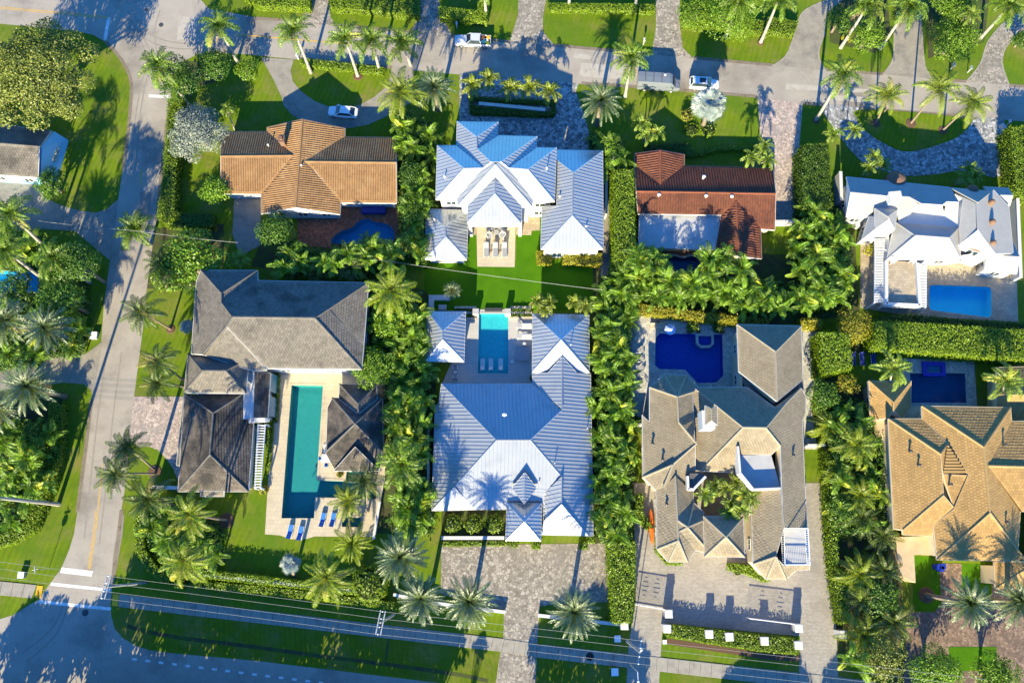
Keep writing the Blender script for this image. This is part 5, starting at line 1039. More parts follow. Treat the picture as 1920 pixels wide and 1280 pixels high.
def scatter(poly, step, fn):
    xs = [p[0] for p in poly]; ys = [p[1] for p in poly]; y = min(ys) + step * .4; k = 0
    while y < max(ys):
        x = min(xs) + step * (.35 if k % 2 else .8)
        while x < max(xs):
            q = (x + uni(-.3, .3) * step, y + uni(-.3, .3) * step)
            if inside(q, poly): fn(*q)
            x += step
        y += step * .86; k += 1
# ------------------------------------------------------------------ leafy things
def quads_mesh(name, P_, N_, size, mat, aspect=0.62):
    """numpy arrays of centres and normals -> one mesh of pointed leaves (two triangles folded)"""
    n = len(P_); t = np.random.normal(size=(n, 3)); t -= (t * N_).sum(1)[:, None] * N_; t /= np.linalg.norm(t, axis=1)[:, None] + 1e-9; b = np.cross(N_, t)
    s = size * np.random.uniform(.65, 1.3, (n, 1)); v = np.stack([P_ - t * s, P_ - b * s * aspect + N_ * s * .15, P_ + t * s, P_ + b * s * aspect + N_ * s * .15], 1).reshape(-1, 3)
    me = bpy.data.meshes.new(name); me.vertices.add(4 * n); me.vertices.foreach_set('co', v.astype(np.float32).ravel())
    me.loops.add(4 * n); me.loops.foreach_set('vertex_index', np.arange(4 * n, dtype=np.int32)); me.polygons.add(n)
    me.polygons.foreach_set('loop_start', np.arange(0, 4 * n, 4, dtype=np.int32)); me.polygons.foreach_set('loop_total', np.full(n, 4, dtype=np.int32)); me.update(calc_edges=True); me.validate()
    me.materials.append(MT[mat]); return me
np.random.seed(5)
def unit(v): return v / (np.linalg.norm(v, axis=1)[:, None] + 1e-9)
def hedge(pts, h, mat='hedge', label='', group=None, dens=85, size=.11, name='hedge', curve=False, rough=.14, cat='hedge'):
    """clipped hedge: outline in pixels at its top"""
    if curve: pts = smooth(pts, 3)
    poly = [(p.x, p.y) for p in ring(pts, h)]
    if area2(poly) < 0: poly = poly[::-1]
    c = np.mean(np.array(poly), 0); root = empty(name, (c[0], c[1], 0), label, cat, group)
    m = MB(); m.prism(offset(poly, .14), 0, h - .16 - rough * .6); m.build('stems', MT['core'], root)
    x0, y0 = np.min(poly, 0); x1, y1 = np.max(poly, 0); Ps, Ns = [], []
    n = int((x1 - x0) * (y1 - y0) * dens) + 8; q = np.random.uniform((x0, y0), (x1, y1), (n, 2)); q = np.array([a for a in q if inside(a, poly)]).reshape(-1, 2)
    if len(q):
        lump = .5 * np.sin(q[:, :1] * 2.1 + 1.3 * np.sin(q[:, 1:] * 1.7)) * np.sin(q[:, 1:] * 2.3 + q[:, :1])
        Ps.append(np.c_[q, h + np.random.normal(0, rough * .5, (len(q), 1)) + lump * rough]); Ns.append(unit(np.c_[np.random.normal(0, .42, (len(q), 2)) - np.array([0, .12]), np.ones(len(q))]))
    for i in range(len(poly)):
        a, b = np.array(poly[i]), np.array(poly[(i + 1) % len(poly)]); d = b - a; L = np.linalg.norm(d)
        if L < .05: continue
        k = int(L * h * dens * .8) + 2; t = np.random.rand(k, 1); nn = np.array([d[1], -d[0]]) / L
        Ps.append(np.c_[a + d * t + nn * np.random.normal(0, rough * .5, (k, 1)), np.random.rand(k, 1) * h]); Ns.append(unit(np.c_[nn + np.random.normal(0, .5, (k, 2)), np.random.normal(.25, .5, k)]))
    link('leaves', quads_mesh('leaves', np.concatenate(Ps), np.concatenate(Ns), size, mat), None, root); return root
def blob(lobes, dens, size, mat, inner=.25):
    """leaf clumps spread over uneven lobes (x,y,z,rx,ry,rz)"""
    Ps, Ns = [], []
    for (x, y, z, a, b, c) in lobes:
        k = int(dens * (a * b + b * c + a * c) * 4.2); d = unit(np.random.normal(size=(k, 3))); d = d[d[:, 2] > -.55]
        rr = 1 - inner * np.random.rand(len(d), 1) ** 2; bump = 1 + .10 * np.sin(d[:, :1] * 9 + x) * np.sin(d[:, 1:2] * 8 + y) + .06 * np.sin(d[:, 2:] * 14)
        Ps.append(np.array([x, y, z]) + d * rr * bump * np.array([a, b, c])); Ns.append(unit(d * .8 + np.array([0, 0, .35]) + np.random.normal(0, .5, (len(d), 3))))
    return quads_mesh('crown', np.concatenate(Ps), np.concatenate(Ns), size, mat)
def tree(px, py, rpx, h, mat='broad', label='', name='broadleaf_tree', cat='tree', group=None, nl=10, dens=22, size=.13, flat=.55, trunk='browntrunk', squash=1.0, inner=.3, spread=.62, lob=.46):
    c = P(px, py, h * .72); s = (P(px + 10, py, h * .72) - c).x / 10; r_ = rpx * s; root = empty(name, (c.x, c.y, 0), label, cat, group)
    lobes = [(0, 0, h - r_ * flat * .55, r_ * .62, r_ * .62 * squash, r_ * flat * .55)]; lim = MB(); lim.tube([Vector((0, 0, 0)), Vector((.05, .05, h * .35)), Vector((0, .1, h * .6))], [r_ * .06 + .08, r_ * .05 + .05, r_ * .03 + .03], 7)
    for i in range(nl):
        a = i * GOLD + uni(-.3, .3); q = r_ * spread * math.sqrt((i + .6) / nl) * 1.05; k = uni(.8, 1.2) * lob
        zz_ = h - r_ * flat * (.45 + .75 * (q / r_) ** 2) + uni(-.1, .12) * r_ * flat
        lobes.append((q * math.cos(a), q * math.sin(a) * squash, zz_, r_ * k, r_ * k, r_ * k * .72)); lim.tube([Vector((0, 0, h * uni(.2, .4))), Vector((q * .5 * math.cos(a), q * .5 * math.sin(a), zz_ * .72)), Vector((q * math.cos(a), q * math.sin(a) * squash, zz_))], [r_ * .03 + .03, r_ * .02 + .02, .02], 5)
    lim.build('trunk', MT[trunk], root, True); link('crown', blob(lobes, dens, size, mat, inner), None, root, True); return root
def ball(px, py, rpx, label, mat='hedge', z=0.0, group=None, name='clipped_shrub', flat=.85, dens=26, size=.12):
    c = P(px, py, z + .8); s = (P(px + 10, py, .8) - c).x / 10; r_ = rpx * s; root = empty(name, (c.x, c.y, z), label, 'shrub', group)
    m = MB(); m.lathe([(r_ * .3, 0), (r_ * .8, r_ * flat * .35), (r_ * .88, r_ * flat * .8), (r_ * .6, r_ * flat * 1.45), (.05, r_ * flat * 1.7)], (0, 0, 0), 12); m.build('stems', MT['core'], root, True)
    link('leaves', blob([(0, 0, r_ * flat, r_, r_, r_ * flat)], dens, size, mat, .06), None, root, True); return root
# ================================================================== PLANTING PLAN
# ---- royal palms
GR = 'royal palms of the neighbourhood'
for b, c, lab in [((445, 116), (412, 54), 'royal palm leaning over the road corner above the tan house lawn'), ((352, 195), (300, 124), 'royal palm leaning over the left road above the silver bush'),
  ((583, 137), (553, 60), 'leftmost of the tall royal palms in the tan house hedge by the road'), ((671, 143), (648, 76), 'middle royal palm in the tan house hedge, with a mulch ring'), ((712, 134), (697, 78), 'third royal palm in the tan house hedge by the road'),
  ((770, 122), (753, 84), 'royal palm at the end of the tan house hedge beside the asphalt'), ((1172, 182), (1182, 112), 'royal palm on the verge beside the grey van'),
  ((1576, 90), (1625, 14), 'thick pale royal palm leaning right from the bed at the top'), ((1650, 92), (1702, 14), 'second pale royal palm leaning right from the bed at the top'), ((1838, 72), (1890, 14), 'royal palm leaning right beside the curved driveway at top right'),
  ((1426, 80), (1458, 4), 'royal palm leaning over the clipped lawn at the top'), ((1360, 70), (1384, 2), 'royal palm rising through the leafy green tree at the top'), ((1190, 17), (1201, -50), 'pale trunked royal palm at the top of the hedge by the cobbled drive'), ((1066, 16), (1071, -48), 'pale trunked royal palm at the top edge beside the mulch strip'),
  ((912, 34), (906, -30), 'royal palm at the corner of the clipped hedge at the top'), ((1530, 225), (1578, 143), 'tall royal palm leaning over the street from the dark lawn'), ((110, 945), (-50, 928), 'royal palm with a long pale trunk leaning out of the left edge'),
  ((92, 470), (22, 402), 'large royal palm at the left edge below the driveway'), ((88, 528), (14, 472), 'large royal palm at the left edge above the blue pool'), ((168, 530), (103, 487), 'dark royal palm right of the blue pool at the left edge'), ((282, 460), (254, 432), 'royal palm leaning over the left road from the leafy tree')]:
    palm('royal', c, b, label=lab, group=GR, sc=1.06)
# ---- coconut palms
GC = 'coconut palms of the neighbourhood'
for b, c, lab, s in [((750, 232), (752, 174), 'big yellow green coconut palm between the white car and the date palm', 1.0), ((1642, 231), (1664, 180), 'leftmost coconut palm in its mulch ring on the island lawn', .75), ((1708, 231), (1759, 166), 'middle coconut palm in its mulch ring on the island lawn', .85), ((1768, 244), (1822, 194), 'right coconut palm in its mulch ring on the island lawn', .8),
  ((320, 617), (266, 585), 'coconut palm curving over the left road from the roadside lawn', .8), ((344, 712), (297, 676), 'upper of the paired coconut palms beside the brick drive', .7), ((345, 725), (298, 718), 'lower of the paired coconut palms beside the brick drive', .7), ((292, 880), (240, 838), 'upper twin coconut palm leaning over the left road', .75), ((292, 888), (218, 888), 'lower twin coconut palm leaning over the left road', .75),
  ((336, 948), (280, 936), 'coconut palm in the hedge corner left of the garage', .85), ((425, 975), (357, 964), 'coconut palm leaning from the mulch ring on the front lawn', .8), ((410, 1045), (345, 1052), 'coconut palm above the curved hedge with a fallen yellow frond', .8), ((314, 545), (305, 497), 'thin coconut palm in front of the leafy tree by the left road', .75),
  ((740, 585), (734, 545), 'coconut palm at the corner of the grey tiled roof', .95), ((690, 960), (685, 900), 'dark coconut palm over the arm of the long pool', .7), ((655, 985), (652, 938), 'coconut palm above the small teal spa', .7), ((662, 1040), (660, 1018), 'coconut palm below the cream deck', .7), ((655, 1075), (612, 1082), 'coconut palm lying across the double hedge', .8),
  ((1552, 850), (1552, 800), 'grey green feather palm beside the beige house path', .7), ((1590, 890), (1606, 832), 'coconut palm in the strip beside the golden roof, upper', .8), ((1595, 960), (1611, 928), 'coconut palm in the strip beside the golden roof, second', .7), ((1600, 1000), (1614, 970), 'coconut palm in the strip opposite the beige balcony', .8), ((1640, 1030), (1656, 1003), 'coconut palm beside the sand carport roof', .7),
  ((1596, 1100), (1610, 1076), 'yellowish coconut palm over the hedge by the right drive', .85), ((1640, 1090), (1657, 1070), 'coconut palm left of the small bright lawn', .75), ((1605, 1135), (1616, 1122), 'dark coconut palm in the right strip above the gate post', .7), ((1655, 1180), (1674, 1166), 'coconut palm nearest the brown brick forecourt', .85), ((1600, 1205), (1617, 1192), 'yellow fronded coconut palm beside the right drive mouth', .9),
  ((1560, 930), (1570, 890), 'slender coconut palm in the strip beside the right lane', .6), ((700, 470), (690, 458), 'small coconut palm between the kidney pool and the hedge', .55), ((600, 530), (596, 512), 'coconut palm drooping over the dark tiled slope', .6), ((665, 525), (657, 503), 'coconut palm at the right of the dark tiled slope', .65), ((550, 520), (547, 502), 'yellow coconut palm at the left of the dark tiled slope', .5)]:
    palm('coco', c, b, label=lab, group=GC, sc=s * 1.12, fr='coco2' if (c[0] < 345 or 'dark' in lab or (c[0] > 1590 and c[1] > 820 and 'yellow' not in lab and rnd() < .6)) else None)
# ---- date palms
GD = 'grey green date palms'
for c, h, lab, s in [((814, 166), 6.5, 'round grey green date palm beside the yellow coconut palm', .95), ((1127, 192), 6.5, 'round date palm at the corner of the cobbled forecourt', .98), ((752, 1046), 10, 'big date palm above the round shrub left of the forecourt', 1.0), ((790, 1122), 11, 'date palm standing on the white kerb wall, left one', .9), ((880, 1126), 9.3, 'date palm on the white kerb wall beside the cobbled drive mouth', 1.0), ((1076, 1148), 9.5, 'date palm right of the cobbled drive mouth', .95),
  ((14, 602), 9, 'date palm at the left edge with an orange heart', .95), ((88, 616), 9, 'dark date palm right of the one with the orange heart', 1.0), ((57, 726), 8.5, 'large date palm by the shaded left driveway', 1.1), ((-5, 770), 6, 'date palm cut by the left edge', .9), ((848, 545), 2.2, 'small dark date palm in the shade of the lawn corner', .42)]:
    palm('date', c, None, h, lab, GD, s)
palm('date', (1815, 1130), (1737, 1115), 8.0, label='date palm leaning right from a dark mulch ring', group=GD, sc=.95)
palm('date', (1908, 1126), (1858, 1124), 8.0, label='date palm at the right edge over the brick drive', group=GD, sc=1.0)
palm('royal', (755, 872), (770, 905), 9, 'large dark feather palm beside the mossy pavilion', 'royal palms of the neighbourhood', 1.15)
palm('king', (1674, 692), (1660, 735), 7, 'yellow tipped feather palm over the navy pool corner', sc=1.15)
palm('king', (1884, 716), (1868, 760), 7, 'yellow tipped feather palm right of the navy pool', sc=1.15)
palm('king', (450, 486), (450, 498), 4, 'small palm in the dark gap above the grey tiled roof', sc=.65)
palm('king', (425, 205), (440, 243), 4, 'small thin palm on the dark lawn beside the silver bush', sc=.5)
palm('king', (1820, 28), (1812, 70), 6, 'grey green palm among the bushes at top right', sc=.75)
palm('bis', (1330, 196), (1318, 236), 5.5, 'silver fan palm beside the white parked car', sc=1.5, n=38)
palm('bis', (545, 1056), (552, 1080), 4, 'pale silver fan palm in the shade behind the double hedge', sc=.8, n=14)
palm('bis', (352, 612), (352, 620), 2.2, 'blue grey fan palm against the grey tiled house', sc=.62, n=14)
for x, y, lab in ((886, 160), (917, 148), (957, 168), (992, 164), (1030, 172)) and [(886, 160, 'first yellow green palm from the left in the forecourt island'), (917, 148, 'second yellow green palm, nearest the road, in the forecourt island'), (957, 168, 'middle yellow green palm in the forecourt island'), (992, 164, 'fourth yellow green palm from the left in the forecourt island'), (1030, 172, 'rightmost yellow green palm in the forecourt island')]:
    palm('yellow', (x, y), None, 3.6, lab, 'yellow palms of the forecourt island', 1.45, 11)
GA = 'small triple palms'
for cr, h, lab in [([(1205, 232), (1232, 250), (1212, 255)], 3.6, 'triple palm on the lawn between van and red house'), ([(1433, 275), (1408, 295), (1438, 300)], 4.0, 'triple palm at the corner of the red tiled roof'), ([(1562, 252)], 4.0, 'small palm left of the curved cobbled drive'), ([(1600, 245)], 3.6, 'small palm leaning over the curved cobbled drive'), ([(1638, 295), (1655, 312), (1628, 315)], 4.2, 'triple palm in front of the white villa'), ([(1815, 318), (1808, 332), (1826, 330)], 3.6, 'small triple palm beside the clay turret of the villa'),
   ([(1322, 925), (1340, 910)], 5.0, 'courtyard palm at the left of the beige courtyard'), ([(1362, 915), (1378, 905)], 5.4, 'yellow green courtyard palm in the middle of the beige courtyard'), ([(1392, 925), (1405, 935)], 5.6, 'courtyard palm at the right of the beige courtyard'), ([(1370, 945), (1388, 955), (1366, 962)], 5.2, 'courtyard palm drooping over the entry pyramid roof'), ([(1008, 565), (1030, 568), (1020, 580)], 4.2, 'bright yellow green palm above the blue roof, left'), ([(1078, 568), (1098, 575)], 4.2, 'yellow green palm above the blue roof, right')]:
    cluster('yellow' if 'yellow' in lab else 'ado', cr, h, lab, GA, 1.05)
# ---- dense rows of areca palms
def row(poly, step, lab, grp, **k):
    xs, ys = [p[0] for p in poly], [p[1] for p in poly]; wide = max(xs) - min(xs) > max(ys) - min(ys)
    def one(x, y):
        t = (x - min(xs)) / (max(xs) - min(xs)) if wide else (y - min(ys)) / (max(ys) - min(ys))
        w_ = (('leftmost', 'left', 'middle', 'right', 'rightmost') if wide else ('topmost', 'upper', 'middle', 'lower', 'lowest'))[min(4, int(t * 5))]
        areca(x, y, lab + ', ' + w_ + ' part', grp, **k)
    scatter(poly, step, one)
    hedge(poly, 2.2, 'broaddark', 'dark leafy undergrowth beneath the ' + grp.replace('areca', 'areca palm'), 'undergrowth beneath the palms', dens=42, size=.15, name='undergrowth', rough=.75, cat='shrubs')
row([(1125, 545), (1195, 560), (1180, 640), (1185, 1010), (1125, 1010), (1118, 700)], 27, 'areca palm in the tall row between the blue metal and beige tiled houses', 'areca row between blue metal and beige houses')
row([(1180, 480), (1240, 470), (1260, 520), (1340, 520), (1400, 525), (1490, 530), (1590, 556), (1560, 580), (1400, 572), (1300, 558), (1200, 555), (1135, 545), (1140, 510)], 27, 'areca palm in the thick band behind the red house pool', 'areca band behind the red house', hb=(3.0, 4.4))
row([(1510, 380), (1580, 395), (1595, 470), (1600, 560), (1500, 540), (1495, 440)], 27, 'areca palm in the clump left of the white villa', 'areca clump left of the white villa')
row([(700, 515), (790, 555), (800, 640), (805, 850), (730, 850), (722, 720), (700, 640)], 28, 'areca palm in the planting between grey tiled and blue metal houses', 'areca planting right of the grey tiled house')
row([(520, 462), (640, 470), (735, 450), (740, 500), (520, 505)], 32, 'areca palm in the planting below the kidney pool', 'areca planting below the kidney pool', hb=(4.0, 5.6))
row([(755, 300), (800, 310), (800, 490), (755, 480)], 30, 'areca palm in the narrow strip left of the two storey metal roofed house', 'areca strip left of the metal roofed house')
row([(-10, 790), (95, 790), (85, 900), (50, 970), (-10, 1000)], 34, 'areca palm in the dark planting at the left edge', 'areca planting at the left edge')
row([(1560, 745), (1650, 760), (1660, 900), (1665, 1000), (1560, 1000)], 40, 'areca palm in the strip between beige and golden roofed houses', 'areca strip beside the golden roofed house')
row([(740, 190), (800, 230), (815, 290), (760, 300), (745, 250)], 30, 'broad areca palm below the yellow coconut palm', 'areca palms below the yellow coconut palm')
row([(1105, 250), (1165, 260), (1175, 310), (1125, 310)], 28, 'areca palm right of the cobbled forecourt', 'areca palms right of the cobbled forecourt')
row([(270, 990), (300, 940), (410, 1000), (390, 1070), (320, 1085)], 38, 'areca palm inside the curved hedge', 'areca palms inside the curved hedge')
row([(72, 470), (150, 478), (150, 545), (140, 655), (100, 665), (76, 580)], 36, 'areca palm in the thick planting between the blue pool and the left road', 'areca planting right of the left edge pool', hb=(3.5, 6.0))
row([(-20, 420), (90, 440), (72, 500), (-20, 500)], 40, 'areca palm in the planting above the left edge pool', 'areca planting above the left edge pool')
row([(-20, 560), (70, 560), (95, 640), (60, 680), (-20, 690)], 44, 'areca palm under the date palms at the left edge', 'areca planting under the left date palms')
for x, y in ((1200, 478), (1232, 497), (1262, 520), (1300, 524), (1332, 508), (1330, 480), (1395, 500)): areca(x, y, 'tall areca palm shading the flat grey roof of the red house', 'tall arecas behind the red house flat roof', (5.2, 6.4), 1.15)
row([(748, 900), (808, 900), (806, 1000), (745, 1000)], 26, 'areca palm in the dark planting below the large feather palm', 'areca planting left of the blue metal house')
for x, y, lab in ((1228, 480, 'areca palm at the left end of the dark pool behind the red house'), (1345, 495, 'areca palm at the right end of the dark pool behind the red house'), (1210, 500, 'areca palm between clipped hedge and the red house flat roof'), (1360, 480, 'areca palm under the red house rear gable'), (760, 950, 'areca palm at the left wall of the blue metal house'), (1610, 1240, 'areca palm beside the mouth of the right drive'), (40, 860, 'tall areca palm in the middle of the left planting')):
    areca(x, y, lab, None, (4.2, 5.2), sc=1.15)
# ---- broadleaf trees and bushes
tree(70, 140, 118, 12, 'oak', 'huge spreading olive green oak in the top left corner', 'oak_tree', nl=34, dens=20, size=.16, flat=.42, inner=.5, spread=.84, lob=.21)
tree(366, 243, 60, 6.3, 'silver', 'pale silvery bush left of the tan house', 'silver_bush', nl=24, dens=26, size=.12, flat=.6, spread=.75, lob=.28, inner=.5)
tree(352, 490, 72, 7, 'broad', 'round leafy green tree left of the shaded driveway', nl=14, dens=9, size=.2, spread=.7, lob=.36)
tree(335, 150, 48, 6.5, 'broaddark', 'dark leafy tree at the corner under the royal palms', nl=10)
tree(402, 122, 38, 5, 'broaddark', 'leafy tree below the royal palm by the tan house lawn', nl=11)
tree(462, 130, 26, 3, 'broad', 'round bush at the top of the tan house lawn', cat='bush', name='bush', nl=6)
tree(402, 358, 34, 4.5, 'broad', 'leafy bush at the lower left corner of the tan roof', nl=7)
tree(520, 432, 40, 5, 'broaddark', 'dark leafy tree beside the red brick patio', nl=8)
tree(698, 690, 38, 5.5, 'broad', 'light green tree over the corner of the mossy pavilion', nl=10, spread=.7)
tree(775, 395, 30, 5, 'broad', 'yellow green tree left of the two storey house, lower', nl=8); tree(770, 330, 28, 5, 'broaddark', 'dark green tree left of the two storey house, upper', nl=8)
tree(728, 610, 30, 5, 'broad', 'leafy tree at the right corner of the grey tiled roof', nl=8); tree(740, 545, 36, 5, 'broaddark', 'dark tree behind the coconut palm at the grey roof', nl=8)
tree(95, 345, 34, 4, 'broaddark', 'dark bush in front of the blue cottage', nl=8, cat='bush', name='bush'); tree(100, 290, 16, 2.2, 'silver', 'small blue grey bush at the blue gable', nl=5, cat='bush', name='bush')
tree(118, 562, 46, 9.5, 'broaddark', 'dark tree beside the left edge pool', nl=9); tree(150, 500, 44, 10, 'broaddark', 'tall dark tree by the left road opposite the leafy tree', nl=9)
tree(1370, 22, 58, 6, 'broad', 'leafy bright green tree hanging over the lawn at the top', nl=12, dens=10); tree(1302, 25, 36, 4.5, 'broad', 'leafy tree beside the cobbled drive at the top', nl=8)
tree(1572, 40, 30, 4, 'broaddark', 'bush left of the thick royal palm at the top', nl=7, cat='bush', name='bush'); tree(1628, 68, 36, 4.5, 'broad', 'bush between the two leaning royal palms', nl=8, cat='bush', name='bush'); tree(1590, 68, 14, 2, 'hedgeyel', 'small yellow bush at the foot of the royal palm', nl=5, cat='bush', name='bush')
tree(1790, 15, 45, 5, 'broad', 'leafy tree at the top between two driveways', nl=10); tree(1790, 75, 50, 5, 'broad', 'spreading bush above the street at top right', nl=10, cat='bush', name='bush'); tree(1700, 18, 34, 5, 'broaddark', 'dark tree at the top behind the royal palms', nl=8)
tree(1915, 75, 22, 2.6, 'broaddark', 'dark bush at the top right edge', nl=6, cat='bush', name='bush')
tree(1655, 1232, 52, 5, 'oak', 'olive green tree under the yellow palm by the right drive', nl=12, spread=.75, lob=.33); tree(1755, 1255, 52, 5, 'broad', 'green tree left of the shaded lawn at the lower right', nl=11); tree(1865, 1268, 46, 5, 'broad', 'green tree with reddish tips at the lower right corner', nl=10)
tree(1586, 720, 24, 3.5, 'hedgeyel', 'bright yellow bush beside the golden roofed pavilion', nl=6, cat='bush', name='bush'); tree(1630, 470, 14, 1.8, 'hedgeyel', 'yellow bush beside the villa patio', nl=5, cat='bush', name='bush')
tree(1545, 740, 34, 4, 'broaddark', 'dark bush beside the beige house path', nl=8, cat='bush', name='bush'); tree(1600, 610, 40, 4, 'hedgeyel', 'yellow green bush where the hedges meet', nl=9, cat='bush', name='bush')
tree(1650, 1120, 40, 4, 'broaddark', 'dark tree among the coconut palms at the lower right', nl=9); tree(1590, 830, 40, 4.5, 'broaddark', 'dark tree beside the golden roof', nl=9); tree(1580, 950, 34, 4, 'broaddark', 'dark tree by the right lane', nl=8)
tree(30, 540, 40, 4, 'broaddark', 'dark tree between the palms at the left edge', nl=8); tree(60, 820, 36, 4, 'broaddark', 'dark tree in the left planting', nl=8)
for x, y, lab in ((848, 980, 'left'), (888, 981, 'middle'), (927, 981, 'right')): ball(x, y, 17.5, 'round clipped shrub, %s of the three in front of the blue metal house' % lab, group='three round shrubs')
ball(697, 1092, 34, 'large round clipped shrub left of the date palms', size=.16, flat=.7)
ball(1298, 241, 14, 'flat round clipped disc shrub, left one by the silver palm', 'hedge', flat=.3); ball(1329, 242, 14, 'flat round clipped disc shrub, right one by the silver palm', 'hedge', flat=.3)
ball(1288, 216, 11, 'small yellow shrub under the silver fan palm', 'hedgeyel')
ball(1299, 612, 10, 'bright potted shrub left of the octagonal spa', 'hedge', .5); ball(1346, 614, 9, 'dark potted shrub right of the octagonal spa', 'hedgedark', .5)
ball(515, 742, 8, 'small round shrub beside the covered walkway', 'hedge'); ball(494, 918, 9, 'yellow green shrub at the end of the white pergola', 'hedgeyel'); ball(1385, 1070, 9, 'golden clipped shrub between the octagonal bays', 'hedgeyel', flat=.5); ball(1000, 707, 7, 'small dark shrub in the corner of the turquoise pool deck', 'hedgedark'); ball(636, 889, 6, 'tiny bright plant beside the mossy pavilion', 'hedgeyel')
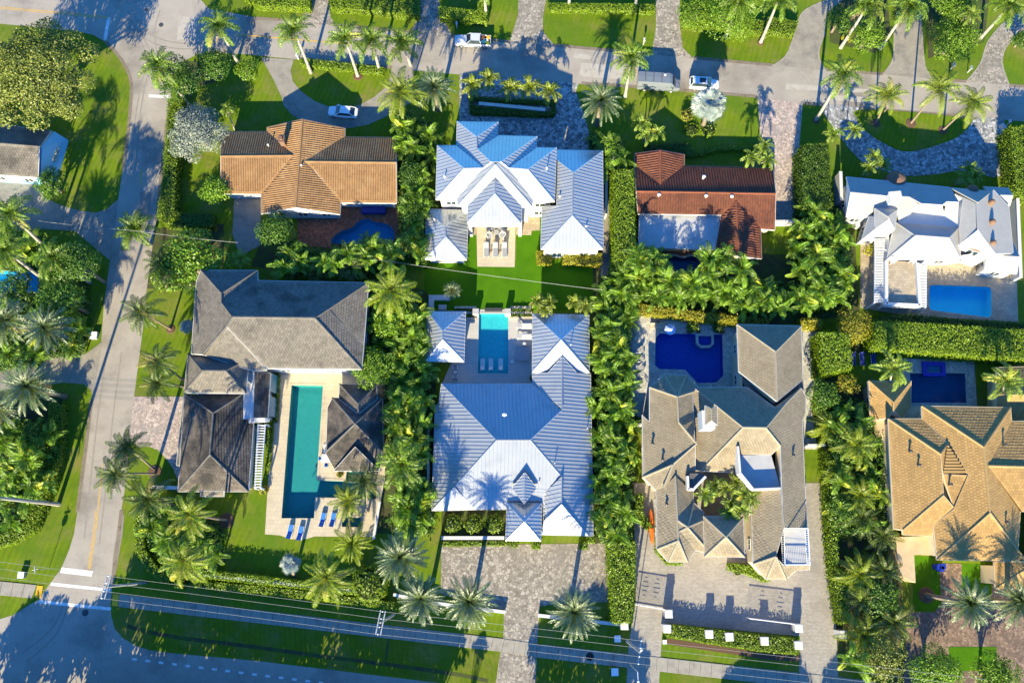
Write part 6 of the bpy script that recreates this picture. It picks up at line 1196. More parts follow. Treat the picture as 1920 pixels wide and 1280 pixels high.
# ---- hedges
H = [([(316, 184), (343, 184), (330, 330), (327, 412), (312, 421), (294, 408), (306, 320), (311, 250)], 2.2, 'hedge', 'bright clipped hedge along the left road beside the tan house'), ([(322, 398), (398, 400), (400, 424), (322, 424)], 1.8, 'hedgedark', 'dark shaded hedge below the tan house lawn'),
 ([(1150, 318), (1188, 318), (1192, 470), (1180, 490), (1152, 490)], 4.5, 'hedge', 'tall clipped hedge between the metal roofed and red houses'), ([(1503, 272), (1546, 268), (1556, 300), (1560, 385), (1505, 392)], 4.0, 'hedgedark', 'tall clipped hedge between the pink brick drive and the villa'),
 ([(1893, 238), (1960, 234), (1960, 372), (1905, 356)], 3.5, 'hedge', 'tall bright hedge at the right edge by the cobbled drive'), ([(618, -20), (786, -20), (785, 30), (700, 19), (619, 14)], 1.6, 'hedge', 'broad low hedge at the top between two driveways'), ([(440, -20), (582, -20), (580, 14), (480, 9)], 1.6, 'hedge', 'low hedge at the top left of the first driveway'),
 ([(822, 12), (895, 20), (897, 0), (916, 0), (912, 40), (825, 32)], 1.6, 'hedge', 'low clipped L-shaped hedge at the top beside the shaded cobbled drive'), ([(1026, 6), (1228, 8), (1228, 20), (1028, 17)], 1.2, 'hedge', 'thin low hedge at the top above the striped lawn'), ([(1278, 20), (1440, 40), (1444, 60), (1370, 56), (1280, 45)], 1.6, 'hedge', 'low hedge under the leafy tree at the top'), ([(1430, 30), (1498, 40), (1488, 64), (1430, 58)], 1.3, 'hedge', 'yellow green hedge beside the curved driveway at the top'),
 ([(1640, 602), (1760, 608), (1960, 622), (1960, 676), (1800, 664), (1640, 650)], 4.0, 'hedge', 'long tall bright hedge below the white villa'), ([(1640, 596), (1700, 588), (1800, 598), (1935, 606), (1935, 622), (1760, 610), (1640, 604)], 2.6, 'hedgedark', 'dark green hedge along the villa patio'), ([(1537, 622), (1592, 626), (1598, 690), (1542, 702)], 4.0, 'hedge', 'bright square hedge right of the beige house path'),
 ([(1190, 569), (1300, 584), (1440, 598), (1440, 612), (1386, 606), (1300, 597), (1186, 583)], 2.2, 'hedgeyel', 'yellow hedge behind the royal blue pool'), ([(1502, 598), (1542, 600), (1540, 614), (1502, 611)], 2.2, 'hedgeyel', 'short yellow hedge at the corner of the beige roof'), ([(1140, 1018), (1190, 1014), (1191, 1080), (1186, 1166), (1150, 1168)], 2.6, 'hedge', 'tall dense hedge right of the cobbled forecourt'),
 ([(1254, 1170), (1350, 1181), (1432, 1191), (1494, 1197), (1495, 1226), (1440, 1222), (1340, 1207), (1250, 1192)], 1.3, 'hedge', 'long leafy hedge with white pillars by the main road'), ([(336, 1064), (480, 1079), (690, 1104), (690, 1117), (480, 1094), (348, 1080)], 1.5, 'hedge', 'upper of the long double hedges in front of the grey house'), ([(360, 1088), (480, 1097), (740, 1129), (740, 1142), (480, 1111), (366, 1101)], 1.2, 'hedge', 'lower of the long double hedges in front of the grey house'),
 ([(250, 985), (262, 950), (275, 930), (284, 935), (270, 958), (263, 990), (272, 1030), (292, 1060), (318, 1082), (345, 1094), (340, 1104), (305, 1092), (276, 1070), (256, 1035)], 1.4, 'hedge', 'curved hedge at the corner of the grey house garden'), ([(1547, 845), (1562, 850), (1566, 940), (1572, 1060), (1560, 1060), (1552, 950)], 2.4, 'hedge', 'narrow tall hedge along the right lane'), ([(1562, 1062), (1586, 1070), (1592, 1165), (1576, 1170)], 2.6, 'hedge', 'broad hedge beside the right drive below the balcony'),
 ([(828, 1015), (953, 1014), (953, 1022), (828, 1023)], .7, 'hedge', 'low strip hedge in front of the white garden wall'), ([(563, 109), (640, 117), (722, 127), (718, 137), (640, 129), (562, 120)], 1.0, 'hedge', 'thin low hedge beside the street on the tan house lawn'), ([(92, 755), (118, 758), (112, 860), (100, 905), (82, 950), (62, 995), (20, 1018), (-20, 1030), (-20, 1008), (40, 985), (75, 920), (90, 850)], 1.8, 'hedge', 'long hedge bordering the left road verge'),
 ([(108, 560), (146, 545), (146, 640), (140, 652), (108, 650)], 2.0, 'hedgedark', 'dark hedge beside the left road below the blue pool'), ([(1006, 470), (1034, 474), (1034, 492), (1008, 492)], 1.4, 'hedgeyel', 'yellow bush hedge left of the garden steps'), ([(1056, 472), (1128, 474), (1126, 496), (1056, 492)], 1.4, 'hedgeyel', 'yellow bush hedge right of the garden steps'),
 ([(884, 180), (1038, 188), (1037, 196), (884, 188)], .6, 'hedgedark', 'dark planting in the forecourt island behind the low wall'), ([(884, 197), (898, 199), (1022, 210), (1038, 206), (1040, 216), (1020, 217), (886, 212)], .9, 'hedgedark', 'dark low hedge in front of the low white island wall'), ([(880, 178), (887, 178), (888, 210), (881, 210)], .9, 'hedgedark', 'short hedge at the left end of the forecourt island'), ([(1034, 186), (1042, 187), (1042, 214), (1034, 213)], .9, 'hedgedark', 'short hedge at the right end of the forecourt island'),
 ([(1190, 955), (1197, 925), (1206, 925), (1205, 960), (1222, 985), (1215, 993), (1195, 975)], 1.2, 'hedge', 'clipped hedge at the side of the beige house'), ([(1230, 968), (1233, 968), (1235, 1030), (1252, 1052), (1280, 1055), (1280, 1059), (1250, 1058), (1229, 1034)], .6, 'hedge', 'low edging hedge round the left octagonal bay'),
 ([(1365, 1056), (1410, 1058), (1436, 1084), (1445, 1089), (1432, 1090), (1400, 1076), (1365, 1068)], .7, 'hedge', 'low edging hedge round the right octagonal bay'), ([(516, 700), (523, 700), (519, 790), (512, 790)], .8, 'hedgedark', 'narrow green strip along the covered walkway'), ([(502, 795), (513, 800), (505, 880), (497, 880)], .5, 'hedge', 'narrow green strip beside the white pergola'),
 ([(1208, 270), (1290, 268), (1310, 292), (1280, 292), (1210, 285)], .8, 'hedgedark', 'dark low planting in front of the red tiled gable'), ([(1310, 282), (1340, 275), (1420, 274), (1420, 280), (1345, 282), (1312, 292)], .8, 'hedge', 'thin curved hedge in front of the red tiled roof'), ([(1287, 272), (1300, 278), (1308, 294), (1287, 292)], .7, 'hedge', 'small yellow green hedge corner at the red tiled gable')]
for pts, h_, mt, lab in H: hedge(pts, h_, mt, lab, 'clipped hedges of the gardens', rough=.14 if h_ < 2 else .34)
for x, y, lab in ((964, 1018, 'small clipped cube hedge left of the porch'), (1005, 1021, 'small clipped cube hedge right of the porch'), (1094, 1022, 'small clipped cube hedge at the garage corner'), (1108, 1010, 'small clipped cube hedge behind the garage corner')):
    hedge([(x - 7, y - 7), (x + 7, y - 7), (x + 7, y + 7), (x - 7, y + 7)], .8, 'hedge', lab, 'small cube hedges')
# tall trees across the main road, south of the picture: they shade the road and its verge
TS = [(-60, 7.5, 55), (-10, 7.0, 50), (40, 7.2, 50), (90, 8.4, 48), (132, 10.6, 50), (175, 10.4, 55), (225, 9.6, 55), (275, 9.4, 55), (325, 9.6, 55), (375, 9.2, 55), (425, 9.5, 55), (475, 9.2, 50), (515, 8.8, 40), (590, 9.4, 50), (640, 9.6, 55), (690, 9.4, 55), (740, 9.2, 55), (785, 8.4, 36), (850, 7.4, 16), (985, 9.0, 45), (1030, 10.4, 55), (1075, 10.6, 55), (1120, 9.4, 50), (1160, 8.2, 40),
      (1390, 7.6, 45), (1440, 8.2, 55), (1490, 8.0, 50), (1600, 8.5, 50), (1660, 9.0, 60), (1730, 9.0, 60)]
for x, hh, rr in TS:
    y = 1420 + (x - 300) * .10 + uni(-8, 8)
    tree(x, y, rr, hh, 'broaddark', 'bushy dark tree across the main road', 'roadside_tree', group='trees across the main road', nl=16, dens=6, size=.32, flat=1.0, spread=.72, lob=.40)

hedge([(-200, 1440), (95, 1424), (100, 1452), (-200, 1470)], 3.0, 'hedgedark', 'low unseen hedge added to shade the main road at the far left', 'unseen hedges added to shade the main road', dens=14, size=.3, rough=.9)  # this and the next three: out-of-view hedges added to close gaps in the shade
hedge([(100, 1398), (775, 1437), (775, 1477), (100, 1440)], 5.2, 'hedgedark', 'tall unseen hedge added to shade the main road, left stretch', 'unseen hedges added to shade the main road', dens=14, size=.3, rough=.9)
hedge([(975, 1462), (1160, 1470), (1160, 1505), (975, 1497)], 4.8, 'hedgedark', 'tall unseen hedge added to shade the main road, middle stretch', 'unseen hedges added to shade the main road', dens=14, size=.3, rough=.9)
hedge([(1370, 1480), (1520, 1490), (1520, 1520), (1370, 1510)], 4.6, 'hedgedark', 'tall unseen hedge added to shade the main road, right stretch', 'unseen hedges added to shade the main road', dens=14, size=.3, rough=.9)
# ================================================================== VEHICLES
def car_paint(name, c): return surf(name, c, rough=0.25, spec=0.5, coat=0.6)
def loft(secs, mi=0):
    """closed loft through rings of equal length"""
    m = MB(); n = len(secs[0])
    for s in secs: m.v += [tuple(p) for p in s]
    for i in range(len(secs) - 1):
        for j in range(n): m.f.append((i * n + j, i * n + (j + 1) % n, (i + 1) * n + (j + 1) % n, (i + 1) * n + j)); m.m.append(mi)
    m.f.append(tuple(range(n))[::-1]); m.f.append(tuple((len(secs) - 1) * n + j for j in range(n))); m.m += [mi, mi]
    return m
def sec(x, w, z0, z1, k=.82, b=.06):
    return [(x, -w + b, z0), (x, w - b, z0), (x, w, z0 + .18), (x, w, z0 + (z1 - z0) * .6), (x, w * k, z1), (x, 0, z1 + .03), (x, -w * k, z1), (x, -w, z0 + (z1 - z0) * .6), (x, -w, z0 + .18)]
def wheels(root, xs, w, r_=.34):
    for x in xs:
        for s in (-1, 1):
            m = MB(); y = s * (w - .09); m.tube([Vector((x, y - .11, r_)), Vector((x, y + .11, r_))], r_, 16); t = m.build('wheel', MT['black'], root, True)
            m = MB(); m.tube([Vector((x, y + s * .10, r_)), Vector((x, y + s * .125, r_))], r_ * .62, 12); m.build('rim', MT['steel'], t, True)
def glass(root, name, q, mat='glass'): m = MB(); m.face(q); m.build(name, MT[mat], root, True)
def car(px, py, yaw, kind, paint, label, cat):
    b = P(px, py, .02); root = empty({'sedan': 'parked_car', 'suv': 'parked_car', 'van': 'parked_van', 'pickup': 'pickup_truck'}[kind], b, label, cat); root.rotation_euler.z = R(yaw)
    if kind in ('sedan', 'suv'):
        hh = 1.0 if kind == 'sedan' else 1.12; top = 1.44 if kind == 'sedan' else 1.70; L = 2.38
        m = loft([sec(-L, .72, .42, hh - .15), sec(-L + .12, .86, .30, hh - .02), sec(-1.5, .92, .26, hh), sec(0, .93, .24, hh), sec(1.1, .92, .26, hh - .04), sec(1.9, .88, .28, hh - .16), sec(L - .1, .78, .32, hh - .3), sec(L, .62, .42, hh - .36)]); m.build('body', paint, root, True)
        xr, xf = (-1.25, .35) if kind == 'sedan' else (-2.0, .35); xb, xw = (-2.0, 1.15) if kind == 'sedan' else (-2.26, 1.15); w0, w1 = .86, .66; z0 = hh - .03
        m = MB(); r4 = [(xr, -w1, top), (xf, -w1, top), (xf, w1, top), (xr, w1, top)]; rc = [(xr + .1, 0, top + .05), (xf - .1, 0, top + .04)]
        m.face([r4[0], r4[1], rc[1], rc[0]]); m.face([rc[0], rc[1], r4[2], r4[3]]); m.face([r4[1], r4[2], rc[1]]); m.face([r4[3], r4[0], rc[0]])
        base = [(xb, -w0 * .92, z0), (xw, -w0, z0), (xw, w0, z0), (xb, w0 * .92, z0)]
        for i in range(4): # roof pillars
            m.tube([Vector(base[i]), Vector(r4[i])], .055, 5)
        m.build('roof', paint, root, True)
        glass(root, 'windscreen', [base[1], base[2], r4[2], r4[1]]); glass(root, 'rear_window', [base[3], base[0], r4[0], r4[3]]); glass(root, 'side_window', [base[0], base[1], r4[1], r4[0]]); glass(root, 'side_window', [base[2], base[3], r4[3], r4[2]])
        if kind == 'suv': glass(root, 'sunroof', [(-.9, -.42, top + .06), (.1, -.42, top + .06), (.1, .42, top + .06), (-.9, .42, top + .06)])
        for s in (-1, 1):
            m = MB(); m.box((L - .2, s * .6, hh - .38), (.22, .3, .14)); m.build('headlight', MT['steel'], root, True); m = MB(); m.box((-L + .04, s * .62, hh - .22), (.1, .34, .14)); m.build('tail_light', MT['redcap'], root, True); m = MB(); m.box((.85, s * 1.0, hh + .02), (.16, .2, .12)); m.build('wing_mirror', paint, root, True)
        wheels(root, (-1.45, 1.45), .93)
    elif kind == 'van':
        m = loft([sec(-3.4, .92, .45, 2.6, .93), sec(-3.3, .98, .35, 2.68, .93), sec(1.6, .99, .35, 2.68, .92), sec(2.05, .98, .35, 2.45, .88), sec(2.75, .96, .35, 1.35, .88), sec(3.35, .88, .38, 1.1, .85), sec(3.5, .72, .45, .9, .85)]); m.build('body', paint, root, True)
        glass(root, 'windscreen', [(2.70, -.80, 1.50), (2.70, .80, 1.50), (2.10, .78, 2.42), (2.10, -.78, 2.42)])
        for s in (-1, 1): glass(root, 'side_window', [(1.2, s * .995, 1.45), (2.2, s * .985, 1.45), (1.95, s * .95, 2.05), (1.2, s * .96, 2.05)]); m = MB(); m.box((3.35, s * .68, .95), (.2, .28, .2)); m.build('headlight', MT['steel'], root, True); m = MB(); m.box((2.3, s * 1.12, 1.55), (.15, .2, .3)); m.build('wing_mirror', MT['black'], root, True)
        for x in (-2.3, -1.0, .3): m = MB(); m.box((x, 0, 2.75), (.07, 1.7, .05)); m.build('roof_rack_bar', MT['darkmetal'], root, True)
        m = MB(); m.box((.8, .5, 2.75), (.3, .3, .1)); m.build('roof_vent', MT['whitemetal'], root, True)
        wheels(root, (-2.1, 2.2), .98, .36)
    else:
        m = loft([sec(.3, .95, .4, 1.12), sec(1.2, .96, .36, 1.12), sec(2.2, .95, .38, 1.08), sec(2.75, .88, .42, 1.0), sec(2.9, .75, .5, .9)]); m.build('hood', paint, root, True)
        m = MB(); m.box((-.55, 0, .78), (2.0, 1.9, .75)); m.build('body', paint, root, True)
        m = MB(); rr = [(-1.3, -.7, 1.85), (.25, -.7, 1.85), (.25, .7, 1.85), (-1.3, .7, 1.85)]; bs = [(-1.5, -.9, 1.12), (.95, -.9, 1.12), (.95, .9, 1.12), (-1.5, .9, 1.12)]; m.face(rr)
        for i in range(4): m.tube([Vector(bs[i]), Vector(rr[i])], .06, 5)
        m.build('cab_roof', paint, root, True); glass(root, 'windscreen', [bs[1], bs[2], rr[2], rr[1]]); glass(root, 'rear_window', [bs[3], bs[0], rr[0], rr[3]]); glass(root, 'side_window', [bs[0], bs[1], rr[1], rr[0]]); glass(root, 'side_window', [bs[2], bs[3], rr[3], rr[2]])
        m = MB(); m.box((-2.2, 0, .62), (1.6, 1.8, .1)); m.build('load_bed', MT['darkmetal'], root, True)
        for s in (-1, 1): m = MB(); m.box((-2.2, s * .9, .85), (1.6, .09, .6)); m.build('bed_side', paint, root, True); m = MB(); m.box((2.82, s * .6, .85), (.14, .3, .16)); m.build('headlight', MT['steel'], root, True)
        m = MB(); m.box((-3.0, 0, .85), (.09, 1.85, .6)); m.build('tailgate', paint, root, True)
        for x, y, c in ((-1.8, -.45, 'redbarrel'), (-1.8, .4, 'tealglass'), (-2.4, .0, 'white'), (-2.6, -.55, 'yellow_pad'), (-2.55, .55, 'hedge'), (-2.1, .1, 'tealglass')): m = MB(); m.box((x, y, .95), (.5, .5, .55), .2); m.build('cargo_box', MT[c], root, True)
        wheels(root, (-2.1, 1.8), .96, .38)
    return root
W_ = car_paint('white_car_paint', (.72, .72, .73)); S_ = car_paint('silver_car_paint', (.48, .50, .53)); G_ = car_paint('grey_van_paint', (.15, .17, .20))
car(645, 214, 174, 'sedan', W_, 'white sedan parked on the curved shaded driveway', 'car'); car(886, 82, 177, 'pickup', S_, 'silver pickup truck with a loaded bed on the shaded street', 'pickup truck'); car(1232, 163, -4, 'van', G_, 'grey blue delivery van parked at the kerb', 'van'); car(1318, 162, -4, 'suv', W_, 'white car with a black sunroof parked behind the silver palm', 'car')
# ================================================================== UTILITY POLES AND WIRES
def pole(top, h, arms, label, yaw, base=None):
    t = P(top[0], top[1], h); b = Vector((t.x, t.y, 0)); root = empty('utility_pole', b, label, 'utility pole')
    m = MB(); m.tube([Vector((0, 0, 0)), Vector((0, 0, h * .5)), Vector((0, 0, h))], [.20, .17, .13], 10); m.build('post', MT['pole'], root, True)
    d = Vector((math.cos(yaw), math.sin(yaw), 0)); n = Vector((-d.y, d.x, 0)); ends = []
    for s in arms:
        m = MB(); c = n * s + Vector((0, 0, h - .25)); m.box(c, (2.9, .14, .14), yaw); m.build('crossarm', MT['steel'], root, True)
    for k in (-1.35, -.5, .5, 1.35):
        m = MB(); c = d * k + Vector((0, 0, h - .18)); m.lathe([(.05, 0), (.09, .08), (.05, .16), (.09, .24), (.03, .32)], c, 8); m.build('insulator', MT['whitemetal'], root, True); ends.append(t + d * k + Vector((0, 0, .12)))
    m = MB(); m.tube([d * .9 + Vector((0, 0, h - .3)), Vector((0, 0, h - 1.4))], .04, 5); m.build('brace', MT['steel'], root, True); return root, ends
YW = R(80)
r1, e1 = pole((197, 1100), 11.5, (-.25, .25), 'utility pole with double crossarm at the crosswalk corner', YW); r2, e2 = pole((713, 1167), 12.0, (-.3, .3), 'utility pole with twin crossarms above the sidewalk', YW); r3, e3 = pole((1200, 1222), 12.0, (0,), 'utility pole with transformer arm beside the right drive lane', YW)
m = MB(); m.lathe([(.22, 0), (.25, .1), (.25, .8), (.12, .9)], Vector((.42, .1, 9.4)), 12); m.build('transformer', MT['steel'], r3, True)
def wires(A, B, label, sag=.5):
    for i, (a, b) in enumerate(zip(A, B)):
        m = MB(); pts = [a.lerp(b, t / 14) - Vector((0, 0, sag * 4 * (t / 14) * (1 - t / 14))) for t in range(15)]; m.tube(pts, .017, 4, cap=False); o = m.build('overhead_wire', MT['wire']); tag(o, label, 'wire', 'overhead wires along the main road')
left = [p + (e1[0] - e2[0]) * .9 for p in e1]; right = [p + (e3[0] - e2[0]) * 1.3 for p in e3]
wires(left, e1, 'overhead wire left of the crosswalk pole'); wires(e1, e2, 'overhead wire between the crosswalk pole and the middle pole'); wires(e2, e3, 'overhead wire between the middle pole and the pole by the right drive'); wires(e3, right, 'overhead wire right of the last pole')
def cable(pts, h, label, r_=.013, sag=.35, n=2, dz=.25):
    for k in range(n):
        w3 = [P(x, y, h) + Vector((0, .12 * k, -dz * k)) for x, y in pts]; q = []
        for a, b in zip(w3, w3[1:]):
            for t in range(11): q.append(a.lerp(b, t / 10) - Vector((0, 0, sag * 4 * (t / 10) * (1 - t / 10))))
        m = MB(); m.tube(q, r_, 4, cap=False); tag(m.build('overhead_wire', MT['wire']), label, 'wire', 'service wires over the gardens' )
cable([(700, 486), (1130, 544)], 7.5, 'thin service wire crossing above the green lawn'); cable([(70, 414), (245, 432), (445, 455)], 7.0, 'thin service wire crossing the left road')
m = MB(); t = P(1195, 1237, 8.0); b = Vector((t.x, t.y - 1.4, 0)); lp = empty('street_lamp', b, 'street lamp with a pale arm by the right drive lane', 'street lamp'); m.tube([Vector((0, 0, 0)), Vector((0, 0, 7.9))], [.09, .06], 8); m.build('post', MT['steel'], lp, True); m = MB(); m.tube([Vector((0, 0, 7.9)), Vector((0, -1.2, 8.1))], .05, 6); m.build('arm', MT['whitemetal'], lp, True); m = MB(); m.box(Vector((0, -1.35, 8.08)), (.24, .6, .14)); m.build('lamp_head', MT['whitemetal'], lp, True)
# street sign, mailboxes, posts, boxes
def sign(x, y, label, h=2.4):
    b = P(x, y, 0); root = empty('street_sign', b, label, 'sign'); m = MB(); m.tube([Vector((0, 0, 0)), Vector((0, 0, h))], .035, 6); m.build('post', MT['steel'], root, True); m = MB(); m.lathe([(.38, 0), (.38, .03)], (0, 0, 0), 8); o = m.build('sign_plate', MT['redcap'], root, True); o.location = (0, -.05, h - .35); o.rotation_euler = (R(90), 0, 0)
    for a in (0, 1.57): m = MB(); m.box((0, 0, h + .1 + a * .08), (.85, .03, .16), a + .2); m.build('name_plate', MT['hedge'] if 0 else MT['whitemetal'], root, True)
sign(92, 1066, 'street name sign with red stop plate by the crosswalk', 3.2)
def post(x, y, label, name='mailbox'):
    b = P(x, y, 0); root = empty(name, b, label, 'mailbox'); m = MB(); m.box((0, 0, .55), (.12, .12, 1.1)); m.build('post', MT['white'], root, True); m = MB(); m.box((0, .1, 1.2), (.28, .55, .3)); m.box((0, .1, 1.38), (.2, .55, .08)); m.build('box', MT['white'], root, True)
post(560, 112, 'white mailbox at the end of the tan house hedge'); post(857, 54, 'white mailbox beside the silver pickup'); post(1206, 84, 'white mailbox beside the lawn opposite the van'); post(1814, 136, 'white mailbox at the curved driveway, top right'); post(1886, 236, 'white mailbox beside the tall right hedge'); post(1782, 130, 'white mailbox on the lawn above the coconut palms')
def cabinet(x, y, s, h, label, mat='steel', name='utility_box'):
    b = P(x, y, 0); root = empty(name, b, label, 'utility box'); m = MB(); m.box((0, 0, h / 2), (s, s, h)); m.build('case', MT[mat], root, True); m = MB(); m.box((0, 0, h + .03), (s * 1.08, s * 1.08, .06)); m.build('lid', MT['whitemetal'], root, True)
cabinet(178, 630, 1.0, .5, 'white utility box beside the left road', 'white'); cabinet(44, 1077, .8, .6, 'grey utility box on the grass left of the crosswalk'); cabinet(1157, 1196, .8, .5, 'grey utility box left of the right drive lane'); cabinet(1152, 1258, .9, .5, 'grey utility box on the shaded verge'); cabinet(1245, 1202, .5, .5, 'small grey box at the end of the mulch strip')
def disc(x, y, r_, label, mat='darkmetal'):
    p = P(x, y, .016); m = MB(); m.lathe([(r_, 0), (r_, .012)], p, 18); o = m.build('manhole_cover', MT[mat]); tag(o, label, 'manhole cover')
disc(302, 47, .4, 'dark manhole cover at the upper crossroads'); disc(160, 1148, .45, 'dark manhole cover below the crosswalk'); disc(275, 19, .3, 'small manhole cover at the top of the crossroads')
p = P(1106, 1230, .075); m = MB(); m.lathe([(.55, 0), (.55, .01)], p, 18); tag(m.build('manhole_cover', MT['black']), 'round black cover on the sidewalk', 'manhole cover')
# mulch rings round trunks
for x, y, r_, lab in ((425, 975, 1.1, 'mulch ring on the front lawn of the grey house'), (1642, 231, .8, 'mulch ring of the left island palm'), (1708, 231, .9, 'mulch ring of the middle island palm'), (1768, 244, .8, 'mulch ring of the right island palm'), (320, 617, .7, 'mulch ring by the left road'), (1737, 1115, 1.1, 'dark mulch ring on the small bright lawn'), (290, 884, 1.0, 'mulch ring of the twin coconut palms'), (410, 1045, 1.0, 'mulch ring above the double hedge'), (1530, 226, .6, 'mulch ring of the tall royal palm by the street'), (671, 143, .8, 'mulch ring in the tan house lawn'), (1426, 80, .6, 'mulch ring of the top lawn palm')):
    p = P(x, y, .045); m = MB(); m.lathe([(r_, -.04), (r_ * .9, .03), (.1, .08)], p, 18); tag(m.build('mulch_ring', MT['mulch']), lab, 'mulch ring', 'mulch rings at palm feet')
# ================================================================== WALLS, GATES, PILLARS
def garden_wall(a, b, h, t, label, mat='white', zt=None):
    u, v = P(*a, h), P(*b, h); d = v - u; c = (u + v) / 2; root = empty('garden_wall', (c.x, c.y, 0), label, 'wall'); m = MB(); m.box((0, 0, h / 2), (d.length, t, h), math.atan2(d.y, d.x)); m.build('wall', MT[mat], root, True); m = MB(); m.box((0, 0, h + .035), (d.length + .08, t + .1, .07), math.atan2(d.y, d.x)); m.build('coping', MT[mat], root, True)
for a, b, h, t, l in (((898, 194), (1022, 206), .9, .45, 'low white wall in the forecourt island'), ((828, 1008), (945, 1008), .8, .4, 'low white garden wall before the round shrubs'), ((738, 1114), (815, 1131), .9, .3, 'white wall between the hedge and the date palms'), ((806, 1129), (947, 1147), .7, .35, 'white kerb wall left of the cobbled drive mouth'), ((1009, 1153), (1170, 1171), .7, .35, 'white kerb wall right of the cobbled drive mouth'), ((345, 1074), (690, 1110), 1.2, .25, 'long white wall between the double hedges'), ((284, 913), (333, 914), 1.6, .4, 'white wall at the garage corner'), ((1186, 795), (1205, 795), 2.0, .3, 'white wall at the left side of the beige house'), ((1148, 280), (1150, 300), 2.0, .3, 'white wall end behind the forecourt'),
                     ((1886, 240), (1879, 232), 1.0, .3, 'white gate wall at the cobbled drive'), ((1576, 322), (1578, 375), 2.4, .4, 'white wall at the left of the villa'), ((1908, 372), (1914, 520), 2.0, .4, 'tall white wall right of the villa'), ((1515, 834), (1548, 834), 1.8, .2, 'thin white gate wall across the right lane'), ((1452, 415), (1500, 415), 1.6, .3, 'white wall closing the pink brick drive'), ((806, 580), (806, 700), 1.8, .2, 'white wall left of the cabana'), ((1137, 320), (1137, 400), 2.2, .25, 'white side wall right of the metal roofed house'), ((700, 1010), (712, 940), 1.0, .25, 'pale wall beside the spa'), ((803, 800), (803, 960), 1.8, .2, 'white side wall left of the blue metal house'), ((10, 327), (100, 345), 1.0, .25, 'low white wall in front of the blue cottage')):
    garden_wall(a, b, h, t, l)
def pillar(x, y, h, s, label, grp, mat='white'):
    p = P(x, y, h); root = empty('gate_pillar', (p.x, p.y, 0), label, 'pillar', grp); m = MB(); m.box((0, 0, h / 2), (s, s, h)); m.build('shaft', MT[mat], root, True); m = MB(); m.box((0, 0, h + .06), (s * 1.15, s * 1.15, .12), 0, 0, .9); m.build('cap', MT[mat], root, True)
for x, y, l in ((1254, 1150, 'white pillar at the open left gate'), (1251, 1178, 'white pillar at the left end of the leafy hedge'), (1330, 1188, 'white pillar in the leafy hedge, first from the left'), (1368, 1193, 'white pillar in the leafy hedge, second from the left'), (1434, 1201, 'white pillar in the leafy hedge, third from the left'), (1498, 1177, 'white pillar at the open right gate'), (1498, 1209, 'white pillar at the right end of the leafy hedge'), (1580, 1189, 'white pillar under the palms right of the drive'), (1171, 1172, 'white pillar at the end of the kerb wall'), (892, 584, 'grey stone pier left of the turquoise pool'), (952, 584, 'grey stone pier right of the turquoise pool')):
    pillar(x, y, *((1.3, .85) if 'stone' in l else (1.9, .95)), l, 'gate pillars', 'greystone' if 'stone' in l else 'white')
def gate(a, b, h, label):
    u, v = P(*a, 0), P(*b, 0); u, v = P(a[0], a[1], h), P(b[0], b[1], h); u.z = v.z = 0; d = v - u; root = empty('metal_gate', u, label, 'gate'); L = d.length
    for z in (.15, h - .05): m = MB(); m.tube([Vector((0, 0, z)), d + Vector((0, 0, z))], .05, 6); m.build('rail', MT['whitemetal'], root, True)
    n = int(L / .16)
    bm_ = MB()
    for k in range(n + 1): p = d * (k / n); bm_.tube([p + Vector((0, 0, .15)), p + Vector((0, 0, h))], .018, 4, cap=False)
    bm_.build('bars', MT['whitemetal'], root, True)
    for c in (.3, .7):
        for k in range(5): m = MB(); w_ = (.5 - abs(k - 2) * .16); p = d * c + Vector((0, 0, .6 + k * .25)); m.tube([p - d.normalized() * w_, p + d.normalized() * w_], .03, 4); m.build('ornament', MT['whitemetal'], root, True)
gate((1192, 1133), (1247, 1142), 1.9, 'open white ornamental gate left of the beige forecourt'); gate((1405, 1159), (1494, 1170), 1.9, 'open white ornamental gate right of the beige forecourt')
# ================================================================== GARDEN FURNITURE
def lounger(x, y, yaw, label, grp, cush='white', frame='whitemetal', z=.056, sc=1.0, up=.42):
    b = P(x, y, z); root = empty('sun_lounger', b, label, 'sun lounger', grp); root.rotation_euler.z = R(yaw); root.scale = (sc,) * 3
    for s in (-1, 1): m = MB(); m.box((0, s * .34, .26), (1.95, .06, .08)); m.build('rail', MT[frame], root, True)
    for sx in (-.85, .85):
        for s in (-1, 1): m = MB(); m.box((sx, s * .33, .12), (.06, .06, .24)); m.build('leg', MT[frame], root, True)
    m = MB(); m.box((.33, 0, .36), (1.25, .62, .12)); m.build('seat_cushion', MT[cush], root, True)
    m = MB(); q = [(-.30, .30), (-.98, up + .30)]; m.face([(-.30, -.31, .42), (-.30, .31, .42), (-.98, .31, .42 + up), (-.98, -.31, .42 + up)][::-1]); m.face([(-.30, -.31, .30), (-.30, .31, .30), (-.98, .31, .30 + up), (-.98, -.31, .30 + up)])
    for s in (-.31, .31): m.face([(-.30, s, .30), (-.98, s, .30 + up), (-.98, s, .42 + up), (-.30, s, .42)])
    m.face([(-.98, -.31, .30 + up), (-.98, .31, .30 + up), (-.98, .31, .42 + up), (-.98, -.31, .42 + up)]); m.build('backrest', MT[cush], root, True); return root
MT['bluecush'] = surf('blue_cushion', (.05, .20, .52), (.04, .17, .46), 6.0, .9); MT['navycush'] = surf('navy_cushion', (.02, .035, .20), (.015, .03, .16), 6.0, .9); MT['greycush'] = surf('grey_cushion', (.30, .30, .31), (.26, .26, .27), 6.0, .9); MT['orange'] = surf('orange_plastic', (.75, .16, .02), rough=.4); MT['bluebin'] = surf('blue_plastic', (.01, .03, .30), rough=.5); MT['bluewhite'] = surf('blue_white_canvas', (.15, .28, .60), (.7, .74, .8), 3.0, .8)
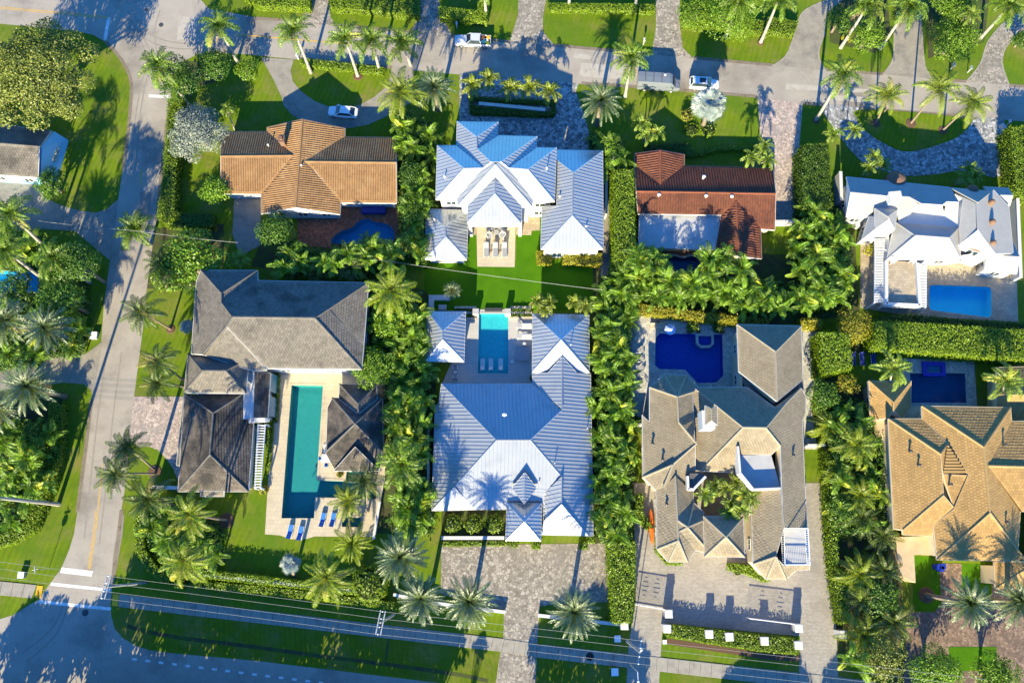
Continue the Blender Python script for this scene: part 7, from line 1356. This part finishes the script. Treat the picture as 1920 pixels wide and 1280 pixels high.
for i, x in enumerate((912, 929, 946)): lounger(x, 471, -90, 'grey sun lounger on the cream patio, %s of three' % ('left', 'middle', 'right')[i], 'grey loungers on the cream patio', 'greycush', sc=1.15)
for i, x in enumerate((905, 920.5, 939)): lounger(x, 684, 90, 'white lounger standing in the shallow end of the turquoise pool, %s' % ('left', 'middle', 'right')[i], 'white loungers in the pool', z=-.45, sc=.95)
for i, (x, y) in enumerate(((545, 996), (564, 999))): lounger(x, y, 82, 'blue cushioned lounger at the foot of the long pool, %s' % ('left', 'right')[i], 'blue loungers at the long pool', 'bluecush')
for i, (x, y) in enumerate(((606, 974), (625, 974))): lounger(x, y, 82, 'blue cushioned lounger left of the small teal spa, %s' % ('left', 'right')[i], 'blue loungers at the spa', 'bluecush')
for i, (x, y) in enumerate(((1193, 658), (1193, 675), (1193, 690), (1195, 703))): lounger(x, y, 180, 'shaded lounger left of the royal blue pool, %s from the top' % ('first', 'second', 'third', 'fourth')[i], 'loungers by the royal blue pool', 'greycush')
for i, x in enumerate((1598, 1615, 1636)): lounger(x, 674, -90, 'dark blue lounger below the tall hedge, %s from the left' % ('first', 'second', 'third')[i], 'dark blue loungers', 'navycush')
for i, y in enumerate((612, 632)): lounger(983, y, 0, 'wide pale daybed right of the turquoise pool, %s' % ('upper', 'lower')[i], 'pale daybeds', 'white', sc=1.15)
def table(x, y, s, h, label, mat='white', rnd_=False, z=.056):
    b = P(x, y, z); root = empty('garden_table', b, label, 'table'); m = MB()
    if rnd_: m.lathe([(s / 2, h - .05), (s / 2, h)], (0, 0, 0), 18)
    else: m.box((0, 0, h - .03), (s, s, .06))
    m.build('table_top', MT[mat], root, True)
    for sx in (-1, 1):
        for sy in (-1, 1): m = MB(); m.box((sx * s * .33, sy * s * .33, (h - .06) / 2), (.07, .07, h - .06)); m.build('leg', MT[mat], root, True)
def chair(x, y, yaw, label, grp, cush='bluecush', sc=1.0, z=.056):
    b = P(x, y, z); root = empty('garden_chair', b, label, 'chair', grp); root.rotation_euler.z = R(yaw); root.scale = (sc,) * 3
    m = MB(); m.box((0, 0, .43), (.52, .52, .08)); m.build('seat', MT[cush], root, True); m = MB(); m.box((-.26, 0, .72), (.07, .52, .5)); m.build('backrest', MT[cush], root, True)
    for sx in (-.22, .22):
        for sy in (-.22, .22): m = MB(); m.box((sx, sy, .2), (.05, .05, .4)); m.build('leg', MT['whitemetal'], root, True)
    for sy in (-.27, .27): m = MB(); m.box((0, sy, .62), (.5, .05, .05)); m.build('arm', MT['whitemetal'], root, True)
table(613, 860, 1.25, .75, 'square white dining table by the mossy pavilion')
for x, y, a, l in ((613, 848, -90, 'top'), (604, 860, 0, 'left'), (624, 860, 180, 'right'), (613, 872, 90, 'bottom')): chair(x, y, a, 'blue chair at the %s side of the white dining table' % l, 'blue chairs at the white table')
chair(612, 838, -90, 'white and blue chair set behind the dining table', None, 'white')
for x, y, a, l in ((917, 445, -60, 'left'), (942, 444, -120, 'right')): chair(x, y, a, 'grey armchair on the cream patio, %s one' % l, 'grey armchairs', 'greycush', 1.5)
for x, y, l in ((921, 428, 'left'), (940, 428, 'right')):
    b = P(x, y, .056); root = empty('garden_sofa', b, 'grey sofa under the veranda edge, %s' % l, 'sofa', 'grey sofas'); root.rotation_euler.z = .5 if l == 'left' else -.5; m = MB(); m.box((0, 0, .3), (1.7, .8, .3)); m.build('seat', MT['greycush'], root, True); m = MB(); m.box((0, .38, .55), (1.7, .15, .45)); m.build('backrest', MT['greycush'], root, True)
table(931, 437, .9, .4, 'round low coffee table between the grey armchairs', 'greycush', True); table(921, 471, .35, .45, 'small side table between left and middle grey loungers', 'brownclay', True); table(938, 471, .35, .45, 'small side table between middle and right grey loungers', 'brownclay', True)
table(984, 628, .7, .4, 'white square side table between the pale daybeds', 'white'); table(983, 646, .5, .5, 'white round table below the pale daybeds', 'white', True); table(981, 664, 2.1, .5, 'wide white outdoor table in the shade', 'greycush'); table(854, 698, .5, .4, 'round white table between two grey chairs', 'white', True)
chair(854, 690, -90, 'grey chair above the small round table', None, 'greycush', 1.2); chair(854, 708, 90, 'grey chair below the small round table', None, 'greycush', 1.2); chair(981, 412, 0, 'white bench seat on the travertine terrace', None, 'white', 1.6)
table(960, 680, .5, .8, 'small white pedestal at the right rim of the turquoise pool', 'white', True)
for x, y, a, l in ((1670, 491, 20, 'left'), (1708, 490, -20, 'right')): chair(x, y, a - 90, 'white chair on the villa roof terrace, %s one' % l, 'white terrace chairs', 'white', 1.5, 3.22)
def umbrella(x, y, r_, mat, label, z=.056):
    b = P(x, y, 2.3); root = empty('parasol', (b.x, b.y, z), label, 'parasol'); m = MB(); m.tube([Vector((0, 0, 0)), Vector((0, 0, 2.4))], .03, 6); m.build('post', MT['whitemetal'], root, True); m = MB()
    for k in range(8):
        a, c = k * math.pi / 4, (k + 1) * math.pi / 4; m.face([(0, 0, 2.5), (r_ * math.cos(a), r_ * math.sin(a), 2.05), (r_ * math.cos(c), r_ * math.sin(c), 2.05)])
    m.build('canopy', MT[mat], root, True)
umbrella(1257, 617, .85, 'bluewhite', 'small blue and white parasol at the far edge of the royal blue pool'); 
table(1233, 606, .4, .5, 'dark round fire bowl at the back of the pale pool deck', 'darkmetal', True); 
def bench(x, y, L, W, label, mat='white', z=.056):
    b = P(x, y, z); root = empty('garden_bench', b, label, 'bench'); m = MB(); m.box((0, 0, .42), (L, W, .08)); m.build('seat', MT[mat], root, True); m = MB(); m.box((0, W / 2, .7), (L, .07, .5)); m.build('backrest', MT[mat], root, True)
    for s in (-1, 1): m = MB(); m.box((s * (L / 2 - .08), 0, .2), (.08, W, .4)); m.build('leg', MT[mat], root, True)
bench(1232, 613, 2.2, .7, 'pale stone bench on the pale pool deck', 'cream')
for x, y, l in ((1290, 624, 'left of the spa'), (1308, 623, 'at the spa edge'), (1353, 624, 'right of the spa')):
    b = P(x, y, .056); root = empty('flower_pot', b, 'flower pot %s' % l, 'flower pot', 'flower pots at the spa'); m = MB(); m.lathe([(.2, 0), (.3, .45), (.33, .5), (.28, .5), (.25, .42)], (0, 0, 0), 12); m.build('pot', MT['brownclay'], root, True); link('flowers', blob([(0, 0, .6, .34, .34, .2)], 30, .08, 'hedgedark'), None, root, True)
for x, y, l in ((1752, 1062, 'left'), (1762, 1061, 'right'), (1759, 1066, 'front')):
    b = P(x, y, .05); root = empty('trash_bin', b, 'blue wheeled bin by the golden house, %s one' % l, 'trash bin', 'blue bins'); m = MB(); m.box((0, 0, .5), (.6, .65, 1.0), 0, 0, 1.0); m.build('body', MT['bluebin'], root, True); m = MB(); m.box((0, .02, 1.04), (.66, .72, .08)); m.build('lid', MT['bluebin'], root, True)
    for s in (-.22, .22): m = MB(); m.tube([Vector((s - .04, .34, .12)), Vector((s + .04, .34, .12))], .12, 10); m.build('wheel', MT['black'], root, True)
b = P(1221, 987, .4); kay = empty('kayak', (b.x, b.y, .05), 'long orange kayak leaning by the beige house edging', 'kayak'); kay.rotation_euler.z = R(90); m = MB(); secs = []
for k in range(11):
    t = -1 + 2 * k / 10; w_ = .36 * math.sqrt(max(.002, 1 - t * t)); zc = .45 + .12 * t * t; secs.append([(t * 2.5, w_ * math.cos(a), zc + .25 * w_ / .36 * math.sin(a)) for a in [j * math.pi / 4 for j in range(8)]])
loft(secs).build('hull', MT['orange'], kay, True); m = MB(); m.lathe([(.28, 0), (.28, .03)], (0, 0, .71), 14); m.build('cockpit', MT['black'], kay, True)
# fire pit corner and steps north of the turquoise pool
b = P(824, 570, 0); fp = empty('corner_bench', (b.x, b.y, 0), 'white corner bench with a fire pit behind the cabana', 'bench')
m = MB(); m.box((0, .9, .25), (3.2, .8, .5)); m.build('seat', MT['white'], fp, True); m = MB(); m.box((-1.2, -.4, .25), (.8, 1.8, .5)); m.build('seat', MT['white'], fp, True); m = MB(); m.box((.5, -.6, .22), (1.2, .8, .44)); m.build('fire_pit', MT['greystone'], fp, True)
for i, (y, x0, x1) in enumerate(((576, 852, 893), (586, 870, 893), (576, 957, 996), (586, 957, 998), (595, 957, 998), (597, 874, 893))):
    u, v = P(x0, y, .3), P(x1, y, .3); m = MB(); m.box(((u.x + v.x) / 2, u.y, .15), (v.x - u.x, .35, .3)); tag(m.build('garden_step', MT['cream']), 'pale stone step %s' % ('at the top left of the pool', 'second at the left of the pool', 'at the top right of the pool', 'second at the right of the pool', 'third at the right of the pool', 'third at the left of the pool')[i], 'step', 'stone steps above the turquoise pool')
    u, v = P(x0, y + 4.5, .5), P(x1, y + 4.5, .5)
    if i in (0, 1, 2, 3): hedge([(x0, y + 3), (x1, y + 3), (x1, y + 6.5), (x0, y + 6.5)], .45, 'hedgedark', 'thin green strip between the stone steps, %s' % ('upper left', 'lower left', 'upper right', 'lower right')[i], 'green strips between the steps')
u = P(925, 580, .4); m = MB(); m.box((u.x, u.y, .2), (2.6, .5, .4)); tag(m.build('water_trough', MT['darkmetal']), 'dark trough between the two stone piers', 'trough')
pergola('white beamed pergola between the garage and the pool deck', [(484, 795), (497, 795), (488, 915), (478, 915)], 24, 2.7, 'whitemetal', 'whitemetal', 0.12)
pergola('small white pergola at the left edge below the blue pool', [(10, 548), (38, 548), (34, 590), (6, 590)], 10, 2.6, 'whitemetal', 'whitemetal', 0.12)
b = P(705, 417, 1.2); t_ = empty('dining_set', (b.x, b.y, 0), 'long dark covered table under the tan eave', 'table'); m = MB(); m.box((0, 0, .4), (3.8, 1.0, .75)); m.build('cover', MT['navycush'], t_, True); t_.location = (P(700, 393, .8).x, P(700, 393, .8).y, 0)
for x, y, l in ((1605, 425, 'beside the villa wall'), (112, 265, 'at the blue gable, upper'), (109, 281, 'at the blue gable, lower')):
    b = P(x, y, 0); root = empty('air_conditioner', b, 'grey air conditioner %s' % l, 'air conditioner'); m = MB(); m.box((0, 0, .42), (.9, .9, .8)); m.build('case', MT['steel'], root, True); m = MB(); m.lathe([(.36, .82), (.36, .86), (.1, .87)], (0, 0, 0), 14); m.build('fan_grille', MT['whitemetal'], root, True)
